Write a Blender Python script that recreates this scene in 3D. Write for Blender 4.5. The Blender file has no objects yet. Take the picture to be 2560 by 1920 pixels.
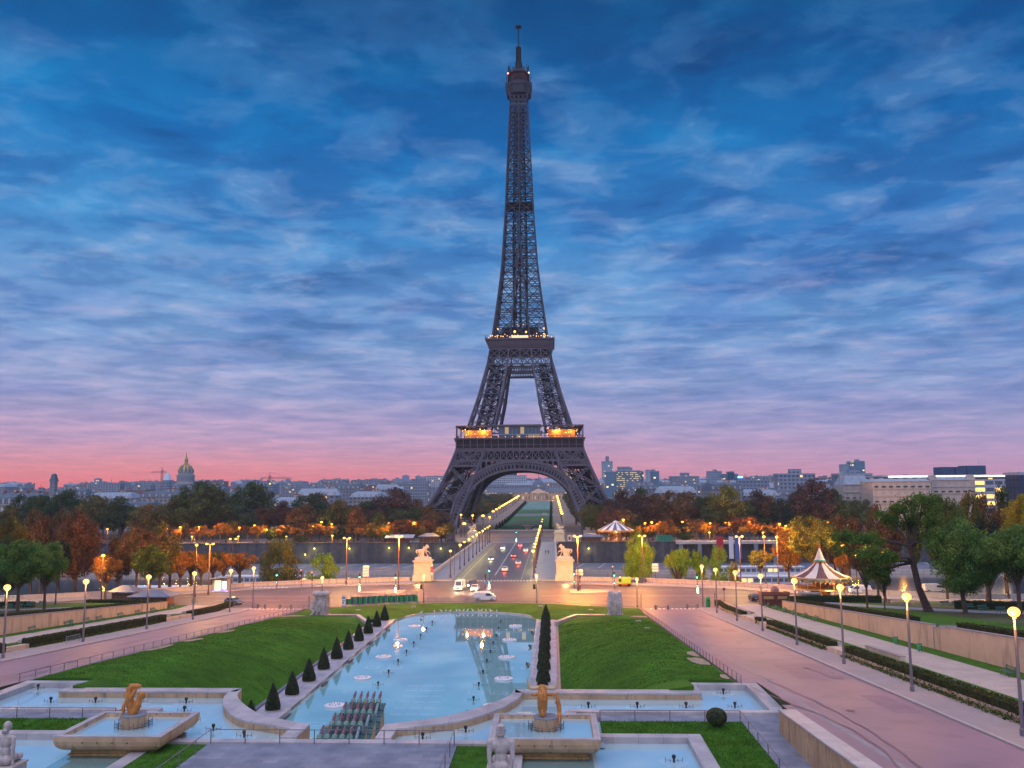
import bpy, bmesh, math, random
from mathutils import Vector, Matrix, noise
random.seed(7)
R=math.radians; PI=math.pi
S=bpy.context.scene
# ---------------- camera ----------------
CAMP=Vector((16.5,0,25)); PITCH,ROLL,YAW=R(6.8),R(0.4),R(2.58); FL=1863.; CX,CY=1106.,829.5
fw=Vector((-math.sin(YAW)*math.cos(PITCH),math.cos(YAW)*math.cos(PITCH),math.sin(PITCH)))
rt=Vector((math.cos(YAW),math.sin(YAW),0)); up=rt.cross(fw)
rt2=rt*math.cos(ROLL)-up*math.sin(ROLL); up2=up*math.cos(ROLL)+rt*math.sin(ROLL)
cd=bpy.data.cameras.new('camera'); cam=bpy.data.objects.new('camera',cd); S.collection.objects.link(cam)
cam.matrix_world=Matrix(((rt2.x,up2.x,-fw.x,CAMP.x),(rt2.y,up2.y,-fw.y,CAMP.y),(rt2.z,up2.z,-fw.z,CAMP.z),(0,0,0,1)))
cd.sensor_width=36; cd.lens=36*FL/2212; cd.clip_start=.5; cd.clip_end=30000; S.camera=cam
S.view_settings.view_transform='Standard'; S.view_settings.look='None'; S.view_settings.exposure=0.0; S.view_settings.gamma=1
S.render.engine='CYCLES'
try: S.cycles.use_light_tree=True
except Exception: pass
S.cycles.max_bounces=6; S.cycles.diffuse_bounces=3; S.cycles.glossy_bounces=3; S.cycles.transparent_max_bounces=6
S.cycles.sample_clamp_indirect=3; S.cycles.sample_clamp_direct=0
# ---------------- world: dusk sky with broken cloud ----------------
W=bpy.data.worlds.new('World'); S.world=W; W.use_nodes=True
def srgb(r,g,b):
    f=lambda c:(c/255/12.92) if c/255<=.04045 else ((c/255+.055)/1.055)**2.4
    return (f(r),f(g),f(b),1)
def N(nt,t,**k):
    n=nt.nodes.new(t)
    for a,b in k.items(): setattr(n,a,b)
    return n
def setin(n,i,v): n.inputs[i].default_value=v
def M_(nt,op,a,b=None,c=None,clamp=False):
    n=N(nt,'ShaderNodeMath',operation=op,use_clamp=clamp)
    for i,v in enumerate((a,b,c)):
        if v is None: continue
        if isinstance(v,(int,float)): n.inputs[i].default_value=v
        else: nt.links.new(v,n.inputs[i])
    return n.outputs[0]
def mixc(nt,f,a,b,bt='MIX'):
    n=N(nt,'ShaderNodeMix',data_type='RGBA',blend_type=bt)
    for i,v in ((0,f),(6,a),(7,b)):
        if isinstance(v,(int,float,tuple)): n.inputs[i].default_value=v
        else: nt.links.new(v,n.inputs[i])
    return n.outputs[2]
def ramp(nt,fac,stops,interp='LINEAR'):
    n=N(nt,'ShaderNodeValToRGB'); n.color_ramp.interpolation=interp; e=n.color_ramp.elements
    while len(e)<len(stops): e.new(.5)
    for k,(p,c) in zip(e,stops): k.position=p; k.color=c
    nt.links.new(fac,n.inputs[0]); return n.outputs[0]
def build_world():
    nt=W.node_tree; nt.nodes.clear(); L=nt.links.new
    tc=N(nt,'ShaderNodeTexCoord'); sp=N(nt,'ShaderNodeSeparateXYZ'); L(tc.outputs['Generated'],sp.inputs[0])
    x,y,z=sp.outputs
    e=M_(nt,'MULTIPLY',M_(nt,'ARCSINE',z),180/PI/40,clamp=True)      # elevation, 0..40 deg -> 0..1
    azi=M_(nt,'MULTIPLY_ADD',x,1.1,.5,clamp=True)
    d=1/40
    left=ramp(nt,e,[(0,srgb(252,120,112)),(1.4*d,srgb(246,150,150)),(3.2*d,srgb(218,172,200)),(6.0*d,srgb(170,174,216)),(9.5*d,srgb(128,166,216)),(16.0*d,srgb(64,138,204)),(22*d,srgb(16,116,188)),(31*d,srgb(0,84,144))])
    right=ramp(nt,e,[(0,srgb(216,148,172)),(1.6*d,srgb(204,162,196)),(3.6*d,srgb(178,168,210)),(6.2*d,srgb(146,168,216)),(10*d,srgb(104,154,212)),(16*d,srgb(50,124,194)),(22*d,srgb(8,100,172)),(31*d,srgb(0,72,130))])
    base=mixc(nt,azi,left,right)
    # clouds on a plane overhead: perspective falls out of dir.xy/dir.z
    inv=M_(nt,'DIVIDE',1.0,M_(nt,'ADD',M_(nt,'MAXIMUM',z,0.0),.055))
    cb=N(nt,'ShaderNodeCombineXYZ'); L(M_(nt,'MULTIPLY',x,inv),cb.inputs[0]); L(M_(nt,'MULTIPLY',y,inv),cb.inputs[1])
    def cloud(scale,detail,off,rough=.55,dist=.4,sy=1.0):
        mp=N(nt,'ShaderNodeMapping'); L(cb.outputs[0],mp.inputs[0]); setin(mp,1,off); setin(mp,3,(1,sy,1)); setin(mp,2,(0,0,.25))
        n=N(nt,'ShaderNodeTexNoise'); L(mp.outputs[0],n.inputs[0]); setin(n,'Scale',scale); setin(n,'Detail',detail); setin(n,'Roughness',rough); setin(n,'Distortion',dist)
        return n.outputs[0]
    c1=cloud(2.5,9,(3.1,1.7,0),.60,.3); c2=cloud(4.6,7,(9.2,4.4,1),.56,.35,1.15); c3=cloud(1.2,5,(1.2,7.7,2),.5,.3)
    dark=M_(nt,'MULTIPLY_ADD',c1,.65,M_(nt,'MULTIPLY',c3,.35))
    dk=ramp(nt,dark,[(.36,(.40,.54,.64,1)),(.46,(.74,.81,.87,1)),(.54,(1.15,1.1,1.04,1)),(.64,(1.8,1.42,1.2,1))],'EASE')
    dkf=ramp(nt,e,[(0,(.12,.12,.12,1)),(5*d,(.45,.45,.45,1)),(12*d,(1,1,1,1))]); sk=N(nt,'ShaderNodeSeparateColor'); L(dkf,sk.inputs[0])
    col=mixc(nt,1.0,base,mixc(nt,sk.outputs[0],(1,1,1,1),dk),'MULTIPLY')
    # pale lilac-pink cloud edges, fading toward the horizon
    hl=ramp(nt,M_(nt,'MULTIPLY_ADD',c2,.6,M_(nt,'MULTIPLY',c1,.4)),[(.47,(0,0,0,1)),(.56,(.22,.22,.22,1)),(.63,(.55,.55,.55,1)),(.72,(1,1,1,1))],'EASE')
    hf=ramp(nt,e,[(0,(.02,.02,.02,1)),(4*d,(.3,.3,.3,1)),(9*d,(.75,.75,.75,1)),(19*d,(.72,.72,.72,1)),(24*d,(.5,.5,.5,1)),(32*d,(.42,.42,.42,1))])
    hc=ramp(nt,e,[(0,srgb(255,170,170)),(5*d,srgb(228,188,208)),(8*d,srgb(206,192,216)),(16*d,srgb(172,190,220)),(30*d,srgb(96,160,222))])
    sepm=N(nt,'ShaderNodeSeparateColor'); L(hl,sepm.inputs[0]); seph=N(nt,'ShaderNodeSeparateColor'); L(hf,seph.inputs[0])
    col=mixc(nt,M_(nt,'MULTIPLY',sepm.outputs[0],seph.outputs[0]),col,hc)
    # thin stratus bars low down
    c4=cloud(1.2,6,(2,5,3),.55,.2,1.0)
    lowf=ramp(nt,e,[(1.5*d,(0,0,0,1)),(5*d,(.4,.4,.4,1)),(13*d,(.5,.5,.5,1)),(20*d,(.1,.1,.1,1))]); sl=N(nt,'ShaderNodeSeparateColor'); L(lowf,sl.inputs[0])
    b4=M_(nt,'MULTIPLY',ramp_val(nt,c4,.44,.60),sl.outputs[0])
    col=mixc(nt,b4,col,mixc(nt,1.0,col,srgb(190,206,240),'MULTIPLY'))
    # unseen western and overhead sky, brightened as added fill for ground and tower
    t=M_(nt,'SUBTRACT',M_(nt,'MULTIPLY',y,-1.0),-.35); t=M_(nt,'MULTIPLY',M_(nt,'MULTIPLY',t,1.2,clamp=True),.42)
    t2=M_(nt,'MULTIPLY',M_(nt,'SUBTRACT',z,.62),3.5,clamp=True)
    f=M_(nt,'MAXIMUM',t,t2); f=M_(nt,'MULTIPLY',f,M_(nt,'GREATER_THAN',z,-.02))
    col=mixc(nt,f,col,(1.22,1.22,1.62,1))
    # below the horizon: dark ground
    col=mixc(nt,M_(nt,'LESS_THAN',z,-.002),col,(.10,.10,.12,1))
    bg=N(nt,'ShaderNodeBackground'); L(col,bg.inputs[0]); setin(bg,1,1.0)
    o=N(nt,'ShaderNodeOutputWorld'); L(bg.outputs[0],o.inputs[0])
def ramp_val(nt,v,a,b):
    n=N(nt,'ShaderNodeMapRange',interpolation_type='SMOOTHSTEP'); nt.links.new(v,n.inputs[0]); setin(n,1,a); setin(n,2,b); return n.outputs[0]
build_world()
sd=bpy.data.lights.new('back_fill','SUN'); sd.energy=.5; sd.angle=R(40); sd.color=(.95,.9,1.0)
back_fill=bpy.data.objects.new('back_fill',sd); S.collection.objects.link(back_fill); back_fill.rotation_euler=(R(42),0,R(-24))  # soft fill added from behind the camera; real sun is below the horizon
# ---------------- pixel helpers (photo at 2212 px wide -> points on real ground) ----------------
def ray(x,y): return fw+rt2*((x-CX)/FL)+up2*((CY-y)/FL)
def gp(x,y,z=0.):
    r=ray(x,y); return CAMP+r*((z-CAMP.z)/r.z)
def yp(x,y,Y):
    r=ray(x,y); return CAMP+r*((Y-CAMP.y)/r.y)
def proj(v):
    d=Vector(v)-CAMP; q=d.dot(fw); return CX+FL*d.dot(rt2)/q, CY-FL*d.dot(up2)/q
OC={'c1':(0,1440),'c2':(640,1440),'c3':(1280,1440),'c4':(1920,1440),'u1':(0,1120),'u2':(640,1120),'u3':(1280,1120),'u4':(1920,1120)}
def D(c,x,y): o=OC[c]; return ((o[0]+x/3.45625)/1.157323,(o[1]+y/3.45625)/1.157323)
def zr(Y): return .068*max(0.,178-Y)
def zpark(Y): return max(-.03,1.8+.088*(178-Y)) if Y<178 else max(-.03,1.8-.3*(Y-178))
def grd(x,y,f,off=0):      # ray against a height field f(Y)
    r=ray(x,y); t=40.; p=CAMP
    for i in range(1400):
        p=CAMP+r*t
        if p.z<=f(p.y)+off: break
        t+=.4
    return p
# ---------------- object helpers ----------------
COL=S.collection
def tag(o,label,cat,group=None):
    o['label']=label; o['category']=cat
    if group: o['group']=group
    return o
def kind(o,k='structure'): o['kind']=k; return o
def empty(name,loc=(0,0,0),rz=0):
    o=bpy.data.objects.new(name,None); o.location=loc; o.rotation_euler=(0,0,rz); o.empty_display_size=.3; COL.objects.link(o); return o
class MB:
    def __init__(s): s.v=[]; s.f=[]; s.m=[]; s.mi=0; s.smooth=False
    def add(s,vs,fs):
        b=len(s.v); s.v+= [tuple(v) for v in vs]
        for f in fs: s.f.append([b+i for i in f]); s.m.append(s.mi)
    def box(s,x0,x1,y0,y1,z0,z1):
        s.add([(x0,y0,z0),(x1,y0,z0),(x1,y1,z0),(x0,y1,z0),(x0,y0,z1),(x1,y0,z1),(x1,y1,z1),(x0,y1,z1)],
              [(0,3,2,1),(4,5,6,7),(0,1,5,4),(1,2,6,5),(2,3,7,6),(3,0,4,7)])
    def boxr(s,c,sx,sy,sz,rz=0):   # centre at base
        ca,sa=math.cos(rz),math.sin(rz); vs=[]
        for z in (0,sz):
            for a,b in ((-1,-1),(1,-1),(1,1),(-1,1)):
                x,y=a*sx/2,b*sy/2; vs.append((c[0]+x*ca-y*sa,c[1]+x*sa+y*ca,c[2]+z))
        s.add(vs,[(0,3,2,1),(4,5,6,7),(0,1,5,4),(1,2,6,5),(2,3,7,6),(3,0,4,7)])
    def beam(s,p,q,w,h=None):
        p=Vector(p); q=Vector(q); d=q-p
        if d.length<1e-4: return
        h=h or w; d.normalize(); u=Vector((0,0,1)) if abs(d.z)<.95 else Vector((0,1,0))
        a=d.cross(u).normalized()*w/2; b=a.cross(d).normalized()*h/2
        s.add([p-a-b,p+a-b,p+a+b,p-a+b,q-a-b,q+a-b,q+a+b,q-a+b],[(0,3,2,1),(4,5,6,7),(0,1,5,4),(1,2,6,5),(2,3,7,6),(3,0,4,7)])
    def tube(s,p,q,r0,r1=None,n=8,cap=True):
        r1=r0 if r1 is None else r1; p=Vector(p); q=Vector(q); d=(q-p).normalized(); u=Vector((0,0,1)) if abs(d.z)<.95 else Vector((1,0,0))
        a=d.cross(u).normalized(); b=a.cross(d).normalized(); vs=[]
        for c,r in ((p,r0),(q,r1)):
            for i in range(n): t=2*PI*i/n; vs.append(c+a*math.cos(t)*r+b*math.sin(t)*r)
        fs=[(i,(i+1)%n,n+(i+1)%n,n+i) for i in range(n)]
        if cap: fs+=[tuple(range(n-1,-1,-1)),tuple(range(n,2*n))]
        s.add(vs,fs)
    def lathe(s,c,prof,n=16,cap=True,sx=1,sy=1,rot=0):
        vs=[]
        for r,z in prof:
            for i in range(n): t=2*PI*i/n+rot; vs.append((c[0]+r*math.cos(t)*sx,c[1]+r*math.sin(t)*sy,c[2]+z))
        k=len(prof); fs=[(j*n+i,j*n+(i+1)%n,(j+1)*n+(i+1)%n,(j+1)*n+i) for j in range(k-1) for i in range(n)]
        if cap: fs+=[tuple(range(n-1,-1,-1)),tuple(range((k-1)*n,k*n))]
        s.add(vs,fs)
    def ball(s,c,r,n=12,m=8,sz=1):
        s.lathe(c,[(r*math.sin(PI*(j+.02)/(m+.04)),-r*math.cos(PI*(j+.02)/(m+.04))*sz) for j in range(m+1)],n)
    def prism(s,pts,z0,z1):
        n=len(pts); f0=z0 if callable(z0) else (lambda x,y:z0); f1=z1 if callable(z1) else (lambda x,y:z1)
        vs=[(x,y,f0(x,y)) for x,y in pts]+[(x,y,f1(x,y)) for x,y in pts]
        s.add(vs,[tuple(range(n-1,-1,-1)),tuple(range(n,2*n))]+[(i,(i+1)%n,n+(i+1)%n,n+i) for i in range(n)])
    def build(s,name,mat,parent=None,org=(0,0,0),smooth=False,bevel=0):
        me=bpy.data.meshes.new(name); ox,oy,oz=org
        me.from_pydata([(x-ox,y-oy,z-oz) for x,y,z in s.v],[],s.f)
        mats=mat if isinstance(mat,(list,tuple)) else [mat]
        for m in mats: me.materials.append(m)
        if len(mats)>1: me.polygons.foreach_set('material_index',s.m)
        if smooth: me.polygons.foreach_set('use_smooth',[True]*len(me.polygons))
        me.update(); o=bpy.data.objects.new(name,me); COL.objects.link(o)
        if parent is not None: o.parent=parent
        elif org!=(0,0,0): o.location=org
        if bevel:
            b=o.modifiers.new('b','BEVEL'); b.width=bevel; b.segments=2; b.limit_method='ANGLE'
        return o
def copy_tree(o,parent=None,loc=None,rz=None,sc=None,mats=None):
    c=o.copy(); COL.objects.link(c); c.parent=parent
    if loc is not None: c.location=loc
    if rz is not None: c.rotation_euler=(0,0,rz)
    if sc is not None: c.scale=sc
    for ch in list(o.children):
        k=copy_tree(ch,c,mats=mats)
        if mats and ch.name.split('.')[0] in mats and k.material_slots:
            k.material_slots[0].link='OBJECT'; k.material_slots[0].material=mats[ch.name.split('.')[0]]
    return c
# ---------------- materials ----------------
MC={}
def mat(name,col,rough=.8,var=.12,scale=.6,bump=0.,metal=0.,spec=.35,bscale=None,dirt=0.,det=4):
    if name in MC: return MC[name]
    m=bpy.data.materials.new(name); m.use_nodes=True; nt=m.node_tree; b=nt.nodes['Principled BSDF']; L=nt.links.new
    setin(b,'Roughness',rough); setin(b,'Metallic',metal); setin(b,'Specular IOR Level',spec)
    tc=N(nt,'ShaderNodeTexCoord'); no=N(nt,'ShaderNodeTexNoise'); L(tc.outputs['Object'],no.inputs[0]); setin(no,'Scale',scale); setin(no,'Detail',det); setin(no,'Roughness',.6)
    c=tuple(col[:3]); lo=tuple(k*(1-var) for k in c)+(1,); hi=tuple(min(1,k*(1+var)) for k in c)+(1,)
    out=ramp(nt,no.outputs[0],[(.3,lo),(.7,hi)])
    if dirt:
        n2=N(nt,'ShaderNodeTexNoise'); mp=N(nt,'ShaderNodeMapping'); L(tc.outputs['Object'],mp.inputs[0]); setin(mp,3,(1.6,1.6,.35)); L(mp.outputs[0],n2.inputs[0]); setin(n2,'Scale',scale*2.3); setin(n2,'Detail',7)
        out=mixc(nt,ramp_val(nt,n2.outputs[0],.5,.72),out,tuple(k*(1-dirt) for k in c)+(1,))
    L(out,b.inputs['Base Color'])
    if bump:
        n3=N(nt,'ShaderNodeTexNoise'); L(tc.outputs['Object'],n3.inputs[0]); setin(n3,'Scale',bscale or scale*8); setin(n3,'Detail',4)
        bp=N(nt,'ShaderNodeBump'); setin(bp,'Strength',bump); setin(bp,'Distance',.1); L(n3.outputs[0],bp.inputs['Height']); L(bp.outputs[0],b.inputs['Normal'])
    MC[name]=m; return m
def emat(name,col,st,base=(.8,.8,.8)):
    if name in MC: return MC[name]
    m=bpy.data.materials.new(name); m.use_nodes=True; b=m.node_tree.nodes['Principled BSDF']
    setin(b,'Base Color',tuple(base)+(1,)); setin(b,'Emission Color',tuple(col)+(1,)); setin(b,'Emission Strength',st); MC[name]=m; return m
def tilemat(name,c1,c2,mortar,sx,sy,rough=.7,ms=.01,spec=.4):
    if name in MC: return MC[name]
    m=bpy.data.materials.new(name); m.use_nodes=True; nt=m.node_tree; b=nt.nodes['Principled BSDF']; L=nt.links.new
    tc=N(nt,'ShaderNodeTexCoord'); br=N(nt,'ShaderNodeTexBrick'); L(tc.outputs['Object'],br.inputs[0])
    setin(br,'Color1',tuple(c1)+(1,)); setin(br,'Color2',tuple(c2)+(1,)); setin(br,'Mortar',tuple(mortar)+(1,)); setin(br,'Scale',1.); setin(br,'Brick Width',sx); setin(br,'Row Height',sy); setin(br,'Mortar Size',ms); setin(br,'Bias',0.)
    no=N(nt,'ShaderNodeTexNoise'); L(tc.outputs['Object'],no.inputs[0]); setin(no,'Scale',.5); setin(no,'Detail',6)
    L(mixc(nt,1.,br.outputs[0],ramp(nt,no.outputs[0],[(.3,(.72,.72,.74,1)),(.7,(1.15,1.13,1.1,1))]),'MULTIPLY'),b.inputs['Base Color']); setin(b,'Roughness',rough); setin(b,'Specular IOR Level',spec)
    MC[name]=m; return m
def leafmat(name,col,var=.35,tr=.25,sc=.35):
    if name in MC: return MC[name]
    m=bpy.data.materials.new(name); m.use_nodes=True; nt=m.node_tree; b=nt.nodes['Principled BSDF']; L=nt.links.new
    tc=N(nt,'ShaderNodeTexCoord'); no=N(nt,'ShaderNodeTexNoise'); L(tc.outputs['Object'],no.inputs[0]); setin(no,'Scale',sc); setin(no,'Detail',3)
    n2=N(nt,'ShaderNodeTexWhiteNoise'); g=N(nt,'ShaderNodeNewGeometry'); L(g.outputs['Random Per Island'],n2.inputs[1]) if False else None
    c=col; lo=(c[0]*(1-var),c[1]*(1-var),c[2]*(1-var),1); hi=(c[0]*(1+var),c[1]*(1+var),c[2]*(1+var*.6),1)
    o=ramp(nt,no.outputs[0],[(.35,lo),(.65,hi)])
    nb=N(nt,'ShaderNodeTexNoise'); L(tc.outputs['Object'],nb.inputs[0]); setin(nb,'Scale',sc*.55); setin(nb,'Detail',2); oi=N(nt,'ShaderNodeObjectInfo'); L(M_(nt,'MULTIPLY',oi.outputs['Random'],9.),nb.inputs['W']) if 'W' in nb.inputs and nb.noise_dimensions=='4D' else None
    o=mixc(nt,M_(nt,'MULTIPLY',ramp_val(nt,nb.outputs[0],.45,.62),.75),o,(min(1,c[0]*1.5+.01),c[1]*1.08,c[2]*.9,1))
    o=mixc(nt,g.outputs['Random Per Island'],mixc(nt,1.,o,(.65,.65,.65,1),'MULTIPLY'),mixc(nt,1.,o,(1.35,1.3,1.2,1),'MULTIPLY'))
    L(o,b.inputs['Base Color']); setin(b,'Roughness',.7); setin(b,'Specular IOR Level',.15)
    t=N(nt,'ShaderNodeBsdfTranslucent'); L(o,t.inputs[0]); mx=N(nt,'ShaderNodeMixShader'); setin(mx,0,tr); L(b.outputs[0],mx.inputs[1]); L(t.outputs[0],mx.inputs[2])
    out=[n for n in nt.nodes if n.type=='OUTPUT_MATERIAL'][0]; L(mx.outputs[0],out.inputs[0]); MC[name]=m; return m
def winmat(name,wall,win,px=3.,pz=3.1,lit=.05,fx=(.3,.7),fz=(.25,.78),litc=(1,.62,.2),ls=1.6,gl=.3):
    if name in MC: return MC[name]
    m=bpy.data.materials.new(name); m.use_nodes=True; nt=m.node_tree; b=nt.nodes['Principled BSDF']; L=nt.links.new
    tc=N(nt,'ShaderNodeTexCoord'); sp=N(nt,'ShaderNodeSeparateXYZ'); L(tc.outputs['Object'],sp.inputs[0]); g=N(nt,'ShaderNodeNewGeometry'); sn=N(nt,'ShaderNodeSeparateXYZ'); L(g.outputs['Normal'],sn.inputs[0])
    u=M_(nt,'DIVIDE',M_(nt,'ADD',M_(nt,'ADD',sp.outputs[0],sp.outputs[1]),500.),px); w=M_(nt,'DIVIDE',M_(nt,'ADD',sp.outputs[2],.2),pz)
    fu,fz_=M_(nt,'FRACT',u),M_(nt,'FRACT',w)
    inside=lambda v,a,bb: M_(nt,'MULTIPLY',M_(nt,'GREATER_THAN',v,a),M_(nt,'LESS_THAN',v,bb))
    mask=M_(nt,'MULTIPLY',inside(fu,*fx),inside(fz_,*fz)); mask=M_(nt,'MULTIPLY',mask,M_(nt,'LESS_THAN',M_(nt,'ABSOLUTE',sn.outputs[2]),.5))
    cb=N(nt,'ShaderNodeCombineXYZ'); L(M_(nt,'FLOOR',u),cb.inputs[0]); L(M_(nt,'FLOOR',w),cb.inputs[1]); oi=N(nt,'ShaderNodeObjectInfo'); L(oi.outputs['Random'],cb.inputs[2])
    wn=N(nt,'ShaderNodeTexWhiteNoise'); L(cb.outputs[0],wn.inputs[0])
    no=N(nt,'ShaderNodeTexNoise'); L(tc.outputs['Object'],no.inputs[0]); setin(no,'Scale',.3); setin(no,'Detail',5)
    tint=ramp(nt,oi.outputs['Random'],[(0,(.80,.82,.92,1)),(.5,(1,1,1,1)),(1,(1.12,1.02,.92,1))])
    wc=mixc(nt,1.,mixc(nt,1.,tuple(wall)+(1,),tint,'MULTIPLY'),ramp(nt,no.outputs[0],[(.3,(.82,.82,.82,1)),(.7,(1.1,1.1,1.1,1))]),'MULTIPLY')
    L(mixc(nt,mask,wc,tuple(win)+(1,)),b.inputs['Base Color']); setin(b,'Roughness',.6); L(M_(nt,'SUBTRACT',.75,M_(nt,'MULTIPLY',mask,.75-gl)),b.inputs['Roughness'])
    setin(b,'Emission Color',tuple(litc)+(1,)); L(M_(nt,'MULTIPLY',M_(nt,'MULTIPLY',mask,M_(nt,'GREATER_THAN',wn.outputs[0],1-lit)),ls),b.inputs['Emission Strength'])
    MC[name]=m; return m
def watermat(name,col,rough=.02,ripple=.008):
    m=bpy.data.materials.new(name); m.use_nodes=True; nt=m.node_tree; b=nt.nodes['Principled BSDF']; L=nt.links.new
    tc=N(nt,'ShaderNodeTexCoord'); no=N(nt,'ShaderNodeTexNoise'); L(tc.outputs['Object'],no.inputs[0]); setin(no,'Scale',.12); setin(no,'Detail',5)
    L(ramp(nt,no.outputs[0],[(.3,tuple(k*.9 for k in col)+(1,)),(.7,tuple(min(1,k*1.07) for k in col)+(1,))]),b.inputs['Base Color'])
    setin(b,'Roughness',rough); setin(b,'IOR',1.45); setin(b,'Specular IOR Level',1.0); setin(b,'Coat Weight',1.); setin(b,'Coat IOR',1.5); setin(b,'Coat Roughness',rough)
    n3=N(nt,'ShaderNodeTexNoise'); mp=N(nt,'ShaderNodeMapping'); L(tc.outputs['Object'],mp.inputs[0]); setin(mp,3,(1,.5,1)); L(mp.outputs[0],n3.inputs[0]); setin(n3,'Scale',1.3); setin(n3,'Detail',2)
    bp=N(nt,'ShaderNodeBump'); setin(bp,'Strength',ripple); setin(bp,'Distance',.1); L(n3.outputs[0],bp.inputs['Height']); L(bp.outputs[0],b.inputs['Normal'])
    MC[name]=m; return m
stone=mat('pale_stone',(.50,.44,.41),.75,.12,.5,.25,dirt=.25)
coping=tilemat('coping_stone',(.42,.38,.40),(.50,.46,.47),(.18,.16,.16),1.9,4.0,.45,.012,.5)
basinwall=mat('basin_wall_stone',(.50,.33,.20),.7,.22,.6,.3,dirt=.45,det=7)
wallmat=mat('retaining_wall_stone',(.55,.43,.33),.8,.14,.25,.25,dirt=.35)
concrete=mat('pavement_concrete',(.31,.27,.285),.8,.10,.35,.15,dirt=.12)
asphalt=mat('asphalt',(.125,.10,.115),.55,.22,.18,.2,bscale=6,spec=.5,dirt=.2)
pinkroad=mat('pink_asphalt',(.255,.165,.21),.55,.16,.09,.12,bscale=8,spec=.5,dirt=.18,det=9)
bridgeroad=mat('bridge_asphalt',(.08,.085,.12),.5,.15,.2,.15,bscale=6,spec=.5)
gravel=mat('gravel',(.46,.38,.34),.9,.14,.5,.3,bscale=14,dirt=.12)
grassm=mat('lawn_grass',(.058,.165,.012),.9,.42,.16,.9,bscale=14,det=9,spec=.15,dirt=.3)
grassn=mat('lush_grass',(.050,.14,.012),.9,.35,1.6,.6,bscale=20,spec=.15)
soil=mat('park_ground',(.055,.075,.03),.95,.45,.12,.4,bscale=6,det=7)
darkiron=mat('dark_iron',(.05,.045,.055),.5,.1,2.,metal=.3)
greyiron=mat('grey_painted_iron',(.17,.15,.18),.5,.1,2.)
white=mat('white_paint',(.78,.76,.76),.5,.06,2.)
slate=mat('slate_roof',(.10,.13,.18),.55,.25,.4,.2)
zinc=mat('zinc_roof',(.30,.36,.45),.45,.15,.5,.1)
terracotta=mat('terracotta_pots',(.30,.12,.08),.8,.15,3)
glassm=mat('dark_glass',(.03,.04,.06),.08,.1,1.,spec=.8)
tyre=mat('black_rubber',(.02,.02,.02),.8,.1,3)
quaystone=tilemat('quay_stone_blocks',(.07,.07,.085),(.11,.105,.115),(.04,.04,.05),1.4,.45,.8,.02)
zebra=mat('road_paint',(.72,.70,.68),.6,.15,2.,dirt=.2)
poolw=watermat('pool_water',(.30,.61,.62))
basinw=watermat('basin_water',(.42,.62,.68),.02,.012)
darkw=watermat('shallow_green_water',(.20,.34,.33),.05,.03)
riverw=watermat('river_water',(.04,.06,.075),.12,.3)
# ================= ground, river, roads =================
def yb(ax):
    T=[(0,236),(21,235.5),(44,230),(60,223),(76,212),(93,203),(106,196.5),(600,196.2)]
    for (a,b),(c,d) in zip(T,T[1:]):
        if ax<=c: return b+(d-b)*(ax-a)/(c-a)
    return 196.2
def hnear(X,Y):
    ax=abs(X); wl=61.95 if X>0 else 62.8
    if Y>178.5 and ax<wl: return -.06
    cl=33.6 if Y>=86.4 else (35.92 if Y>74.5 else 35.12)
    if ax<cl: return -.5 if Y>62 else 5.0
    if ax<wl: return zr(Y)-.06
    return zpark(Y)
XS=[-600,-300,-160,-106,-93,-76,-66,-62.85,-62.75,-60,-44,-35.95,-35.9,-35.15,-35.1,-33.7,-33.5,-21,-10,0,10,21,33.5,33.7,35.1,35.15,35.9,35.95,44,60,61.9,62.0,66,76,93,106,160,300,600]
YS=[-60,30,61.9,62.1,74.4,74.6,86.3,86.5,105,120,135,150,165,177.9,178.1,180,182,184,190]
m=MB(); rows=[[(x,y,hnear(x,y)) for x in XS] for y in YS]+[[(x,190+(yb(abs(x))-190)*t,hnear(x,190+(yb(abs(x))-190)*t)) for x in XS] for t in (.5,1)]+[[(x,yb(abs(x)),-9.9) for x in XS]]
n=len(XS); m.add([p for r in rows for p in r],[(j*n+i,j*n+i+1,(j+1)*n+i+1,(j+1)*n+i) for j in range(len(rows)-1) for i in range(n-1)])
kind(m.build('ground',soil))
def zcity(Y): return -.05 if Y<650 else -.05+.012*(min(Y,2900)-650)
farsoil=mat('far_ground',(.10,.10,.10),.9,.3,.02)
m=MB(); FX=[-9000,-2000,-600,-60,60,600,2000,9000]; FY=[(100,-10.2),(348,-10.2),(348.02,-8.2),(385,-8.2),(385.02,-.05),(650,-.05),(1200,zcity(1200)),(2900,zcity(2900)),(12000,zcity(2900)+10)]
m.add([(x,y,z) for y,z in FY for x in FX],[(j*8+i,j*8+i+1,(j+1)*8+i+1,(j+1)*8+i) for j in range(len(FY)-1) for i in range(7)])
kind(m.build('terrain',farsoil))
def sheet(name,pts,z,mt,k='structure'):
    m=MB(); f=z if callable(z) else (lambda x,y:z); m.add([(x,y,f(x,y)) for x,y in pts],[tuple(range(len(pts)))]); return kind(m.build(name,mt),k)
sheet('river',[(-900,190),(900,190),(900,348),(-900,348)],-9.5,riverw)
def ring(name,ins,outs,z,mt):
    m=MB(); n=len(ins); m.add([(x,y,z) for x,y in ins]+[(x,y,z) for x,y in outs],[(i,i+1,n+i+1,n+i) for i in range(n-1)]); return kind(m.build(name,mt))
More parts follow.
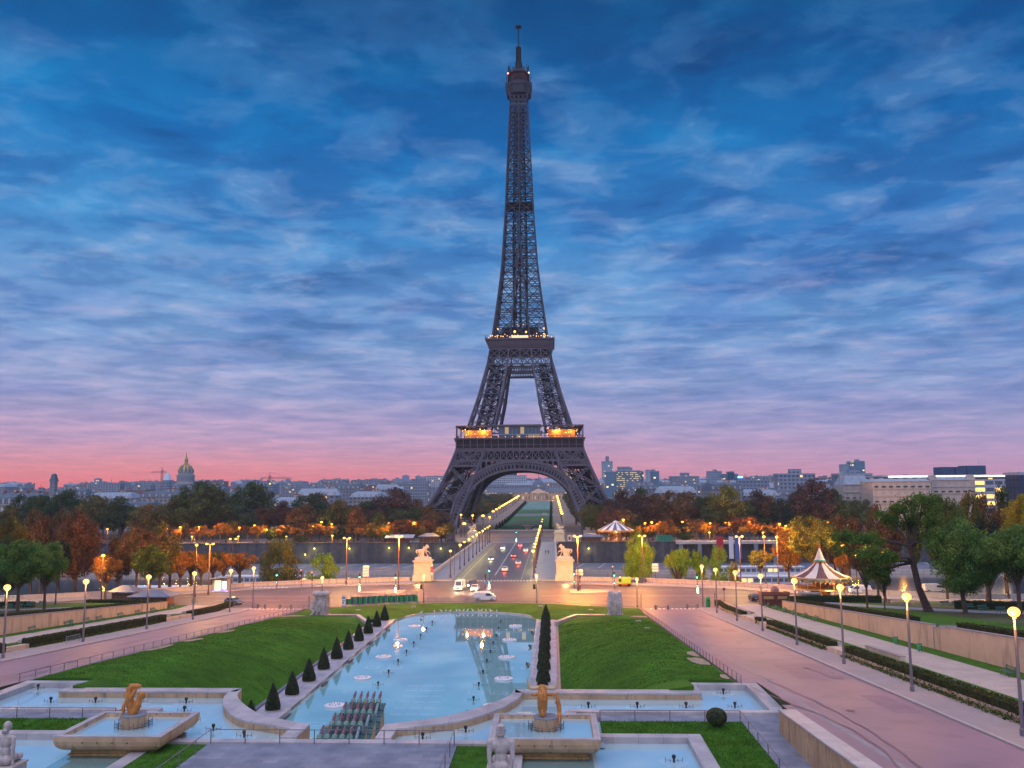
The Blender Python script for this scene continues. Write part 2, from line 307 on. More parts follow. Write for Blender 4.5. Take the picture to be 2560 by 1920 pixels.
# Place: asphalt from the garden kerb to the embankment pavement
gx=[-600,-106,-93,-76,-62,-60,-44,-33,-30,-27.7,-21,-12.8,-5,0,7.6,13,17.6,22,27,33,44,60,62,76,93,106,600]
def gy(x):   # garden-side edge of the square
    ax=abs(x)
    T=[(0,190.9),(7.6,190.6),(12.8,189.8),(17.6,188.7),(22,186.8),(27,184.8),(30,183),(33,182.2),(44,182.2),(61,184),(62,187),(600,187)]
    for (a,b),(c,d) in zip(T,T[1:]):
        if ax<=c: return b+(d-b)*(ax-a)/(c-a)
    return 187
ring('road',[(x,gy(x)) for x in gx],[(x,yb(abs(x))-9) if abs(x)>18 else (x,yb(abs(x))) for x in gx],.0,asphalt)
# embankment pavement with a real kerb
for s in (-1,1):
    m=MB(); xs=[18,21,30,44,60,76,93,106,600]
    for a,b in zip(xs,xs[1:]):
        q=[(s*a,yb(a)-(8 if a>20 else 2.)),(s*b,yb(b)-8),(s*b,yb(b)-.3),(s*a,yb(a)-.3)]
        if s<0: q=q[::-1]
        m.prism(q,-.04,.12)
    kind(m.build('embankment_pavement',concrete))
# avenues beside the fountain
def strip(name,x0,x1,ys,off,mt,f=zr,k='structure'):
    m=MB(); m.add([(x,y,f(y)+off) for y in ys for x in (x0,x1)],[(2*j,2*j+1,2*j+3,2*j+2) for j in range(len(ys)-1)]); return kind(m.build(name,mt),k)
AY=[25,60,100,140,177.9,182.6]
fz=lambda y: zr(y)
for s in (-1,1):
    a,b=(34.2,46.2) if s>0 else (-46.9,-35.6)
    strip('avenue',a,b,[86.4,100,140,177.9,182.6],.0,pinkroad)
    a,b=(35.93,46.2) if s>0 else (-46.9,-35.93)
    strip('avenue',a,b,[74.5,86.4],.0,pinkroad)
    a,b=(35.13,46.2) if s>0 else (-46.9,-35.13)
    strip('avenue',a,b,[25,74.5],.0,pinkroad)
    e0,e1=(46.2,46.5) if s>0 else (-47.2,-46.9)
    m=MB(); 
    for y0,y1 in zip(AY,AY[1:]): m.prism([(e0,y0),(e1,y0),(e1,y1),(e0,y1)],lambda x,y:zr(y)-.04,lambda x,y:zr(y)+.15)
    kind(m.build('kerb',mat('kerb_stone',(.36,.33,.34),.7,.15,1.)))
    p0,p1=(46.5,50.3) if s>0 else (-52.0,-47.2)
    strip('pavement',p0,p1,AY,.13,concrete)
    g0,g1=(52.1,53.6); h=(53.6,59.4); k=(59.4,61.75)
    for nm,(u,v),mt,of in (('verge',(g0,g1),grassn,.75),('gravel_path',h,gravel,.7),('verge',k,grassn,.72)):
        u,v=(u,v) if s>0 else (-v-.8,-u-.8)
        strip(nm,u,v,AY,of,mt)
    m=MB(); u,v=(50.3,61.8) if s>0 else (-62.6,-52.0)    # the terrace body under path and verges
    for y0,y1 in zip(AY,AY[1:]): m.prism([(u,y0),(v,y0),(v,y1),(u,y1)],lambda x,y:zr(y)-.3,lambda x,y:zr(y)+.66)
    kind(m.build('terrace_bank',wallmat))
# pale gutter line along the right avenue and tyre-track bands
strip('gutter_line',36.8,37.2,AY,.005,concrete)
strip('gutter_line',-36.6,-36.2,[86,182],.006,concrete)
# painted crossings
def stripes(name,x0,x1,y0,y1,n,z=.006,f=None):
    m=MB(); w=(x1-x0)/n
    for i in range(n):
        a=x0+i*w; q=[(a,y0),(a+w*.5,y0),(a+w*.5,y1),(a,y1)]; m.add([(x,y,z) for x,y in q],[(0,1,2,3)])
    return kind(m.build(name,zebra))
stripes('crosswalk',36.3,47.5,181.2,182.5,13,.02)
stripes('crosswalk',-56,-36,181.2,182.5,22,.02)
stripes('crosswalk',-10,11.2,234.6,236.6,24)
stripes('crosswalk',-60,-50,219,221,9,.13)
# ---- bridge ----
BY0,BY1=236.0,396.5
m=MB(); m.box(-18.2,18.0,BY0,BY1,-1.2,-.01)
for i in range(4):
    y=BY0+20+i*38; m.box(-18,18,y,y+4,-10,-1.2)
for i in range(5):       # segmental arches under the deck
    ya=BY0-14+i*38; 
    for k in range(12):
        t0,t1=k/12,(k+1)/12; z=lambda t:-1.2-6*(2*t-1)**2
        m.add([(-17.8,ya+38*t0,z(t0)),(17.6,ya+38*t0,z(t0)),(17.6,ya+38*t1,z(t1)),(-17.8,ya+38*t1,z(t1)),(-17.8,ya+38*t0,-1.2),(-17.8,ya+38*t1,-1.2),(17.6,ya+38*t0,-1.2),(17.6,ya+38*t1,-1.2)],[(0,1,2,3),(0,3,5,4),(1,6,7,2)])
bo=empty('stone_bridge',(0,BY0,0)); tag(bo,'wide stone bridge over the river leading straight to the iron tower','bridge')
m.build('deck',stone,bo,(0,BY0,0))
for s,(a,b,mt,nm,z0,z1) in enumerate(((-10.8,10.2,bridgeroad,'roadway',-.01,0.0),)):
    m=MB(); m.box(a,b,BY0,BY1,z0-.05,z1+.004); m.build(nm,mt,bo,(0,BY0,0))
for a,b in ((-17.7,-10.8),(10.2,17.5)):
    m=MB(); m.box(a,b,BY0+1,BY1,-.02,.14); m.build('footway',mat('footway_asphalt',(.24,.24,.30),.7,.1,.3),bo,(0,BY0,0))
for a,b in ((-18.2,-17.7),(17.5,18.0)):
    m=MB(); m.box(a,b,BY0+1,BY1,-.02,1.0); m.box(a-.08,b+.08,BY0+1,BY1,1.0,1.14); m.build('parapet',stone,bo,(0,BY0,0))
m=MB(); m.box(-.1,.1,250,392,.006,.012)
for k in range(46):
    y=240+k*3.3; m.box(-8.6,-8.4,y,y+1.6,.006,.012); m.box(7.8,8.0,y,y+1.6,.006,.012)
m.box(-.1,3.5,391,391.2,.006,.012); m.build('lane_marking',zebra,bo,(0,BY0,0))
stripes('crosswalk',-10.5,10,397,400,22,.02)
# ---- far bank: lower quay, wall, upper road ----
m=MB()
for a,b in ((-700,-19),(19,700)): m.box(a,b,383.5,385,-8.25,.7); m.box(a,b,383.2,385.3,.7,.95)
kind(m.build('far_quay_wall',quaystone)); bpy.data.objects['far_quay_wall'].pop('kind',None)
fq=bpy.data.objects['far_quay_wall']; tag(fq,'dark streaked stone quay wall along the far river bank','quay wall')
sheet('lower_quay',[(-700,348.05),(700,348.05),(700,383.5),(-700,383.5)],-8.15,mat('quay_paving',(.12,.15,.21),.6,.15,.3))
m=MB(); 
for a,b in ((-700,700),): m.box(a,b,347.6,348.3,-9.9,-7.9)
kind(m.build('quay_edge',stone))
m=MB()
for i in range(44):
    x=-190+i*9
    if abs(x)<22: continue
    m.add([(x,360,-8.13),(x+.3,360,-8.13),(x+4.3,381,-8.13),(x+4.,381,-8.13)],[(0,1,2,3)])
kind(m.build('parking_lines',zebra))
sheet('quay_road',[(-700,386),(700,386),(700,432),(-700,432)],.0,mat('far_asphalt',(.18,.16,.17),.6,.2,.2))
# promenade to the military school
garden=mat('far_lawn',(.04,.13,.03),.9,.25,.05,det=6)
sand=mat('sand_avenue',(.24,.18,.15),.9,.1,.05)
strip('promenade',-45,45,[434,650,1190],.08,sand,zcity)
for i,(a,b) in enumerate(((507,716),(768,826),(835,1105))):
    w=16.5
    strip('garden_lawn',-w,w+.8,[a,650,b] if a<650 else [a,b],.16,garden,zcity)
strip('cross_road',-200,200,[718,764],.15,mat('far_asphalt',(.18,.16,.17)),zcity)
brown=mat('flower_bed',(.12,.07,.06),.9,.3,.3)
for a,b in ((560,585),(620,650)): sheet('flower_bed',[(-11,a),(11,a),(11,b),(-11,b)],.18,brown)
m=MB()
for i in range(16):
    y=850+i*15; m.box(-13,14,y,y+5,zcity(y)+.4,zcity(y)+.9)
kind(m.build('crowd_barriers',mat('pale_green_sheeting',(.25,.42,.40),.6,.2,.2)),'stuff')
# traffic islands
for pts in ([gp(*D('u2',860,1257)),gp(*D('u2',1225,1268)),gp(*D('u2',1300,1232)),gp(*D('u2',1180,1228))],[gp(*D('u3',495,1225)),gp(*D('u3',505,1258)),gp(*D('u3',580,1262)),gp(*D('u3',850,1250)),gp(*D('u3',845,1235)),gp(*D('u3',560,1222))],
            [gp(*D('u2',1960,1245)),gp(*D('u2',2003,1245)),gp(*D('u2',2035,1200)),gp(*D('u2',2010,1198))],[gp(*D('u3',1030,1192)),gp(*D('u3',1860,1210)),gp(*D('u3',1850,1200)),gp(*D('u3',1080,1182))]):
    c=[(p.x,p.y) for p in pts]; 
    ar=sum(c[i][0]*c[(i+1)%len(c)][1]-c[(i+1)%len(c)][0]*c[i][1] for i in range(len(c)))
    if ar<0: c=c[::-1]
    m=MB(); m.prism(c,-.02,.14); kind(m.build('traffic_island',concrete))
# lane lines on the square
m=MB()
for y,x0,x1 in ((203,-70,-14),(203,14,70),(196,-60,-34),(214,24,60)):
    k=x0
    while k<x1: m.box(k,k+3,y,y+.15,.002,.008); k+=6 if y!=203 else 3.01
kind(m.build('lane_markings',zebra))
# ================= fountain garden =================
PX=13.3
arc=[(-13.3,165.8)]+[(-13.3+26.6*(1-math.cos(PI*i/20))/2,165.8+10.6*math.sin(PI*i/20)**.9) for i in range(1,20)]+[(13.3,165.8)]
sheet('pool_water',[(-13.3,66.5),(13.3,66.5)]+arc[::-1],.0,poolw)
m=MB()
for s in (-1,1):
    m.box(min(s*13.3,s*13.75),max(s*13.3,s*13.75),82,165.8,-.4,.34)
for (a,b),(c,d) in zip(arc,arc[1:]):
    q=Vector((a,b-160)).normalized()*.5; r=Vector((c,d-160)).normalized()*.5
    m.prism([(a,b),(c,d),(c+r.x,d+r.y),(a+q.x,b+q.y)][::-1],-.4,.22)
kind(m.build('pool_kerb',coping))
pathm=tilemat('path_slabs',(.40,.38,.45),(.45,.43,.50),(.2,.2,.18),1.6,2.2,.7,.03)
for s in (-1,1):
    a,b=sorted((s*13.75,s*17.0)); sheet('garden_path',[(a,70),(b,70),(b,165.6),(a,165.6)],.28,pathm)
    m=MB(); a,b=sorted((s*16.9,s*17.3)); m.box(a,b,84,158,-.3,.5); kind(m.build('path_kerb',mat('slate_gutter',(.16,.16,.22),.5,.2,1.)))
# lawns: steep flank rising from the path to the avenue
def lawnz(ax,Y,Ya=166.5):
    t=max(0.,min(1.,(ax-17.3)/16.4)); z0=.45; z1=zr(Y)+.12
    f=1-(1-t)**2.3
    return z0+(z1-z0)*f+.55*math.sin(PI*min(1,t*1.0))*min(1,(178-Y)/60)+.12*noise.noise(Vector((ax*.15,Y*.1,0)))
for s in (-1,1):
    m=MB(); ny,nx=84,26; edge=lambda t: None
    vs=[]
    for j in range(ny+1):
        Y=82.5+(166.4-82.5)*j/ny
        x0=17.3 if Y<157.7 else 17.3+(Y-157.7)/8.7*3.9
        x1=33.7+(0 if s>0 else 1.6)
        for i in range(nx+1):
            ax=x0+(x1-x0)*i/nx; vs.append((s*ax,Y,lawnz(17.3+(ax-17.3)*16.4/(x1-17.3),Y)+.03*noise.noise(Vector((ax*1.3,Y*1.3,3)))))
    fs=[(j*(nx+1)+i,j*(nx+1)+i+1,(j+1)*(nx+1)+i+1,(j+1)*(nx+1)+i) for j in range(ny) for i in range(nx) if not (abs(vs[j*(nx+1)+i+1][0])>29.3 and vs[j*(nx+1)+i][1]<86.2)]
    if s<0: fs=[f[::-1] for f in fs]
    m.add(vs,fs); kind(m.build('lawn',grassm,smooth=True))
    m=MB(); V=lambda j,i: vs[j*(nx+1)+i]; i0=max(i for i in range(nx+1) if abs(V(0,i)[0])<=29.3); j0=min(j for j in range(ny+1) if V(j,0)[1]>=86.2)
    P=[V(0,i) for i in range(0,i0+1)]+[V(j,i0) for j in range(1,j0+1)]+[V(j0,i) for i in range(i0+1,nx+1)]
    n_=len(P); m.add(P+[(a,b,min(c,4.)-1.5) for a,b,c in P],[(i,i+1,n_+i+1,n_+i) for i in range(n_-1)]); kind(m.build('lawn_edge',grassm))
# end lawn between pool and square
m=MB(); vs=[]; fs=[]; K=40; J=6
for i in range(K+1):
    x=-34+68*i/K; 
    if abs(x)<13.3:
        u=math.acos(max(-1,min(1,-x/13.3))); yi=165.8+10.6*math.sin(u)**.9+.5
    else: yi=165.0 if abs(x)<17 else 166.6
    yo=gy(x)-.9
    for j in range(J+1):
        t=j/J; y=yi+(yo-yi)*t; vs.append((x,y,.2+.5*math.sin(PI*t)*(.6 if abs(x)<14 else 1.)*(1 if abs(x)<26 else .6)))
fs=[(i*(J+1)+j,(i+1)*(J+1)+j,(i+1)*(J+1)+j+1,i*(J+1)+j+1) for i in range(K) for j in range(J)]
m.add(vs,fs); kind(m.build('end_lawn',grassm,smooth=True))
ring('garden_edge_path',[(x,gy(x)-1.0) for x in gx if abs(x)<34],[(x,gy(x)+.05) for x in gx if abs(x)<34],.05,concrete)
# low walls closing the lawns
for s in (-1,1):
    o=empty('garden_wall',(s*20.7,166.4,0)); tag(o,f'low angled stone wall closing the {"right" if s>0 else "left"} lawn beside the carved block','wall')
    for nm,(a,b) in (('wall',((26.2,166.5),(20.7,166.5))),('wall',((20.7,166.5),(16.9,157.9)))):
        m=MB(); m.beam((s*a[0],a[1],.25),(s*b[0],b[1],.25),.55,1.5); m.build('wall_segment',stone,o,(s*20.7,166.4,0))
        m=MB(); m.beam((s*a[0],a[1],1.06),(s*b[0],b[1],1.06),.75,.12); m.build('coping',coping,o,(s*20.7,166.4,0))
    
# ---- upper terrace with the basins ----
sheet('terrace_base',[(-36,40),(36,40),(36,66),(-36,66)],5.0,concrete)
Lb=lambda s,nm,x0,x1,y0,y1,z0,z1,mt,k='structure': None
paving=tilemat('grey_paving',(.20,.21,.27),(.27,.28,.34),(.14,.14,.17),1.1,.75,.6,.01)
def sbox(s,nm,x0,x1,y0,y1,z0,z1,mt,k='structure'):
    a,b=sorted((s*x0,s*x1)); m=MB(); m.box(a,b,y0,y1,z0,z1); o=m.build(nm,mt)
    if k: kind(o,k)
    return o
m=MB(); m.box(-9.3,9.3,40,66.0,4.6,6.15); kind(m.build('terrace_paving',paving))
basin_polys=[]
for s in (-1,1):
    side='right' if s>0 else 'left'
    wp=[(4.2,66.9),(4.2,70.0),(6,70.5),(9.2,72.3),(11.9,75.9),(13.2,79),(13.6,81.5),(29.9,81.5),(29.9,85.2),(34.6,85.2),(34.6,76.7),(17.4,76.7),(17.4,73.9),(20.2,73.9),(20.2,66.9)]
    q=[(s*x,y) for x,y in wp]
    if s<0: q=q[::-1]
    sheet('upper_basin_water',q,5.75,basinw)
    q=[(14.2,40),(26.5,40),(26.5,68.3),(10.5,68.3),(10.5,66.0),(14.2,66.0)]; q=[(s*x,y) for x,y in q]
    sheet('lower_basin_water',q if s>0 else q[::-1],5.66,basinw)
    # the shallow apron in front of the dish
    q=[(15.9+3.3*math.cos(PI+PI*i/12),62.2+9.0*math.sin(PI+PI*i/12)*.5) for i in range(13)]+[(19.2,66.8),(12.6,66.8)]
    sheet('dish_apron_water',[(s*x,y) for x,y in (q if s>0 else q[::-1])],5.70,darkw)
    W_=empty('basin_wall',(s*8,74,0)); tag(W_,f'curved pale stone basin wall on the {side} of the water cannons','basin wall')
    inn=[(4.2,66.9),(4.2,69.4),(6.2,70.3),(9.2,72.0),(11.7,75.4),(13.2,79),(13.6,81.4)]; out=[(3.0,66.9),(3.0,70.7),(5.0,71.6),(8.0,73.6),(10.6,76.9),(12.3,80),(12.9,82.7)]
    def cat(P,n=5):
        o=[]
        for i in range(len(P)-1):
            p0=P[max(0,i-1)];p1=P[i];p2=P[i+1];p3=P[min(len(P)-1,i+2)]
            for k in range(n):
                t=k/n; o.append(tuple(.5*(2*p1[j]+(p2[j]-p0[j])*t+(2*p0[j]-5*p1[j]+4*p2[j]-p3[j])*t*t+(3*p1[j]-p0[j]-3*p2[j]+p3[j])*t**3) for j in (0,1)))
        return o+[P[-1]]
    I=[inn[0]]+cat(inn[1:]); O=[out[0]]+cat(out[1:])
    for nm,z0,z1,mt,d in (('wall_body',-.4,6.22,basinwall,0),('coping',6.22,6.36,coping,.06)):
        m=MB()
        for k in range(len(I)-1):
            a,b,c,e=I[k],I[k+1],O[k+1],O[k]
            vec=[(s*x,y) for x,y in (a,b,c,e)]
            if s<0: vec=vec[::-1]
            n=4; vs=[(x,y,z0) for x,y in vec]+[(x,y,z1) for x,y in vec]
            m.add(vs,[(3,2,1,0),(4,5,6,7),(0,1,5,4),(2,3,7,6)]+([(3,0,4,7),(1,2,6,5)] if k in (0,len(I)-2) else []))
        m.build(nm,mt,W_,(s*8,74,0))
    for nm,z0,z1,mt,e in (('wall_body',-.4,6.22,basinwall,0),('coping',6.22,6.36,coping,.05)):
        m=MB(); a,b=sorted((s*12.9,s*29.8)); m.box(a,b,81.45-e,82.75+e,z0,z1); m.build(nm,mt,W_,(s*8,74,0))
    # copings of the small square basin and front
    B_=empty('square_basin',(s*32,81,5)); tag(B_,f'stone-edged square fountain basin at the {side} end of the channel','basin')
    for x0,x1,y0,y1 in ((29.2,35.8,85.2,86.2),(34.6,35.8,76.05,85.2),(29.2,29.9,82.8,85.2),(17.4,35.8,75.2,76.05)):
        m=MB(); a,b=sorted((s*x0,s*x1)); m.box(a,b,y0,y1,4.0,6.25); m.build('coping',coping,B_,(s*32,81,5))
    sbox(s,'basin_edging',17.4,18.3,73.6,75.2,5.0,6.2,coping)
    sbox(s,'paving',20.2,35.8,73.2,75.2,4.5,6.0,paving); sbox(s,'paving',31.6,35.1,40,73.2,4.5,5.99,paving)
    sbox(s,'basin_edging',19.9,27.6,68.3,69.3,4.8,6.12,coping); sbox(s,'basin_edging',26.5,27.6,40,68.3,4.8,6.12,coping)
    sbox(s,'basin_edging',13.1,14.2,40,66.0,4.8,6.12,coping)
    sbox(s,'basin_edging',3.0,14.2,66.0,66.9,4.8,6.24,coping)
    sbox(s,'grass_plot',20.2,31.6,69.3,73.2,4.8,6.02,grassn); sbox(s,'grass_plot',27.6,31.6,40,69.3,4.8,6.02,grassn); sbox(s,'grass_plot',9.3,13.1,40,66.0,4.8,6.06,grassn)
m=MB(); m.box(-3.0,3.0,66.0,66.9,-.4,6.24); kind(m.build('basin_edging',coping))
# slab wall on the right
o=empty('slab_wall',(36.3,66,5)); tag(o,'thick sloping pale stone wall between grey paving and the right avenue','wall')
m=MB(); m.prism([(33.9,40),(35.1,40),(35.1,70.4),(33.9,70.4)],4.5,lambda x,y:zr(y)+.25); m.build('wall_body',basinwall,o,(36.3,66,5))
m=MB(); m.prism([(33.85,40),(35.2,40),(35.2,70.45),(33.85,70.45)],lambda x,y:zr(y)+.25,lambda x,y:zr(y)+.37); m.build('coping',coping,o,(36.3,66,5))
# tyre tracks curving over the avenues, drain covers
trk=mat('tyre_track',(.19,.125,.145),.5,.2,.5)
for s_,x0,y0,y1,amp in ((1,36.0,50,84,1.6),(1,37.6,50,96,1.1),(1,40,168,180,1.8),(1,42,168,180,1.8),(-1,-40,80,112,2.6),(-1,-42,80,112,2.6),(-1,-38.5,130,150,1.4)):
    m=MB(); P=[]
    for i in range(25):
        y=y0+(y1-y0)*i/24; x=x0+amp*math.sin((y-y0)/(y1-y0)*4.2)+.1*math.sin(y); P+=[(x-.07,y,zr(y)+.045),(x+.07,y,zr(y)+.045)]
    m.add(P,[(2*i,2*i+1,2*i+3,2*i+2) for i in range(24)]); kind(m.build('tyre_track',trk))
ptc=mat('road_repair_patch',(.235,.152,.195),.6,.15,.6); mh=mat('cast_iron_cover',(.07,.06,.07),.5,.2,3.)
random.seed(17)
for i in range(16):
    s_=1 if i%2 else -1; x=s_*random.uniform(38.5,45); y=random.uniform(58,172); w=random.uniform(.5,1.4); l=random.uniform(1.5,6); k=.008+.002*i; m=MB(); m.add([(x-w,y-l,zr(y-l)+k),(x+w,y-l,zr(y-l)+k),(x+w,y+l,zr(y+l)+k),(x-w,y+l,zr(y+l)+k)],[(0,1,2,3)]); kind(m.build('road_patch',ptc))
for i in range(10):
    s_=1 if i%2 else -1; x=s_*random.uniform(38,45); y=60+i*12.; m=MB(); m.add([(x+.35*math.cos(a*PI/8),y+.35*math.sin(a*PI/8),zr(y+.35*math.sin(a*PI/8))+.052) for a in range(16)],[tuple(range(16))]); kind(m.build('drain_cover',mh))
fl=leafmat('fallen_leaf',(.26,.12,.03),.4,.1,2.); m=MB()
for i in range(5200):
    s_=1 if i%3 else -1; x=s_*random.uniform(64,100); y=random.uniform(105,176); z=zpark(y)+.06; a=random.uniform(0,PI); q=random.uniform(.04,.09); m.add([(x-q*math.cos(a),y-q*math.sin(a),z),(x+q*math.sin(a),y-q*math.cos(a),z+.02),(x+q*math.cos(a),y+q*math.sin(a),z),(x-q*math.sin(a),y+q*math.cos(a),z+.02)],[(0,1,2,3)])
for i in range(900):
    x=random.choice((-1,1))*random.uniform(53,61); y=random.uniform(60,180); z=zr(y)+.75; a=random.uniform(0,PI); q=random.uniform(.03,.07); m.add([(x-q*math.cos(a),y-q*math.sin(a),z),(x+q*math.sin(a),y-q*math.cos(a),z+.02),(x+q*math.cos(a),y+q*math.sin(a),z),(x-q*math.sin(a),y+q*math.cos(a),z+.02)],[(0,1,2,3)])
kind(m.build('fallen_leaves',fl),'stuff')
# worn earth patches on the lawns
wm=mat('bare_earth',(.36,.27,.20),.95,.25,1.5,.3)
random.seed(91)
for x,y,rx_,ry_ in ((-34.2,112,1.1,3.6),(-33.6,121,1.2,2.2),(-33.8,134,.9,3.),(32.6,100,1.1,3.2),(33.2,107,.8,2.4),(32.9,162.5,2.4,1.6),(-33.0,163.5,3.2,1.3),(33.3,88.5,.5,1.6)):
    m=MB(); n=22; ring_=[]
    for i in range(n):
        a=2*PI*i/n; k=1+.35*noise.noise(Vector((math.cos(a)*1.5+x,math.sin(a)*1.5,y))); X=x+rx_*k*math.cos(a); Y=y+ry_*k*math.sin(a); X=max(min(X,33.6 if x>0 else -18),17.6 if x>0 else -35.2); x1_=33.7+(0 if x>0 else 1.6); ring_.append((X,Y,lawnz(17.3+(abs(X)-17.3)*16.4/(x1_-17.3),min(Y,166.3))+.07))
    zc_=sum(p[2] for p in ring_)/n+.03; m.add(ring_+[(x,y,zc_)],[(i,(i+1)%n,n) for i in range(n)]); kind(m.build('bare_earth',wm))
# grass blades near the camera
def blades(name,areas,n,h,mt):
    m=MB(); tot=sum((a[1]-a[0])*(a[3]-a[2]) for a in areas)
    for x0,x1,y0,y1,zf in areas:
        for _ in range(int(n*(x1-x0)*(y1-y0)/tot)):
            x=random.uniform(x0,x1); y=random.uniform(y0,y1); z=zf(x,y); a=random.uniform(0,PI); hh=h*random.uniform(.5,1.3)*(1+.8*noise.noise(Vector((x*.8,y*.8,0)))); w=random.uniform(.02,.045); l=random.uniform(-.05,.05)
            m.add([(x-w*math.cos(a),y-w*math.sin(a),z),(x+w*math.cos(a),y+w*math.sin(a),z),(x+l,y+l*.5,z+hh)],[(0,1,2)])
    return kind(m.build(name,mt),'stuff')
gb=leafmat('grass_blades',(.065,.185,.014),.35,.3,.5)
pl=lambda x,y:6.0
ar=[]
for s in (-1,1):
    for x0,x1,y0,y1 in ((20.2,31.6,69.3,73.2),(27.6,31.6,56,69.3),(9.3,13.1,56,66.0)):
        a,b=sorted((s*x0,s*x1)); ar.append((a,b,y0,y1,pl))
blades('grass',ar,26000,.14,gb)
ar=[]
for s in (-1,1):
    x1=33.5+(0 if s>0 else 1.6); a,b=sorted((s*17.4,s*x1))
    ar.append((a,b,86.5,157.5,lambda x,y,x1=x1:lawnz(17.3+(abs(x)-17.3)*16.4/(x1+.2-17.3),y)-.01)); 
blades('lawn_blades',ar,120000,.10,gb)
# bare patches and litter are left to the grass material; a few flat stones on the lawns
st=mat('rough_stone',(.45,.40,.36),.9,.2,3.)
sp=[('c3',1092,398),('c3',1170,463),('c3',1260,545),('c3',1378,642),('c3',1525,775),('c3',245,266),('c3',680,300),('c2',1363,270),('c2',882,303),('c1',1178,753),('c1',1590,632),('c1',1922,533)]
for c,x,y in sp:
    f=(lambda Y:.5) if y<310 and c!='c1' else (lambda Y: .12+zr(Y)*.96)
    p=grd(*D(c,x,y),f); m=MB(); m.boxr((0,0,-.15),.9,.5,.38,random.uniform(-.4,.4)); o=m.build('flat_stone',st,org=(0,0,0),bevel=.04); o.location=(p.x,p.y,p.z+.05)
    side='end lawn beyond the pool' if f(0)==.5 else ('right lawn' if p.x>0 else 'left lawn')
    tag(o,f'small pale stone slab lying on the {side}','stone','stone slabs on the lawns')
# ================= the iron tower =================
TX,TY=-1.4,523.
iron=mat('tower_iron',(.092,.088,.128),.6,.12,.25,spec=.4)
iron_shade=mat('tower_iron_shaded',(.022,.018,.026),.7,.12,.25)  # darker copy of the iron: interior shade painted into the colour
def interp(T,z):
    if z<=T[0][0]: return T[0][1]
    for (a,b),(c,d) in zip(T,T[1:]):
        if z<=c: return b+(d-b)*(z-a)/(c-a)
    return T[-1][1]
HO=[(-1,60.5),(5,56.5),(14.8,49.5),(24,44.6),(35.5,39.6),(46,35.6),(59.5,29.7),(78,24),(97,19.2),(106,17.7),(119,15.8),(137,13.4),(158,10.9),(189.5,8.9),(227,7.3),(263,5.6),(285,5.4)]
HI=[(-1,36.5),(46,19.5),(59.5,14.7),(78,10.6),(97,7.6),(106,6.6),(119,5.2),(137,3.7),(158,1.9),(168,1.0),(176,0)]
ho=lambda z:interp(HO,z); hi=lambda z:interp(HI,z)
tower=empty('iron_lattice_tower',(TX,TY,-1)); tag(tower,'tall dark iron lattice tower with four splayed legs and lit platforms','tower')
TORG=(TX,TY,-1)
def rot4(k,x,y):  # local to side k
    return [(x,y),(-y,x),(-x,-y),(y,-x)][k]
def tp(x,y,z): return (TX+x,TY+y,z)
def tbuild(m,name,mt=iron): return m.build(name,mt,tower,TORG)
def xbrace(m,a0,b0,a1,b1,w,dbl=0,diag=True,hor=True):   # a0,b0 bottom pts ; a1,b1 top pts
    a0,b0,a1,b1=map(Vector,(a0,b0,a1,b1))
    if dbl:
        for (p,q) in ((a0,b1),(b0,a1)):
            d=(q-p).normalized(); e=(b0-a0).normalized(); off=(e-d*e.dot(d)).normalized()*dbl
            m.beam(p+off,q+off,w); m.beam(p-off,q-off,w)
            L=(q-p).length; n=max(3,int(L/(dbl*3)))
            for k in range(n):
                m.beam(p+d*(L*k/n)+off*(1 if k%2 else -1),p+d*(L*(k+1)/n)-off*(1 if k%2 else -1),w*.6)
        c=(a0+b0+a1+b1)/4; m.beam(c-Vector((0,0,dbl*1.4)),c+Vector((0,0,dbl*1.4)),dbl*2.6,w)
    else:
        m.beam(a0,b1,w); m.beam(b0,a1,w)
    if hor: m.beam(a1,b1,w*1.15)
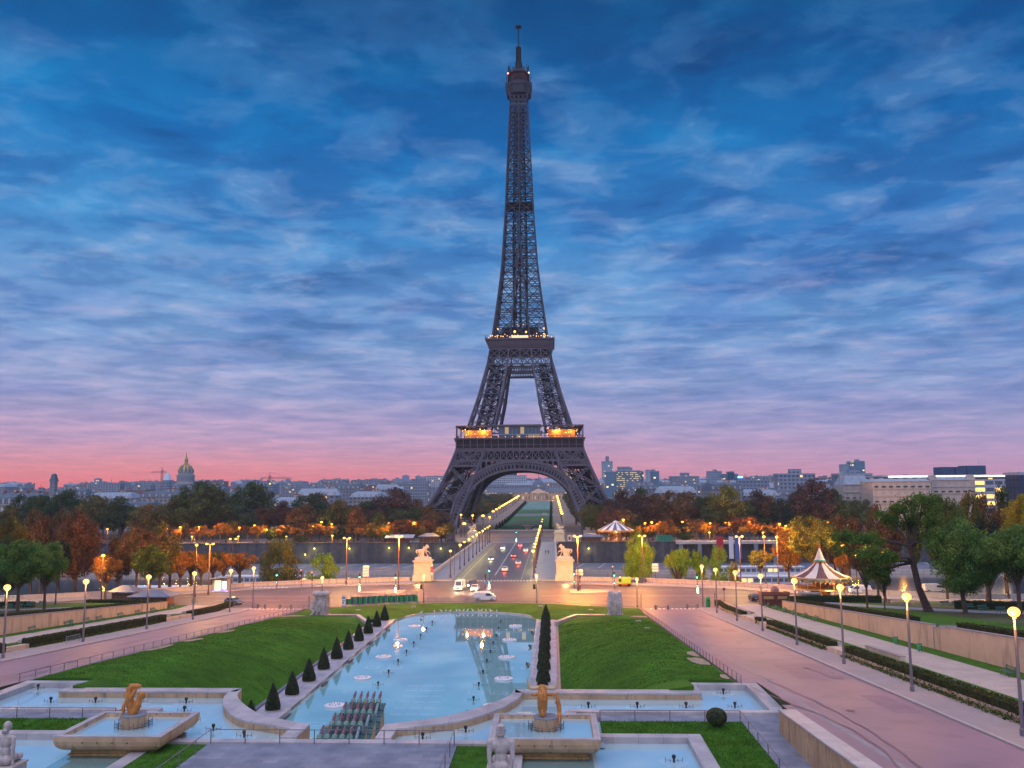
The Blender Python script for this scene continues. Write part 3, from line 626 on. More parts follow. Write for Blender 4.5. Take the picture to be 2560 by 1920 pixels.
# legs, lower and middle stages
def leg(sx,sy,zs,gw,bw,dbl,name):
    m=MB(); c=lambda u,v,z:tp(sx*(ho(z) if u else hi(z)),sy*(ho(z) if v else hi(z)),z)
    for u,v in ((1,1),(1,0),(0,1),(0,0)):
        for z0,z1 in zip(zs,zs[1:]):
            n=2
            for k in range(n):
                za,zb=z0+(z1-z0)*k/n,z0+(z1-z0)*(k+1)/n; m.beam(c(u,v,za),c(u,v,zb),gw,gw)
    for z0,z1 in zip(zs,zs[1:]):
        for (u0,v0),(u1,v1) in (((1,1),(0,1)),((1,1),(1,0)),((0,0),(0,1)),((0,0),(1,0))):
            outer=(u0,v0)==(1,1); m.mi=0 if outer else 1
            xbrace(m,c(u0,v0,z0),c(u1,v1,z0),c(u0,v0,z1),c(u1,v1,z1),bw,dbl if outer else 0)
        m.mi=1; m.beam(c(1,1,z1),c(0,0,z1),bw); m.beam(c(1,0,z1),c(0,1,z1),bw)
        if outer:
            mid=(z0+z1)/2; m.beam(c(1,1,mid),c(0,1,mid),bw*.7); m.beam(c(1,1,mid),c(1,0,mid),bw*.7)
    # inner lift track and stair lattice
    m.mi=1
    t=lambda a,z:tp(sx*(hi(z)+(ho(z)-hi(z))*a[0]),sy*(hi(z)+(ho(z)-hi(z))*a[1]),z)
    for a in ((.35,.35),(.65,.35),(.35,.65),(.65,.65)):
        for z0,z1 in zip(zs,zs[1:]): m.beam(t(a,z0),t(a,z1),.55)
    for z0,z1 in zip(zs,zs[1:]):
        n=5
        for k in range(n):
            za,zb=z0+(z1-z0)*k/n,z0+(z1-z0)*(k+1)/n
            m.beam(t((.35,.35),za),t((.65,.35),zb),.35); m.beam(t((.65,.65),za),t((.35,.65),zb),.35); m.beam(t((.2,.8),za),t((.8,.2),za),.3); m.beam(t((.35,.35),za),t((.35,.65),zb),.3); m.beam(t((.65,.65),za),t((.65,.35),zb),.3)
    return tbuild(m,name,[iron,iron_shade])
def lerps(a,b,n): return [a+(b-a)*k/n for k in range(n+1)]
for sx in (-1,1):
    for sy in (-1,1):
        leg(sx,sy,[1.5,13,25,36.5,46],1.25,.42,.62,'leg')
        leg(sx,sy,[59.5,69.5,79,88.3,97],1.05,.34,.42,'upper_leg')
        m=MB()
        for u in (ho(0)-1.5,hi(0)+1.5):
            for v in (ho(0)-1.5,hi(0)+1.5):
                a,b=TX+sx*u,TY+sy*v; m.prism([(a-3.4,b-3.4),(a+3.4,b-3.4),(a+3.4,b+3.4),(a-3.4,b+3.4)],-1.2,2.0); m.prism([(a-2.2,b-2.2),(a+2.2,b-2.2),(a+2.2,b+2.2),(a-2.2,b+2.2)],2.0,3.6); tbuild(m,'masonry_foot',stone); m=MB()
# arches and friezes on each side
for k in range(4):
    def P(x,z,dy=0):
        y=-(ho(z))-dy; a,b=rot4(k,x,y); return tp(a,b,z)
    ext=lambda t:(37.6*math.sin(t)**(2/2.3) if t>0 else 0,39.3*math.cos(t)**(2/2.3) if t<PI/2 else 0)
    inn=lambda t:(33.6*math.sin(t)**(2/2.3) if t>0 else 0,34.6*math.cos(t)**(2/2.3) if t<PI/2 else 0)
    m=MB(); n=30
    for s in (-1,1):
        pts=[]
        for j in range(n+1):
            t=PI/2*j/n; xe,ze=ext(t); xi,zi=inn(t); pts.append((s*xe,ze,s*xi,zi))
        for j in range(n):
            a,b=pts[j],pts[j+1]
            m.beam(P(a[0],a[1],.35),P(b[0],b[1],.35),.75,1.3); m.beam(P(a[2],a[3],.35),P(b[2],b[3],.35),.7,1.3)
            m.beam(P(a[2]*.35+a[0]*.65,a[3]*.35+a[1]*.65,.3),P(b[2]*.35+b[0]*.65,b[3]*.35+b[1]*.65,.3),.3,.5)
            m.beam(P(a[0],a[1],.3),P(a[2],a[3],.3),.32,.5)
            q=((a[0]+b[0])/2,(a[1]+b[1])/2); r=(a[2],a[3]); r2=(b[2],b[3]); m.beam(P(*q,.3),P(*r,.3),.26); m.beam(P(*q,.3),P(*r2,.3),.26)
        # soffit going back into the tower, and dark plates added as painted shade
        m.mi=1
        for j in range(n):
            a,b=pts[j],pts[j+1]
            if a[3]<1: continue
            m.add([P(a[0],a[1],-1.3),P(b[0],b[1],-1.3),P(b[2],b[3],-1.3),P(a[2],a[3],-1.3)],[(0,1,2,3)])
            A,B=Vector(P(a[2],a[3],0)),Vector(P(b[2],b[3],0)); yv=Vector(rot4(k,0,1)+(0,))
            if j%1==0: m.beam(A,A+yv*4.2,.35); m.beam(A,B+yv*4.2,.25)
            m.beam(A+yv*4.2,B+yv*4.2,.5,.8)
        m.mi=0
    tbuild(m,'arch',[iron,iron_shade])
    # spandrel: plate with arched openings between arch and frieze
    m=MB()
    for s in (-1,1):
        for j,x in enumerate((9.5,12.6,15.7,18.7,21.6)):
            ze=39.3*(1-(x/37.6)**2.3)**(1/2.3)
            m.beam(P(s*x,ze,0.1),P(s*x,39.9,.1),.55,.5)
            # arch head
            if j<4:
                x2=(12.6,15.7,18.7,21.6)[j]
                for q in range(5):
                    t0,t1=PI*q/5,PI*(q+1)/5; cx_=(x+x2)/2; r=(x2-x)/2; h0=39.6-1.3*0
                    m.beam(P(s*(cx_-r*math.cos(t0)),38.1+r*math.sin(t0)*.9,.1),P(s*(cx_-r*math.cos(t1)),38.1+r*math.sin(t1)*.9,.1),.5,.4)
        
    for x in [i*1.5-28.5 for i in range(39)]:
        pass
    zt0,zt1=39.9,45.3
    w0,w1=ho(zt0)-1,ho(zt1)-1; N_=20
    for j in range(N_):
        u0,u1=-1+2*j/N_,-1+2*(j+1)/N_
        a0,b0,a1,b1=P(w0*u0,zt0),P(w0*u1,zt0),P(w1*u0,zt1),P(w1*u1,zt1)
        m.beam(a0,b1,.36); m.beam(b0,a1,.36); m.beam(a0,a1,.42)
    m.beam(P(-w1,zt1),P(w1,zt1),.8,.8); m.beam(P(-ho(46),46,.2),P(ho(46),46,.2),1.0,.9); m.beam(P(-w0,zt0),P(w0,zt0),.75,.8)
    # diamond band on the legs below
    zd=36.9
    for s in (-1,1):
        xo0,xo1=ho(zd)-.5,ho(39.4)-.5; xi0,xi1=hi(zd)+.5,hi(39.4)+.3; n_=9
        m.beam(P(s*xo0,zd),P(s*xi0,zd),.7,.7)
        for j in range(n_):
            u0,u1=j/n_,(j+1)/n_
            a0=P(s*(xi0+(xo0-xi0)*u0),zd);b0=P(s*(xi0+(xo0-xi0)*u1),zd);a1=P(s*(xi1+(xo1-xi1)*u0),39.6);b1=P(s*(xi1+(xo1-xi1)*u1),39.6)
            m.beam(a0,b1,.34); m.beam(b0,a1,.34)
    tbuild(m,'lattice_frieze')
    m=MB()
    for s in (-1,1):
        sb=[]
        for z in (37,46):
            for u in (ho(z)-1.,hi(z)+1.): c=rot4(k,s*u,-(ho(z)-2.0)); sb.append(tp(c[0],c[1],z))
        m.add([sb[0],sb[1],sb[3],sb[2]],[(0,1,2,3)])
    for z in (38.5,41,43.5,45.5):
        for yy in (4,8,12): a=rot4(k,-hi(z),-(ho(z)-yy)); b=rot4(k,hi(z),-(ho(z)-yy)); m.beam(tp(a[0],a[1],z),tp(b[0],b[1],z),.55) if z>41 or yy>8 else None
    for j in range(13):
        x0=-hi(43)+2*hi(43)*j/13; x1=x0+2*hi(43)/13*.74; q=[rot4(k,x,-(ho(43)-2.6)) for x in (x0,x1)]; m.add([tp(q[0][0],q[0][1],40.2),tp(q[1][0],q[1][1],40.2),tp(q[1][0],q[1][1],45.6),tp(q[0][0],q[0][1],45.6)],[(0,1,2,3)])
    tbuild(m,'girders_and_shade_plates',iron_shade)
    # dark plates added among the girders paint the interior shade behind the frieze
    # consoles + cove of first platform
    m=MB(); G=35.9
    a,b=G,G
    for j in range(19):
        x=-G+2*G*j/18
        def Q(x,y,z): c=rot4(k,x,y); return tp(c[0],c[1],z)
        m.beam(Q(x,-G-.1,46.6),Q(x,-G-.1,52.),.45,.5)
        m.beam(Q(x,-G-.3,50.2),Q(x,-G-.9,52.2),.5,.5)
        x2=x; 
    for z,w,h,o in ((46.4,1.0,.7,.15),(48.6,.3,.3,.12),(51.9,.6,.4,.35),(52.35,1.6,.5,.5)):
        m.beam(Q(-G-o,-G-o,z),Q(G+o,-G-o,z),w,h)
    tbuild(m,'gallery_front')
    # balustrade, posts and roof beam of first gallery
    m=MB()
    for j in range(61):
        x=-36+72*j/60; m.beam(Q(x,-36.1,52.6),Q(x,-36.1,53.7),.12)
    m.beam(Q(-36.2,-36.1,53.75),Q(36.2,-36.1,53.75),.22)
    for x in (-35.9,-33,-28.5,-14,14,28.5,33,35.9): m.beam(Q(x,-35.9,52.6),Q(x,-35.9,59.2),.3)
    for x in (-33,33): m.beam(Q(x,-35.9,52.6),Q(x,-30,59.2),.25)
    m.beam(Q(-36.3,-35.9,59.4),Q(36.3,-35.9,59.4),.7,.6)
    tbuild(m,'gallery_screen')
m=MB()
def frame(z0,z1,ro,ri):
    for (a,b,c,d) in ((-ro,ro,-ro,-ri),(-ro,ro,ri,ro),(-ro,-ri,-ri,ri),(ri,ro,-ri,ri)): m.box(TX+a,TX+b,TY+c,TY+d,z0,z1)
frame(46.2,52.2,35.6,35.2); frame(51.9,52.5,36,17); frame(59.1,59.5,36,30.5)
tbuild(m,'first_platform',iron_shade)
# pavilions of the first floor
glw=winmat('pavilion_glass',(.16,.26,.36),(.05,.12,.20),2.2,6.2,.32,(.04,.96),(.05,.95),(1,.55,.15),.5,.1)
for k in range(4):
    m=MB(); a=rot4(k,-11.8,-34); b=rot4(k,11.8,-23); x0,x1=sorted((a[0],b[0])); y0,y1=sorted((a[1],b[1])); m.box(TX+x0,TX+x1,TY+y0,TY+y1,52.5,58.7); o=tbuild(m,'pavilion',glw)
    m=MB(); m.box(TX+x0-.5,TX+x1+.5,TY+y0-.5,TY+y1+.5,58.7,60.2); tbuild(m,'pavilion_roof',mat('pavilion_roof_metal',(.12,.14,.20),.4,.1,.5))
amber=emat('amber_light',(1.0,.36,.04),2.6); warmw=emat('warm_light',(1.0,.62,.22),12.); redl=emat('red_light',(1.,.06,.015),2.5)
random.seed(11)
wood=mat('amber_wall',(.55,.25,.08),.7,.4,.6)
for k in range(4):
    for s in (-1,1):
        m=MB(); a=rot4(k,s*16,-31.5); b=rot4(k,s*29.5,-25); x0,x1=sorted((a[0],b[0])); y0,y1=sorted((a[1],b[1])); m.box(TX+x0,TX+x1,TY+y0,TY+y1,52.5,57.2); tbuild(m,'shop_front',wood)
    m=MB()
    for j in range(9):
        for s in (-1,1):
            x=s*random.uniform(15.5,31); c=rot4(k,x,-32.6-random.uniform(0,1)); m=MB(); m.ball(tp(c[0],c[1],random.uniform(54.5,58)),.34,6,4); (k==0 or j<3) and tbuild(m,'gallery_light',amber)
    for j in range(17 if k==0 else 6):
        c=rot4(k,-32+j*4,-36.4); m=MB(); m.ball(tp(c[0],c[1],53.1),.2,6,4); tbuild(m,'gallery_light',amber)
for x,y in ((-30,-33),(-21,-33.2),(21,-33.2),(30,-33)):
    ld=bpy.data.lights.new('gallery_lamp','POINT'); ld.energy=1800; ld.color=(1,.45,.1); ld.shadow_soft_size=.6; o=bpy.data.objects.new('gallery_lamp',ld); COL.objects.link(o); o.location=(TX+x,TY+y,56.5)
# middle stage: truss under the second floor
for k in range(4):
    def P(x,z,dy=0):
        y=-(ho(z))-dy; a,b=rot4(k,x,y); return tp(a,b,z)
    m=MB(); w=ho(97); N_=26
    for j in range(N_):
        u0,u1=-1+2*j/N_,-1+2*(j+1)/N_
        a0,b0,a1,b1=P(ho(97.2)*u0,97.2),P(ho(97.2)*u1,97.2),P(ho(100.8)*u0,100.8),P(ho(100.8)*u1,100.8); m.beam(a0,b1,.3); m.beam(b0,a1,.3)
    for z,w in ((97,.9),(101,.8),(106.3,.8)): m.beam(P(-ho(z),z),P(ho(z),z),w,.7)
    for u0,u1 in ((-1,-.68),(-.68,-.38),(-.38,0),(0,.38),(.38,.68),(.68,1)):
        xbrace(m,P(ho(101)*u0,101),P(ho(101)*u1,101),P(ho(106.3)*u0,106.3),P(ho(106.3)*u1,106.3),.45)
        m.beam(P(ho(101)*u0,101),P(ho(106.3)*u0,106.3),.6)
    for s in (-1,1):
        m.beam(P(s*ho(97),97),P(s*ho(106.3),106.3),1.0); m.beam(P(s*hi(97),97),P(s*hi(106.3),106.3),.9)
    for yy in (2.5,5.):      # inner girders
        for z,z2 in ((92.8,96.2),):
            for j in range(10):
                x0,x1=-7.8+1.56*j,-7.8+1.56*(j+1); yv=-(ho(97)-yy*2.2); A=lambda x,z:tp(*rot4(k,x,yv),z)
                m.beam(A(x0,z),A(x1,z2),.25); m.beam(A(x1,z),A(x0,z2),.25)
            m.beam(A(-8.2,z),A(8.2,z),.6); m.beam(A(-8.2,z2),A(8.2,z2),.5)
    tbuild(m,'second_floor_truss')
m=MB()
def rings(pr,mt,name,n=4,rot=PI/4):
    m=MB(); m.lathe((TX,TY,0),[(r*math.sqrt(2),z) for r,z in pr],4,True,rot=PI/4); return tbuild(m,name,mt)
rings([(17.4,106.4),(18.0,106.9),(19.0,108.8),(19.7,111.2),(20.6,111.6),(20.6,112.5),(19.9,112.5),(19.9,112.1),(6,112.1)],iron,'second_platform')
m=MB()
for k in range(4):
    Q=lambda x,y,z:tp(*rot4(k,x,y),z)
    for j in range(33):
        x=-20.4+40.8*j/32; m.beam(Q(x,-20.4,112.5),Q(x,-20.4,114.0),.1)
    for z in (113.1,114.1): m.beam(Q(-20.4,-20.4,z),Q(20.4,-20.4,z),.12)
    for j in range(18):
        x=-18.7+37.4*j/17; m.beam(Q(x,-17.7,106.6),Q(x,-19.6,111.3),.18,.3)
tbuild(m,'second_railing')
m=MB(); m.box(TX-13.5,TX+13.5,TY-13.5,TY+13.5,112.4,116.2); m.box(TX-11,TX+11,TY-11,TY+11,116.2,120.5); tbuild(m,'second_floor_pavilion',iron_shade)
m=MB(); random.seed(5)
for k in range(4):
    for j in range(20):
        x=-16.5+33*j/19+random.uniform(-.5,.5); c=rot4(k,x,-16.6-random.uniform(0,2.5)); m=MB(); (k==0 or j%2) and m.ball(tp(c[0],c[1],113.6+random.uniform(0,.9)),random.uniform(.22,.42),6,4); m.v and tbuild(m,'second_floor_light',emat('gold_light',(1.,.45,.05),2.6))
    for x,z,r in ((-3.2,117.3,.75),(3.6,117.,.6),(-1.5,121.8,.4),(2.,121.8,.4),(-9,115.8,.3),(10,116,.3)):
        c=rot4(k,x,-14.2); m=MB(); m.ball(tp(c[0],c[1],z),r,8,6); tbuild(m,'second_floor_light',emat('gold_light',(1.,.45,.05),2.6))
m=MB()
for k in range(4):
    c=rot4(k,0,-17.3); c2=rot4(k,5.2,-17.0); x0,x1=sorted((TX+c[0]-(5 if k%2==0 else .15),TX+c[0]+(5 if k%2==0 else .15))); y0,y1=sorted((TY+c[1]-(.15 if k%2==0 else 5),TY+c[1]+(.15 if k%2==0 else 5))); m=MB(); m.box(x0,x1,y0,y1,112.6,114.3); tbuild(m,'lit_counter',emat('gold_panel',(1.,.55,.12),1.6))
# upper shaft
zs=[113,121.8,131.3,141,150.6,160,168.5,176.8,184.6,192.2,199.5,206.5,213.3,219.8,226,232,237.8,243.4,248.8,254,259,263.5]
for k in range(4):
    m=MB()
    def P(x,z): a,b=rot4(k,x,-ho(z)); return tp(a,b,z)
    for z0,z1 in zip(zs,zs[1:]):
        gw=.95 if z0<180 else .75; bw=.44
        m.beam(P(-ho(z0),z0),P(-ho(z1),z1),gw); 
        for s in (-1,1):
            if hi(z0)>.3:
                m.beam(P(s*hi(z0),z0),P(s*hi(z1),z1),gw*.75)
            elif s==1: m.beam(P(0,z0),P(0,z1),.7)
            xbrace(m,P(s*hi(z0),z0),P(s*ho(z0),z0),P(s*hi(z1),z1),P(s*ho(z1),z1),bw)
            mid=(z0+z1)/2
            m.beam(P(s*hi(mid),mid),P(s*ho(mid),mid),.28)
            if z0<170:      # secondary horizontal lattice bands seen against the sky
                for zz in (z1-.2,z1-1.1,z1-2.0): m.beam(P(s*hi(zz),zz),P(s*ho(zz),zz),.22)
                for q in range(5):
                    u0,u1=q/5,(q+1)/5; X=lambda u,z:s*(hi(z)+(ho(z)-hi(z))*u); m.beam(P(X(u0,z1-2),z1-2),P(X(u1,z1-.2),z1-.2),.2)
        if hi(z0)>1: xbrace(m,P(-hi(z0),z0),P(hi(z0),z0),P(-hi(z1),z1),P(hi(z1),z1),bw)
        m.beam(P(-ho(z1)*.0,z1-.5),P(0,z1+.5),1.1,1.1)
    tbuild(m,'shaft_face',mat('shaded_upper_iron',(.052,.052,.085),.6,.12,.25))  # darker, bluer copy of the tower iron: shade painted into the upper shaft
m=MB()      # lift shafts, stair and diaphragms inside
for z0,z1 in zip(zs,zs[1:]):
    r0,r1=ho(z0),ho(z1)
    for a,b in ((-.45,-.3),(.45,-.3),(-.45,.3),(.45,.3),(0,-.35)):
        f=lambda z:min(4.4,ho(z)*.5)
        m.beam(tp(a*2*f(z0),b*2*f(z0),z0),tp(a*2*f(z1),b*2*f(z1),z1),1.35 if z0<180 else .85,1.1)
    g=min(4.4,r1*.5)
    for a in (-1,1):
        m.beam(tp(-r1,a*g*.7,z1),tp(r1,a*g*.7,z1),.3); m.beam(tp(a*g*.7,-r1,z1),tp(a*g*.7,r1,z1),.3)
        m.beam(tp(a*g*.9,-g*.6,z0),tp(-a*g*.9,-g*.6,z1),.3); m.beam(tp(a*g*.9,g*.6,z0),tp(-a*g*.9,g*.6,z1),.3)
        m.beam(tp(-g*.6,a*g*.9,z0),tp(-g*.6,-a*g*.9,z1),.3); m.beam(tp(-r1,a*r1,z1),tp(r1,-a*r1,z1),.25)
    zq=z0
    while zq<z1-1: m.beam(tp(-g*.9,-g*.7,zq),tp(g*.9,-g*.5,zq+1.2),.22); m.beam(tp(g*.9,g*.6,zq),tp(-g*.9,g*.6,zq+1.2),.22); zq+=2.2
tbuild(m,'lift_shaft',iron_shade)
rings([(7.8,198.4),(8.3,198.8),(8.3,199.7),(4,200.0)],iron_shade,'intermediate_platform')
# summit: heights read off the photograph at the tower's distance
zc=lambda cy: yp(1121,(30+cy/4.485)/1.1573,TY-3).z
m=MB()
za,zb,zd_,ze_,zf_=zc(1050),zc(950),zc(845),zc(800),zc(760)
for k in range(4):
    Q=lambda x,y,z:tp(*rot4(k,x,y),z); r=5.4
    for x in (-r,-r*.5,0,r*.5,r): m.beam(Q(x,-r,za),Q(x,-r,zd_),.4)
    for z in (za,(za+zb)/2,zb): m.beam(Q(-r,-r,z),Q(r,-r,z),.45)
    for x in (-r,-r/2,0,r/2):
        xbrace(m,Q(x,-r,za),Q(x+r/2,-r,za),Q(x,-r,zb),Q(x+r/2,-r,zb),.25); xbrace(m,Q(x,-r,zb),Q(x+r/2,-r,zb),Q(x,-r,zd_),Q(x+r/2,-r,zd_),.25)
    for s in (-1,1):
        prev=None
        for q in range(7):
            t=q/6; x=r+3.2*(1-math.cos(t*PI/2)); z=zc(1010)+(zd_-zc(1010))*math.sin(t*PI/2)**1.0
            p=Q(s*x,-r,z)
            if prev: m.beam(prev,p,.3)
            prev=p
tbuild(m,'summit_brackets')
m=MB(); oc=lambda r:r/math.cos(PI/8)
m.lathe((TX,TY,0),[(oc(5.1),zb),(oc(7.6),zc(930)),(oc(8.1),zd_),(oc(8.4),zd_+.2),(oc(8.4),ze_),(oc(8.0),ze_),(oc(7.6),ze_+.3)],8,rot=PI/8); tbuild(m,'summit_gallery',mat('shaded_summit_iron',(.045,.042,.06),.6,.12,.25))  # darker iron copy: shade painted in against the bright overhead sky
m=MB(); m.lathe((TX,TY,0),[(oc(6.8),ze_),(oc(6.8),zc(745)),(oc(5.6),zc(740)),(oc(5.6),zc(700)),(oc(6.6),zc(690)),(oc(6.6),zc(680)),(oc(4.8),zc(650)),(oc(3.4),zc(640)),(oc(2.2),zc(615)),(oc(2.2),zc(545)),(oc(1.4),zc(540)),(oc(1.3),zc(365)),(oc(.7),zc(360)),(.3,zc(355))],8,rot=PI/8); tbuild(m,'summit_cabin',iron_shade)
m=MB()
for k in range(4):
    Q=lambda x,y,z:tp(*rot4(k,x,y),z)
    for j in range(17): x=-7.6+15.2*j/16; m.beam(Q(x,-7.6,ze_),Q(x,-7.6,zf_),.12)
    m.beam(Q(-7.8,-7.6,zf_),Q(7.8,-7.6,zf_),.2); m.beam(Q(-7.7,-7.6,(ze_+zf_)/2),Q(7.7,-7.6,(ze_+zf_)/2),.15)
    for x in (-6.3,6.3): m.beam(Q(x,-6.3,ze_),Q(x,-6.3,zc(630)),.5)
    for j in range(8):
        x=-5.8+11.6*j/7; m.beam(Q(x,-5.4,zc(690)),Q(x,-5.2,zc(630+random.uniform(-18,20))),.35)
        x=-3.5+7*j/7; m.beam(Q(x,-3.4,zc(645)),Q(x,-3.3,zc(612+random.uniform(-12,14))),.35)
    m.beam(Q(-8.3,-7,zd_+1),Q(-10.3,-8.5,zc(790)),.12)
    for z in (380,400,430,455,480,505,530): m.beam(Q(-1.5,-1.5,zc(z)),Q(1.5,-1.5,zc(z)),.35)
    m.beam(Q(-.35,-.35,zc(360)),Q(-.35,-.35,zc(150)),.22)
    for j in range(22):
        z0,z1=zc(355-j*9.3),zc(355-(j+1)*9.3); m.beam(Q(-.35,-.35,z0),Q(.35,-.35,z1),.14)
    m.beam(Q(-2.3,-.1,zc(152)),Q(2.3,-.1,zc(150)),.3); m.beam(Q(-1.6,-1.6,zc(140)),Q(1.6,-1.6,zc(140)),.25); m.beam(Q(-2.3,0,zc(158)),Q(-2.3,0,zc(125)),.16); m.beam(Q(-.9,-.9,zc(150)),Q(-.9,-.9,zc(112)),.16)
tbuild(m,'antenna',iron_shade)
m=MB(); m.lathe((TX,TY,0),[(.4,zc(160)),(1.7,zc(148)),(1.7,zc(134)),(.3,zc(118))],8); tbuild(m,'antenna_head',iron_shade)
m=MB(); 
for k in range(4):
    c=rot4(k,-6.55,-6.55); m=MB(); m.ball(tp(c[0],c[1],zc(716)),.55,8,6); tbuild(m,'red_beacon',redl)
for sx in (-1,1):
    ld=bpy.data.lights.new('beacon_lamp','POINT'); ld.energy=900; ld.color=(1,.12,.03); ld.shadow_soft_size=.5; o=bpy.data.objects.new('beacon_lamp',ld); COL.objects.link(o); o.location=(TX+sx*6.6,TY-7.6,zc(712))
# ================= lamps =================
lampglow=emat('lamp_globe_glow',(1.,.52,.09),2.3,(.3,.2,.1)); yelglow=emat('yellow_lamp_glow',(1.,.70,.06),2.4,(.3,.25,.1)); orglow=emat('sodium_lamp_glow',(1.,.38,.03),2.6,(.3,.15,.05)); whglow=emat('white_lamp_glow',(1.,.95,.75),8.)
def globe_lamp(h,r=.40,glow=lampglow,name='street_lamp'):
    t=empty(name); m=MB(); m.lathe((0,0,0),[(.19,0),(.19,.45),(.13,.5),(.10,h-1.25),(.13,h-1.2)],12); m.build('post',greyiron,t)
    m=MB(); m.lathe((0,0,0),[(.07,h-1.2),(.07,h-.5),(.15,h-.42),(.15,h-.34)],10); m.build('collar',mat('pale_lamp_metal',(.5,.45,.4),.4),t)
    m=MB(); m.ball((0,0,h),r,16,10,.88); m.build('globe',glow,t,smooth=True); return t
NL={'front':'nearest'}
ORD=['first','second','third','fourth','fifth','sixth','seventh','eighth','ninth','tenth','eleventh','twelfth','thirteenth','fourteenth','fifteenth','sixteenth','seventeenth','eighteenth','nineteenth','twentieth']
L0=globe_lamp(8.2); L0.location=(48.2,62.4,zr(62.4)+.13)
GL='tall globe lamps along both avenues'
tag(L0,'tall grey lamp with glowing globe on right avenue pavement, nearest of its row','street lamp',GL)
for i,Y in enumerate((80.7,98.9,117.3,136,154.5,173)):
    c=copy_tree(L0,loc=(48.2,Y,zr(Y)+.13)); tag(c,f'tall grey lamp with glowing globe on right avenue pavement, {ORD[i+1]} from the camera','street lamp',GL)
for i,Y in enumerate((102.4,120.1,139.1,157.2,175.3)):
    c=copy_tree(L0,loc=(-48.7,Y,zr(Y)+.13)); tag(c,f'tall grey lamp with globe on left avenue pavement, {ORD[i]} from the camera','street lamp',GL)
c=copy_tree(L0,loc=(47.6,185.3,.0)); tag(c,'tall globe lamp by the green bin where right avenue meets the square','street lamp',GL)
c=copy_tree(L0,loc=(-47.0,184,.0)); tag(c,'tall globe lamp where the left avenue meets the square','street lamp',GL)
B0=globe_lamp(5.75,.34); GB='low globe lamps around the square'; pts=[(33.9,184,'behind the right carved stone block'),(12.9,191.6,'on the kerb right of the pool end'),(-11.8,191.8,'on the kerb beside the striped green barrier'),(-33.4,188.5,'behind the left carved stone block')]
for i,(x,y,w) in enumerate(pts):
    c=B0 if i==0 else copy_tree(B0); c.location=(x,y,0); tag(c,'low dark lamp with bright globe '+w,'street lamp',GB)
# double-headed tall lamps
def double_lamp(h,glow,r=.30,arm=.75,name='street_lamp',n=2):
    t=empty(name); m=MB(); m.lathe((0,0,0),[(.24,0),(.24,.9),(.15,1.),(.08,h)],10); m.build('post',mat('rust_brown_post',(.12,.06,.05),.6),t)
    if n==2:
        m=MB(); m.tube((-arm,0,h-.05),(arm,0,h-.05),.05); m.build('arm',darkiron,t)
        for s in (-1,1): m=MB(); m.ball((s*arm,0,h+.1),r,12,8,.6); m.build('lamp_head',glow,t,smooth=True)
    else: m=MB(); m.ball((0,0,h+.1),r,12,8,.7); m.build('lamp_head',glow,t,smooth=True)
    return t
dl=double_lamp(12.9,orglow,.36); dl.location=(-21.3,214,.1); GD='tall double-headed lamps by the river'
tag(dl,'tall red-brown double-headed sodium lamp left of the bridge statue','street lamp',GD)
c=copy_tree(dl,loc=(22.5,211.5,.1)); tag(c,'tall double-headed sodium lamp by the right bridge statue','street lamp',GD)
dy=double_lamp(11.8,yelglow,.34); dy.location=(-37.2,226.5,.1); tag(dy,'tall double-headed yellow lamp left of the direction signs','street lamp',GD)
for x,y,z,w in ((40.0,231,.1,'in front of the bright green riverside tree'),(64.2,226,.1,'in front of the flag banners'),(-65.,205,.1,'near the lit newsstand on the left embankment'),(-68.0,228,-.1,'rising behind the lit newsstand')):
    c=copy_tree(dy,loc=(x,y,z)); tag(c,'tall double-headed yellow lamp '+w,'street lamp',GD)
sy=double_lamp(11.9,yelglow,.36,n=1); sy.location=(-66.6,201,0); GS='tall single-headed lamps'
tag(sy,'tall single-headed yellow lamp left of the left avenue mouth','street lamp',GS)
for x,y,w in ((72.5,221.5,'right of the flag banners'),(69.6,222.5,'just left of the striped carousel'),(-45,203,'on the left embankment by the road')):
    if x==-45: continue
    c=copy_tree(sy,loc=(x,y,.1)); tag(c,'tall single-headed yellow lamp '+w,'street lamp',GS)
c=copy_tree(sy,loc=(79.8,186.5,.5),sc=(1,1,.80)); tag(c,'yellow lamp on a tall post right of the striped carousel','street lamp',GS)
so=double_lamp(10.2,orglow,.36,n=1); so.location=(-83.,190,.2); tag(so,'tall single sodium lamp among the left trees','street lamp',GS)
c=copy_tree(so,loc=(86.8,190,.2)); tag(c,'sodium lamp shining through the big right tree','street lamp',GS)
c=copy_tree(so,loc=(86.1,214,.2)); tag(c,'sodium lamp behind the striped carousel lighting orange leaves','street lamp',GS)
# bridge lamps
br=double_lamp(7.3,yelglow,.40,n=1); GBR='slim lamps along the bridge footways'
for i,Y in enumerate((240.9,265.8,279.2,294.2,309.3,323.8,336.8,351.6,365.6,379.3,392)):
    c=br if i==0 else copy_tree(br); c.location=(-11.7,Y,.14); tag(c,f'slim yellow lamp on the left bridge footway, {ORD[i]} from the near end','street lamp',GBR)
m=MB(); m.lathe((0,0,0),[(.12,0),(.08,7)],8); o=m.build('lamp_post',greyiron); o.location=(-11.6,250.3,.14); tag(o,'unlit bare post on the left bridge footway between two lamps','post')
for i,Y in enumerate((240,255,270,285,300,315,330,345,360,375,390,440,470)):
    c=copy_tree(br,loc=(11.2,Y,.14)); tag(c,f'slim yellow lamp on the right bridge footway, {ORD[i]} from the near end' if i<11 else f'yellow lamp beyond the right end of the bridge, {"nearer" if i==11 else "farther"} of two','street lamp',GBR)
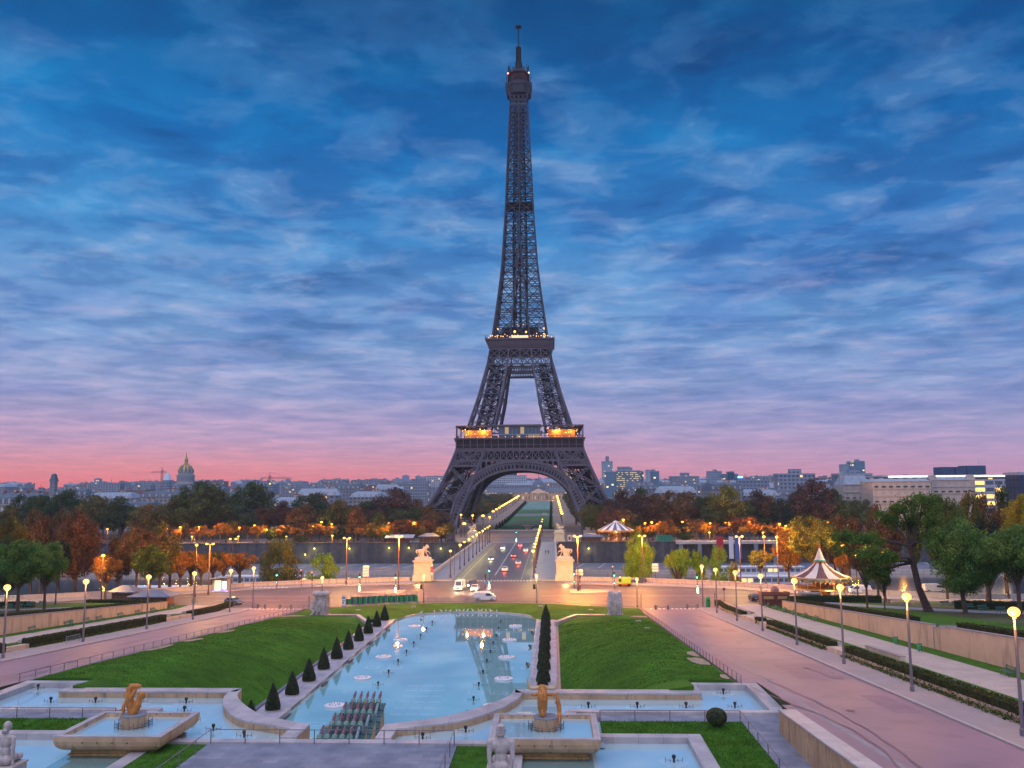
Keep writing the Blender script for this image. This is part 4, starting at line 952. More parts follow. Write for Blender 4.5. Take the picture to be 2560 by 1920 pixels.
# promenade lamps
pr=double_lamp(6.6,emat('promenade_glow',(1.,.50,.07),7.,(.3,.2,.1)),.70,n=1); GP='lamps lining the promenade beyond the tower'; first=True
def place(proto,x,y,z,lab,grp,sc=None,cat='street lamp'):
    global first
    if proto.get('used') is None: c=proto; proto['used']=1
    else: c=copy_tree(proto)
    if 'used' in c.keys() and c is not proto: del c['used']
    c.location=(x,y,z)
    if sc: c.scale=sc
    tag(c,lab,cat,grp); return c
for i,Y in enumerate((440,560,657,697,735,770,798,825,852,895,938,976,1014,1043,1072,1105,1138,1160)):
    place(pr,-28,Y,max(0,zcity(Y)),f'warm globe lamp along the left side of the long promenade, {ORD[i]} from the tower side',GP,(1+Y/1500,)*2+(1,))
for i,Y in enumerate((595,640,684,735,785,822,858,902,947,1000,1055,1125,1160)):
    place(pr,23.2,Y,max(0,zcity(Y)),f'warm globe lamp along the right side of the long promenade, {ORD[i]} from the tower side',GP,(1+Y/1500,)*2+(1,))
def pt(loc,e,c,par=None,r=.3):
    ld=bpy.data.lights.new('lamp_or_fill','POINT'); ld.energy=e; ld.color=c; ld.shadow_soft_size=r; o=bpy.data.objects.new('lamp_or_fill',ld); COL.objects.link(o); o.location=loc; return o
# scattered lamps of the far bank; (crop, x, y, distance, colour)
fo=double_lamp(8.0,orglow,.42,n=1,arm=.6); fy=double_lamp(8.0,yelglow,.42,n=1)
fo2=double_lamp(8.0,orglow,.38,n=2,arm=1.1)
FLS=[('u1',1440,695,405,0),('u1',1560,683,405,0),('u1',1720,683,405,0),('u1',1660,775,392,1),('u1',2060,770,392,1),('u1',2070,688,405,0),('u1',2200,668,405,0),('u1',930,700,405,0),
('u2',95,705,400,1),('u2',262,770,390,1),('u2',247,672,405,2),('u2',490,677,405,0),('u2',568,640,405,1),('u2',655,658,405,0),('u2',660,757,388,1),('u2',985,658,405,0),('u2',1148,650,405,0),('u2',1367,645,405,0),('u2',1872,583,418,0),('u2',1772,577,440,1),('u2',2018,595,450,0),('u2',1888,683,400,1),('u2',120,312,900,1),
('u3',620,570,470,1),('u3',842,630,415,0),('u3',960,620,418,1),('u3',1150,648,405,0),('u3',1208,642,405,0),('u3',1472,638,405,0),('u3',1712,650,405,0),('u3',1872,645,405,2),('u3',2047,638,405,0),('u3',1705,730,390,1),('u3',2168,730,390,1),
('u4',155,672,405,1),('u4',100,655,405,0),('u4',510,640,405,0),('u4',740,658,405,0),('u4',698,665,400,1)]
GF='street lamps scattered along the far bank'
for c_,x,y,Y,kd in FLS:
    p=yp(*D(c_,x,y),Y); 
    if Y==900: continue
    pr_=(fo,fy,fo2)[kd]; base=0 if Y>386 else -8
    h=max(3.5,p.z-base)
    place(pr_,p.x,Y,base,('orange','yellow','double-headed orange')[kd]+' street lamp on the far bank before the '+('left' if p.x<-25 else 'right' if p.x>15 else 'central')+' trees',GF,(1.3,1.3,h/8.1))
    if Y>380: pt((p.x,Y-1.0,base+h-.4),3200 if kd!=1 else 2000,(1,.36,.04) if kd!=1 else (1,.7,.1))
# wall lights on the quay
wl=None
for c_,x,y in (('u2',505,868),('u2',807,868),('u2',1150,862),('u2',1320,862),('u2',1597,868),('u2',425,920),('u3',662,868)):
    p=yp(*D(c_,x,y),382.4); t=empty('wall_light',p); m=MB(); m.beam((0,.8,0),(0,.1,0),.1); m.build('bracket',darkiron,t); m=MB(); m.ball((0,0,0),.38,8,6); m.build('lamp_head',yelglow,t); tag(t,'small yellow floodlight on the dark far quay wall','wall light','floodlights on the far quay wall')
    ld=bpy.data.lights.new('wall_lamp','POINT'); ld.energy=260; ld.color=(1,.85,.3); ld.shadow_soft_size=.4; o=bpy.data.objects.new('wall_lamp',ld); COL.objects.link(o); o.parent=t; o.location=(0,-.6,-.5)
# spotlights on the two near statues and the sodium wash on the square
def pt(loc,e,c,par=None,r=.3):
    ld=bpy.data.lights.new('lamp_or_fill','POINT'); ld.energy=e; ld.color=c; ld.shadow_soft_size=r; o=bpy.data.objects.new('lamp_or_fill',ld); COL.objects.link(o); o.location=loc; return o
SOD=(1,.33,.03)
for x,y,e in ((-21.3,213.2,26000),(22.5,210.7,46000)): pt((x,y,12.2),e,SOD)
for Y in (62.4,80.7,98.9,117.3,136,154.5,173): pt((47.6,Y-.5,zr(Y)+8.2),850,(1,.42,.08))
for Y in (102.4,120.1,139.1,157.2,175.3): pt((-48.1,Y-.5,zr(Y)+8.2),850,(1,.42,.08))
for x,y in ((47.6,184.8),(-47,183.5),(33.9,183.4),(12.9,191.),(-11.8,191.2),(-33.4,187.9)): pt((x,y,7.6 if abs(x)>40 else 5.6),900,(1,.46,.10))
for Y in (240,266,294,324,352,380): pt((-11.3,Y-.6,7.2),900,(1,.8,.2))
for Y in (240,270,300,330,360,390): pt((10.8,Y-.6,7.2),1500,(1,.8,.2))
for x,y in ((-6.9,211.3),(-5.2,211.3),(-3.2,210.9),(-1.9,210.9)): pt((x,y,.7),160,(1,.85,.5),r=.1)
for x,y in ((-48,200),(-32,206),(38,206),(55,204),(0,203)): pt((x,y,11),8000,(1,.27,.02))  # added wash over the square; no lamp stands at these points
for x in (-18.5,19.8): pt((x,226.5,1.0),1300,(1,.5,.13)); 
for x,y,e in ((-37,225,2500),(40,230,3000),(64,225,2500),(-65,203,4500),(72,220,4500),(-83,189,3800),(86.8,189,2500),(86,212,2500),(79,186,1500),(-110,193,2500),(112,196,2500)): pt((x,y,10.8),e*2.6,(1,.45,.08) if e!=2500 else (1,.60,.15))
for x in (-28,23): 
    for Y in (560,700,800,900,1000,1100,1160): pt((x,Y,5.5+max(0,zcity(Y))),2600,(1,.6,.2))
for x in (-170,-140,-110,-85,-60,-35,35,60,85,110,140,170): pt((x,393,7),6000,(1,.40,.05))  # added row giving the far trees orange glow, without lamps of its own
pt((-20,1172,14),9000,(1,.55,.15)); pt((20,1172,14),9000,(1,.55,.15))
# ================= traffic lights and signs =================
grn=emat('green_signal',(.05,1.,.55),18.); redS=emat('red_signal',(1.,.06,.03),14.); bollit=emat('lit_bollard',(1.,.85,.55),4.)
def traffic_light(h,colr,mini=True,bollard=False):
    t=empty('traffic_light'); m=MB(); m.lathe((0,0,0),[(.09,0),(.07,h)],8); m.build('post',darkiron,t)
    m=MB(); m.box(-.18,.18,-.32,-.06,h-1.0,h+.05); m.build('signal_box',mat('signal_black',(.03,.03,.03),.5),t)
    for i,cz in enumerate((h-.12,h-.45,h-.78)):
        m=MB(); m.tube((0,-.33,cz),(0,-.37,cz),.12); on=(colr=='g' and i==2) or (colr=='r' and i==0)
        m.build('signal_lens',(grn if colr=='g' else redS) if on else mat('dark_lens',(.05,.05,.05),.3),t)
    if mini:
        m=MB(); m.box(-.11,.11,-.25,-.06,1.5,2.0); m.build('repeater_box',mat('signal_black',(.03,.03,.03),.5),t); m=MB(); m.ball((0,-.27,1.6),.07,6,4); m.build('signal_lens',grn if colr=='g' else redS,t)
    if bollard:
        m=MB(); m.lathe((0,-.6,0),[(.22,0),(.2,1.15),(.05,1.25)],10); m.build('lit_bollard',bollit,t)
    return t
TLs=[((-52.5,217.2),4.1,'g',1,0,'left of the leafy riverside trees'),((-47.8,222.2),4.2,'r',1,0,'before the small leafy tree at left'),((-43.9,218.3),4.,'r',1,0,'beside the low left lamp post'),((-30.5,212.4),4.1,'g',1,1,'left on the orange traffic island'),((-21.2,209.8),4.2,'g',1,1,'at the right tip of the left island'),((0.1,213.6),3.9,'n',0,0,'with a round blue arrow sign before the bridge'),((.8,216.5),5.1,'g',1,1,'shining bright green before the bridge roadway'),((21.7,217.4),4.2,'g',1,0,'left of the right sodium lamp'),((23.0,212),4.0,'r',1,0,'right of the right sodium lamp'),((31.3,213.7),4.2,'g',1,0,'behind the right carved stone block'),((32.1,231.),4.1,'r',0,0,'beside the parked green sweeper truck'),((50.2,207.8),4.3,'g',1,1,'on the right island with a lit bollard'),((0,399.5),5.0,'g',1,1,'glowing at the far end of the bridge')]
for (x,y),h,c_,a,b_,w in TLs: t=traffic_light(h,c_,a,b_); t.location=(x,y,.12); tag(t,'traffic light '+w,'traffic light','traffic lights')
pt((31.3,213,1.2),60,(0.1,1,.6)); pt((.8,215.5,3.8),150,(0.1,1,.6))
# signal heads hung on low lamp posts
for x,y in ((-11.8,191.8),(12.9,191.6)):
    m=MB(); m.box(x-.75,x-.25,y-.2,y+.1,2.9,3.9); m.beam((x-.5,y,3.),(x,y,3.),.08); m.beam((x-.5,y,3.8),(x,y,3.8),.08); o=m.build('signal_box',mat('signal_black',(.03,.03,.03),.5)); tag(o,f'dark signal box fixed to the low lamp post {"left" if x<0 else "right"} of the pool end','signal','signal boxes on lamp posts')
# direction sign stacks
for x,y,n,h,w in ((-32.2,227.2,4,4.8,'left of the bridge'),(43.4,232.5,3,4.6,'between the riverside trees at right'),(22.9,212.6,2,5.0,'on the right sodium lamp')):
    t=empty('direction_sign',(x,y,.1)); m=MB(); m.tube((0,0,0),(0,0,h),.06); m.build('post',darkiron,t)
    for i in range(n):
        z=h-.3-i*.75; m=MB(); s=1 if i%2 else -1; m.prism([(-.8,-.08),(.8,-.08),(.8,-.12),(-.8,-.12)][::-1],z-.28,z+.28); m.build('sign_plate',white,t)
    tag(t,'stack of white direction plates on a dark post '+w,'direction sign','direction sign stacks')
# round signs
for c_,x,y,w in (('u3',1835,1325,'with a dark round plate near the parked black car'),('u2',457,1395,'left of the left carved block'),('u3',1117,1382,'right of the right carved block'),('u3',1755,1372,'at the hedge end by the green bin')):
    p=gp(*D(c_,x,y)); t=empty('sign_post',p); m=MB(); m.tube((0,0,0),(0,0,2.6),.05); m.build('post',darkiron,t); m=MB(); m.tube((0,-.03,2.6),(0,.03,2.6),.3 if 'round' in w else .1,n=14); m.build('sign_plate',mat('sign_dark',(.05,.06,.12),.4),t); tag(t,'thin dark post '+w,'post','thin sign posts')
bs=mat('sign_blue',(.05,.15,.5),.4); m=MB(); m.tube((.1,213.2,1.9),(.1,213.26,1.9),.35,n=16); m.tube((.1,213.15,1.9),(.1,213.19,1.9),.02); o=m.build('round_sign',bs); tag(o,'round blue arrow sign before the bridge, under the dark traffic light','sign')
m=MB(); m.beam((-.05,213.12,1.75),(.25,213.12,2.05),.07,.03); m.beam((.25,213.12,2.05),(.05,213.12,2.08),.06,.03); m.beam((.25,213.12,2.05),(.27,213.12,1.85),.06,.03); k=m.build('arrow',white,o)
# ================= vehicles =================
headl=emat('headlight_glow',(1.,.85,.45),25.); taill=emat('taillight_glow',(1.,.06,.02),10.)
def paint(name,c): return mat(name,c,.3,.04,1.,spec=.5)
def vehicle(name,prof,w,bm,L,wheels,lit=False,glassz=None,wr=.33):
    """prof: side outline (x forward, z up). body extruded across width with narrowed top"""
    t=empty(name); zt=max(z for x,z in prof); m=MB(); n=len(prof)
    def wy(z): return w/2*(1 if z<glassz else 1-.13*(z-glassz)/(zt-glassz))
    vs=[(x,-wy(z),z) for x,z in prof]+[(x,wy(z),z) for x,z in prof]
    m.add(vs,[tuple(range(n)),tuple(range(2*n-1,n-1,-1))]+[(i,n+i,n+(i+1)%n,(i+1)%n) for i in range(n)]); m.build('body',bm,t,bevel=.05)
    for x in wheels:
        for s in (-1,1): 
            wt=MB(); wt.tube((x,s*(w/2-.18),wr),(x,s*(w/2+.02),wr),wr,n=16); o=wt.build('wheel',tyre,t); r_=MB(); r_.tube((x,s*(w/2+.015),wr),(x,s*(w/2+.03),wr),wr*.55,n=12); r_.build('rim',mat('wheel_rim',(.5,.5,.5),.35,metal=.6),o)
    return t
def add_glass(t,quads,off=.02):
    for q in quads: m=MB(); m.add(q,[(0,1,2,3)]); o=m.build('window',glassm,t); so_=o.modifiers.new('s','SOLIDIFY'); so_.thickness=.03; so_.offset=0
def lights(t,xf,w,z,xr,zb,lit,r=.14):
    for s in (-1,1):
        m=MB(); m.tube((xf-.04,s*w,z),(xf+.04,s*w,z),r,n=10); m.build('headlight',headl if lit else mat('headlight_glass',(.6,.6,.55),.15),t)
        m=MB(); m.box(xr-.03,xr+.04,s*w-.1,s*w+.1,zb-.2,zb+.2); m.build('taillight',taill if lit=='t' else mat('taillight_red',(.35,.02,.02),.3),t)
def van(bm,lit=False,tall=False):
    H=2.45 if tall else 1.95
    prof=[(-2.4,.35),(-2.45,.9),(-2.38,H-.12),(-2.2,H),(.9,H),(1.25,H-.1),(1.85,1.25),(2.35,1.05),(2.45,.75),(2.42,.35)]
    t=vehicle('van',prof,1.9,bm,4.9,(-1.6,1.6),glassz=1.1)
    dz=(H-.1-1.25); a=(1.30,H-.22); b=(1.84,1.30)
    add_glass(t,[[(b[0]+.03,-.78,b[1]),(b[0]+.03,.78,b[1]),(a[0]+.05,.70,a[1]),(a[0]+.05,-.70,a[1])]]+[[(.25,s*.955,1.2),(1.6,s*.955,1.2),(1.15,s*.87,H-.25),(.25,s*.87,H-.25)] for s in (-1,1)])
    m=MB(); m.box(2.43,2.47,-.6,.6,.55,.8); m.build('grille',mat('signal_black',(.03,.03,.03)),t)
    m=MB(); m.box(2.44,2.5,-.26,.26,.42,.52); m.build('number_plate',white,t)
    for s in (-1,1): m=MB(); m.box(1.45,1.6,s*1.0-.1,s*1.0+.1,1.25,1.5); m.build('wing_mirror',mat('signal_black',(.03,.03,.03)),t)
    lights(t,2.42,.72,.85,-2.45,1.1,lit,.15); return t
def car(bm,lit=False,estate=False):
    prof=[(-2.0,.3),(-2.1,.55),(-2.05,.92),(-1.75,1.0) if not estate else (-2.0,1.0),(-1.2,1.40) if not estate else (-1.75,1.42),(-.2,1.45),(.35,1.40),(1.05,.98),(1.95,.85),(2.1,.6),(2.05,.3)]
    t=vehicle('car',prof,1.72,bm,4.2,(-1.3,1.3),glassz=.95,wr=.31)
    r=(-1.72,-1.25) if not estate else (-2.0,-1.78)
    add_glass(t,[[(1.0,-.72,1.02),(1.0,.72,1.02),(.40,.66,1.38),(.40,-.66,1.38)],[(r[0]-.02,.7,1.04),(r[0]-.02,-.7,1.04),(r[1]-.02,-.64,1.36),(r[1]-.02,.64,1.36)]]+[[(-1.45,s*.875,1.0),(.85,s*.875,1.0),(.3,s*.79,1.37),(-1.15,s*.79,1.37)] for s in (-1,1)])
    m=MB(); m.box(2.08,2.13,-.26,.26,.42,.52); m.build('number_plate',white,t); m=MB(); m.box(-2.14,-2.09,-.26,.26,.6,.72); m.build('number_plate',white,t)
    lights(t,2.04,.6,.68,-2.07,.78,lit,.12); return t
vw=paint('white_car_paint',(.75,.74,.74)); vd=paint('dark_car_paint',(.06,.05,.07)); vs_=paint('silver_blue_paint',(.30,.36,.42))
def put(t,x,y,z,rz,lab,cat): t.location=(x,y,z); t.rotation_euler=(0,0,rz); tag(t,lab,cat); return t
put(van(vw,True,True),-6.3,214.6,.0,R(-96),'tall white van facing the camera with headlights on','van')
put(van(vd,True,False),-3.6,219.6,.0,R(-93),'dark van behind the small car with one headlight showing','van')
put(car(vw,True),-2.5,213.6,.0,R(-91),'small white car with bright headlights beside the white van','car')
put(van(vw,False,False),1.4,194.6,.0,R(0),'white van seen from the side, crossing before the garden','van')
put(car(paint('black_car_paint',(.025,.03,.045)),False),60.4,195.2,.0,R(90),'dark parked car seen from behind at right of the square','car')
tx=put(car(paint('blue_grey_paint',(.10,.14,.2)),False),-53.2,189.6,.0,R(-28),'dark taxi with small roof lights at the left avenue mouth','taxi')
m=MB(); m.box(-.25,.1,-.3,.3,1.46,1.62); m.build('roof_sign',emat('amber_light',(1,.36,.04),7.),tx)
put(car(paint('dark_blue_paint',(.05,.07,.12)),False,True),38.6,229.2,.0,R(180),'dark blue estate car behind the green sweeper truck','car')
put(van(vw,'t',False),87,206.5,.0,R(180),'white van with red taillights behind the right lawn','van')
put(van(vw,'t',False),105,209,.0,R(0),'white van half hidden by the big right tree trunk','van')
put(car(vs_,False,True),yp(*D('u2',1370,815),392).x,392,.0,R(8),'pale estate car parked beyond the left statue on the far bank','car')
put(car(vw,False),yp(*D('u3',215,685),520).x,500,.05,R(0),'white car crossing in front of the promenade garden','car')
put(car(vw,False),10,742,max(0,zcity(742))+.2,R(0),'small white car on the road across the garden','car')
# traffic on the bridge
cps=[vw,vs_,vd]
for i,(x,y,away,w) in enumerate(((2.2,262,1,'nearest car with red taillights on the right bridge lane'),(5.4,284,1,'second car with red taillights on the right bridge lane'),(2.6,312,1,'third car with red taillights on the right bridge lane'),(6.2,338,1,'fourth car with red taillights on the right bridge lane'),(3.0,366,1,'car with red taillights near the far end of the bridge'),(-4.6,300,0,'car with headlights on the left bridge lane'),(-3.4,352,0,'distant car with headlights on the left bridge lane'))):
    c=put(car(cps[i%3],'t' if away else True),x,y,.01,R(90 if away else -90),w,'car')
    pt((x,y-2.8,.6),160,(1,.07,.02) if away else (1,.85,.5),r=.2)
# green sweeper truck
gt=paint('lime_green_paint',(.30,.55,.06)); t=empty('sweeper_truck',(34.3,222.3,0)); t.rotation_euler=(0,0,R(180))
m=MB(); m.prism([(-1.7,-.9),(.5,-.9),(.5,.9),(-1.7,.9)],.75,2.3); m.build('hopper',gt,t,bevel=.08)
m=MB(); vs=[(.6,-.85,.6),(1.6,-.85,.6),(1.6,.85,.6),(.6,.85,.6),(.6,-.8,2.1),(1.25,-.8,2.1),(1.25,.8,2.1),(.6,.8,2.1)]; m.add(vs,[(0,3,2,1),(4,5,6,7),(0,1,5,4),(1,2,6,5),(2,3,7,6),(3,0,4,7)]); m.build('cab',gt,t,bevel=.05)
add_glass(t,[[(1.5,-.7,1.2),(1.5,.7,1.2),(1.32,.68,1.95),(1.32,-.68,1.95)],[(.75,.87,1.2),(1.4,.87,1.2),(1.2,.84,1.95),(.75,.84,1.95)]])
m=MB(); m.box(-1.8,1.6,-.7,.7,.4,.75); m.build('chassis',mat('orange_chassis',(.5,.14,.03),.5),t)
for x in (-1.2,1.0):
    for s in (-1,1): wt=MB(); wt.tube((x,s*.62,.36),(x,s*.85,.36),.36,n=14); wt.build('wheel',tyre,t)
m=MB(); m.ball((.9,0,2.25),.16,8,6); m.build('beacon',amber,t); tag(t,'lime green street sweeper truck with orange beacon near the right statue','truck')
# ================= kiosks, carousels, stalls =================
def kiosk(w,d,h,rh,wallm,roofm,ov=.7,name='kiosk'):
    t=empty(name); m=MB(); m.box(-w/2,w/2,-d/2,d/2,0,h); m.build('wall',wallm,t)
    m=MB(); a,b=w/2+ov,d/2+ov; m.add([(-a,-b,h),(a,-b,h),(a,b,h),(-a,b,h),(-a*.3,-b*.25,h+rh),(a*.3,-b*.25,h+rh),(a*.3,b*.25,h+rh),(-a*.3,b*.25,h+rh),(-a,-b,h-.25),(a,-b,h-.25),(a,b,h-.25),(-a,b,h-.25)],[(4,5,6,7),(0,1,5,4),(1,2,6,5),(2,3,7,6),(3,0,4,7),(8,9,1,0),(9,10,2,1),(10,11,3,2),(11,8,0,3),(11,10,9,8)]); m.build('roof',roofm,t)
    for i in range(5): m=MB(); x=-w/2+w*(i+.5)/5; m.box(x-w*.08,x+w*.08,-d/2-.04,-d/2,.3,h-.6); m.build('shutter',mat('brown_shutter',(.16,.08,.05),.7,.2,2.),t)
    return t
brk=mat('kiosk_brown',(.24,.11,.07),.7,.2,.8)
kroof=mat('kiosk_roof',(.13,.16,.24),.45,.15,.5)
def putk(t,p,lab,rz=0,cat='kiosk'): t.location=p; t.rotation_euler=(0,0,rz); tag(t,lab,cat); return t
putk(kiosk(4.6,3.4,2.6,1.2,brk,kroof),(-77.3,189.5,.3),'brown closed kiosk with blue-grey roof among the left trees')
k2=kiosk(7,3.4,1.9,1.2,brk,kroof,1.3); putk(k2,(-70.4,188.6,.2),'low brown kiosk with wide pale roof right of the taller one')
for x,y,z,w,lab in ((-39.6,397,0,8,'brown flat-roofed stall beyond the left statue'),(33.5,383,0,8.5,'brown stall beside the far white carousel')):
    y=max(y,389); putk(kiosk(w,4.5,3.0,1.3,brk,kroof,1.),(x,y,z),lab)
t=empty('market_stall',(-52.5,393,0)); m=MB(); m.add([(-6.5,-2.6,2.6),(6.5,-2.6,2.6),(6.5,2.6,3.8),(-6.5,2.6,3.8),(-6.5,-2.6,2.4),(6.5,-2.6,2.4),(6.5,2.6,3.6),(-6.5,2.6,3.6)],[(0,1,2,3),(7,6,5,4),(0,4,5,1),(1,5,6,2),(2,6,7,3),(3,7,4,0)]); m.build('awning',mat('pale_awning',(.25,.32,.45),.6,.05),t)
for x in (-6,-2,2,6): m=MB(); m.tube((x,-2.4,0),(x,-2.4,2.5),.07); m.build('pole',darkiron,t)
m=MB(); m.box(-6,6,1.6,2.2,0,2.8); m.build('back_wall',brk,t); tag(t,'long stall under a pale blue awning beyond the left statue','stall')
# newsstand lit white
p=gp(*D('u1',1895,1240)); t=empty('newsstand',p); m=MB(); m.box(-1.8,1.8,0,2.4,0,2.9); m.build('wall',mat('stall_grey',(.35,.33,.33),.6),t); m=MB(); m.box(-1.2,.4,-.06,0,.3,2.7); m.build('lit_window',emat('window_white',(1,.8,.4),1.0),t); m=MB(); m.add([(-2.1,-1.2,3.2),(2.6,-1.2,3.7),(2.6,2.6,3.7),(-2.1,2.6,3.2),(-2.1,-1.2,3.05),(2.6,-1.2,3.55),(2.6,2.6,3.55),(-2.1,2.6,3.05)],[(0,1,2,3),(7,6,5,4),(0,4,5,1),(1,5,6,2),(2,6,7,3),(3,7,4,0)]); m.build('roof',zinc,t); m=MB(); m.box(-1.8,2.2,-.12,-.06,0.02,.16); m.build('blue_strip',emat('blue_strip',(.1,.15,1.),6.),t); m=MB(); m.box(.7,1.7,-.06,0,.6,2.4); m.build('lit_panel',emat('pale_panel',(.7,.8,1.),3.),t); tag(t,'newsstand glowing white with a blue light strip at its foot','newsstand')
def carousel(r,h,rh,tip,c1,c2,ng,deck=True,low=False):
    t=empty('carousel'); prof=[(r,h),(r*.78,h+rh*.16),(r*.5,h+rh*.42),(r*.24,h+rh*.82),(r*.17,h+rh)]
    if low: prof=[(r,h),(r*.75,h+rh*.3),(r*.4,h+rh*.72),(r*.14,h+rh)]
    m=MB(); n=ng*2
    for i in range(n):
        m.mi=i%2
        for k in range(len(prof)-1):
            (a,z0),(b,z1)=prof[k],prof[k+1]
            for q in range(2):
                t0,t1=2*PI*(i+q/2)/n,2*PI*(i+(q+1)/2)/n
                m.add([(a*math.cos(t0),a*math.sin(t0),z0),(a*math.cos(t1),a*math.sin(t1),z0),(b*math.cos(t1),b*math.sin(t1),z1),(b*math.cos(t0),b*math.sin(t0),z1)],[(0,1,2,3)])
    m.build('tent_roof',[c1,c2],t)
    val=mat('carousel_gilt',(.50,.30,.12),.5,.35,3.); m=MB()
    m.lathe((0,0,0),[(r*1.02,h-.75),(r*1.06,h-.1),(r*1.02,h+.05),(r*.98,h-.05),(r*.97,h-.7)],36); m.build('crown_board',val,t)
    m=MB()
    for i in range(18): a=2*PI*i/18; m.ball((r*1.05*math.cos(a),r*1.05*math.sin(a),h-.42),.36 if not low else .2,8,6,.7)
    m.build('painted_panels',mat('panel_blue',(.12,.30,.36),.5,.3,2.),t)
    m=MB(); 
    for i in range(36):
        a=2*PI*i/36; m.lathe((r*1.0*math.cos(a),r*1.0*math.sin(a),h-1.15),[(.02,0),(.28,.35),(.28,.5)],6)
    m.build('scalloped_fringe',val,t)
    for i in range(12):
        a=2*PI*i/12; m=MB(); m.tube((r*.92*math.cos(a),r*.92*math.sin(a),.3),(r*.92*math.cos(a),r*.92*math.sin(a),h-.6),.07,n=6); m.build('column',val,t)
    m=MB(); m.lathe((0,0,0),[(r*.34,.3),(r*.3,1.2),(r*.38,h*.5),(r*.3,h*.55),(r*.34,h)],12); m.build('centre_drum',mat('carousel_dark_gilt',(.28,.13,.06),.5,.5,2.),t)
    m=MB(); m.lathe((0,0,0),[(r*1.0,0),(r*1.0,.3)],32); m.build('platform',mat('carousel_deck',(.3,.2,.12),.7),t)
    m=MB(); m.lathe((0,0,0),[(r*.95,h*.52),(r*.95,h*.56),(r*.3,h*.58)],32,False) if not low else None
    if not low: m.build('upper_deck',val,t)
    for i in range(10):
        a=2*PI*i/10+.2; x,y=r*.72*math.cos(a),r*.72*math.sin(a); m=MB(); m.ball((0,0,0),.32,8,6,.8); 
        hx,hy=-math.sin(a),math.cos(a); m=MB(); m.tube((x-hx*.5,y-hy*.5,1.15),(x+hx*.45,y+hy*.45,1.2),.26,.24,8); m.tube((x+hx*.4,y+hy*.4,1.2),(x+hx*.75,y+hy*.75,1.85),.2,.12,8); m.tube((x+hx*.7,y+hy*.7,1.85),(x+hx*1.05,y+hy*1.05,1.7),.13,.08,8)
        for q in (-.4,.35):
            for w_ in (-.12,.12): m.tube((x+hx*q-hy*w_,y+hy*q+hx*w_,1.1),(x+hx*(q+.15)-hy*w_,y+hy*(q+.15)+hx*w_,.55),.07,.05,6)
        m.build('wooden_horse',mat('horse_white',(.6,.58,.62),.5,.2,4),t)
    return t
cream=mat('cream_canvas',(.62,.58,.55),.8,.06,1.); brownc=mat('brown_canvas',(.13,.07,.08),.8,.1,1.)
ca=carousel(5.6,5.2,3.1,0,cream,brownc,7); ca.location=(73.0,188.6,.6); ca.rotation_euler=(0,0,R(12))
m=MB(); m.lathe((0,0,0),[(1.2,8.2),(1.25,8.4),(.95,8.8),(.45,10.1),(.1,11.1)],20); m.build('top_cone',cream,ca)
m=MB(); m.lathe((0,0,0),[(1.27,8.28),(1.3,8.4),(1.12,8.65)],20); m.build('green_trim',mat('carousel_green',(.05,.30,.2),.5),ca)
m=MB(); m.lathe((0,0,0),[(1.3,8.1),(1.33,8.26)],20); m.build('red_trim',mat('carousel_red',(.45,.08,.05),.5),ca)
m=MB(); m.ball((0,0,11.3),.3,12,8); m.build('finial_ball',mat('carousel_red',(.45,.08,.05),.5),ca); tag(ca,'carousel with cream and brown striped tent roof and red ball on top','carousel')
pt((73,188.6,4.3),900,(1,.6,.25)); pt((73,182.6,3.2),500,(1,.6,.25))
wh2=mat('white_canvas',(.68,.70,.76),.7); bl2=mat('slate_blue_canvas',(.10,.12,.20),.7)
cb=carousel(8.,5.2,3.4,0,wh2,bl2,12,low=True); cb.location=(45.5,402,0); tag(cb,'far carousel with low blue and white striped roof beyond the river','carousel')
m=MB(); m.lathe((0,0,0),[(1.3,8.6),(1.,9.0),(.2,9.3)],16); m.build('top_cap',wh2,cb); pt((45,394,4),1200,(1,.55,.2))
# booth and brown dome kiosk by the carousel
t=empty('ticket_booth',(68.6,181.6,.9)); m=MB(); m.box(-1.9,1.9,-.9,.9,0,2.1); m.build('wall',mat('cream_panel',(.5,.40,.28),.6,.1,1.),t); m=MB(); m.box(-2.05,2.05,-1.05,1.05,2.1,2.3); m.build('roof',mat('grey_roof',(.25,.27,.3),.5),t)
m=MB()
for i in range(5): m.tube((-1.0+i*.5,-.93,1.0),(-.7+i*.5,-.93,1.25),.05); m.tube((-.7+i*.5,-.93,1.25),(-.5+i*.5,-.93,1.0),.05)
m.build('scroll_ornament',mat('red_brown_trim',(.25,.08,.05),.6),t); tag(t,'cream ticket booth with scroll ornament before the striped carousel','booth')
t=empty('dome_kiosk',(61.6,182.6,.3)); m=MB(); m.box(-2.8,2.8,-1.3,1.3,0,2.5); m.build('wall',mat('dark_red_panel',(.14,.04,.03),.6,.2,1.),t); m=MB(); m.box(-2.9,2.9,-1.4,1.4,2.5,3.1); m.build('cornice',mat('red_brown_trim',(.25,.08,.05),.6),t); m=MB(); m.lathe((.2,0,3.1),[(.9,0),(.85,.5),(.6,.9),(.12,1.15)],14); m.build('dome',mat('old_pink_dome',(.30,.15,.14),.6),t)
for i in (-1,1): m=MB(); m.prism([(i*1.4-1,-1.34),(i*1.4+1,-1.34),(i*1.4+1,-1.38),(i*1.4-1,-1.38)][::-1],1.7,2.3); m.build('arched_panel',mat('tan_panel',(.45,.26,.12),.6),t)
tag(t,'dark red kiosk with small dome left of the striped carousel','kiosk')
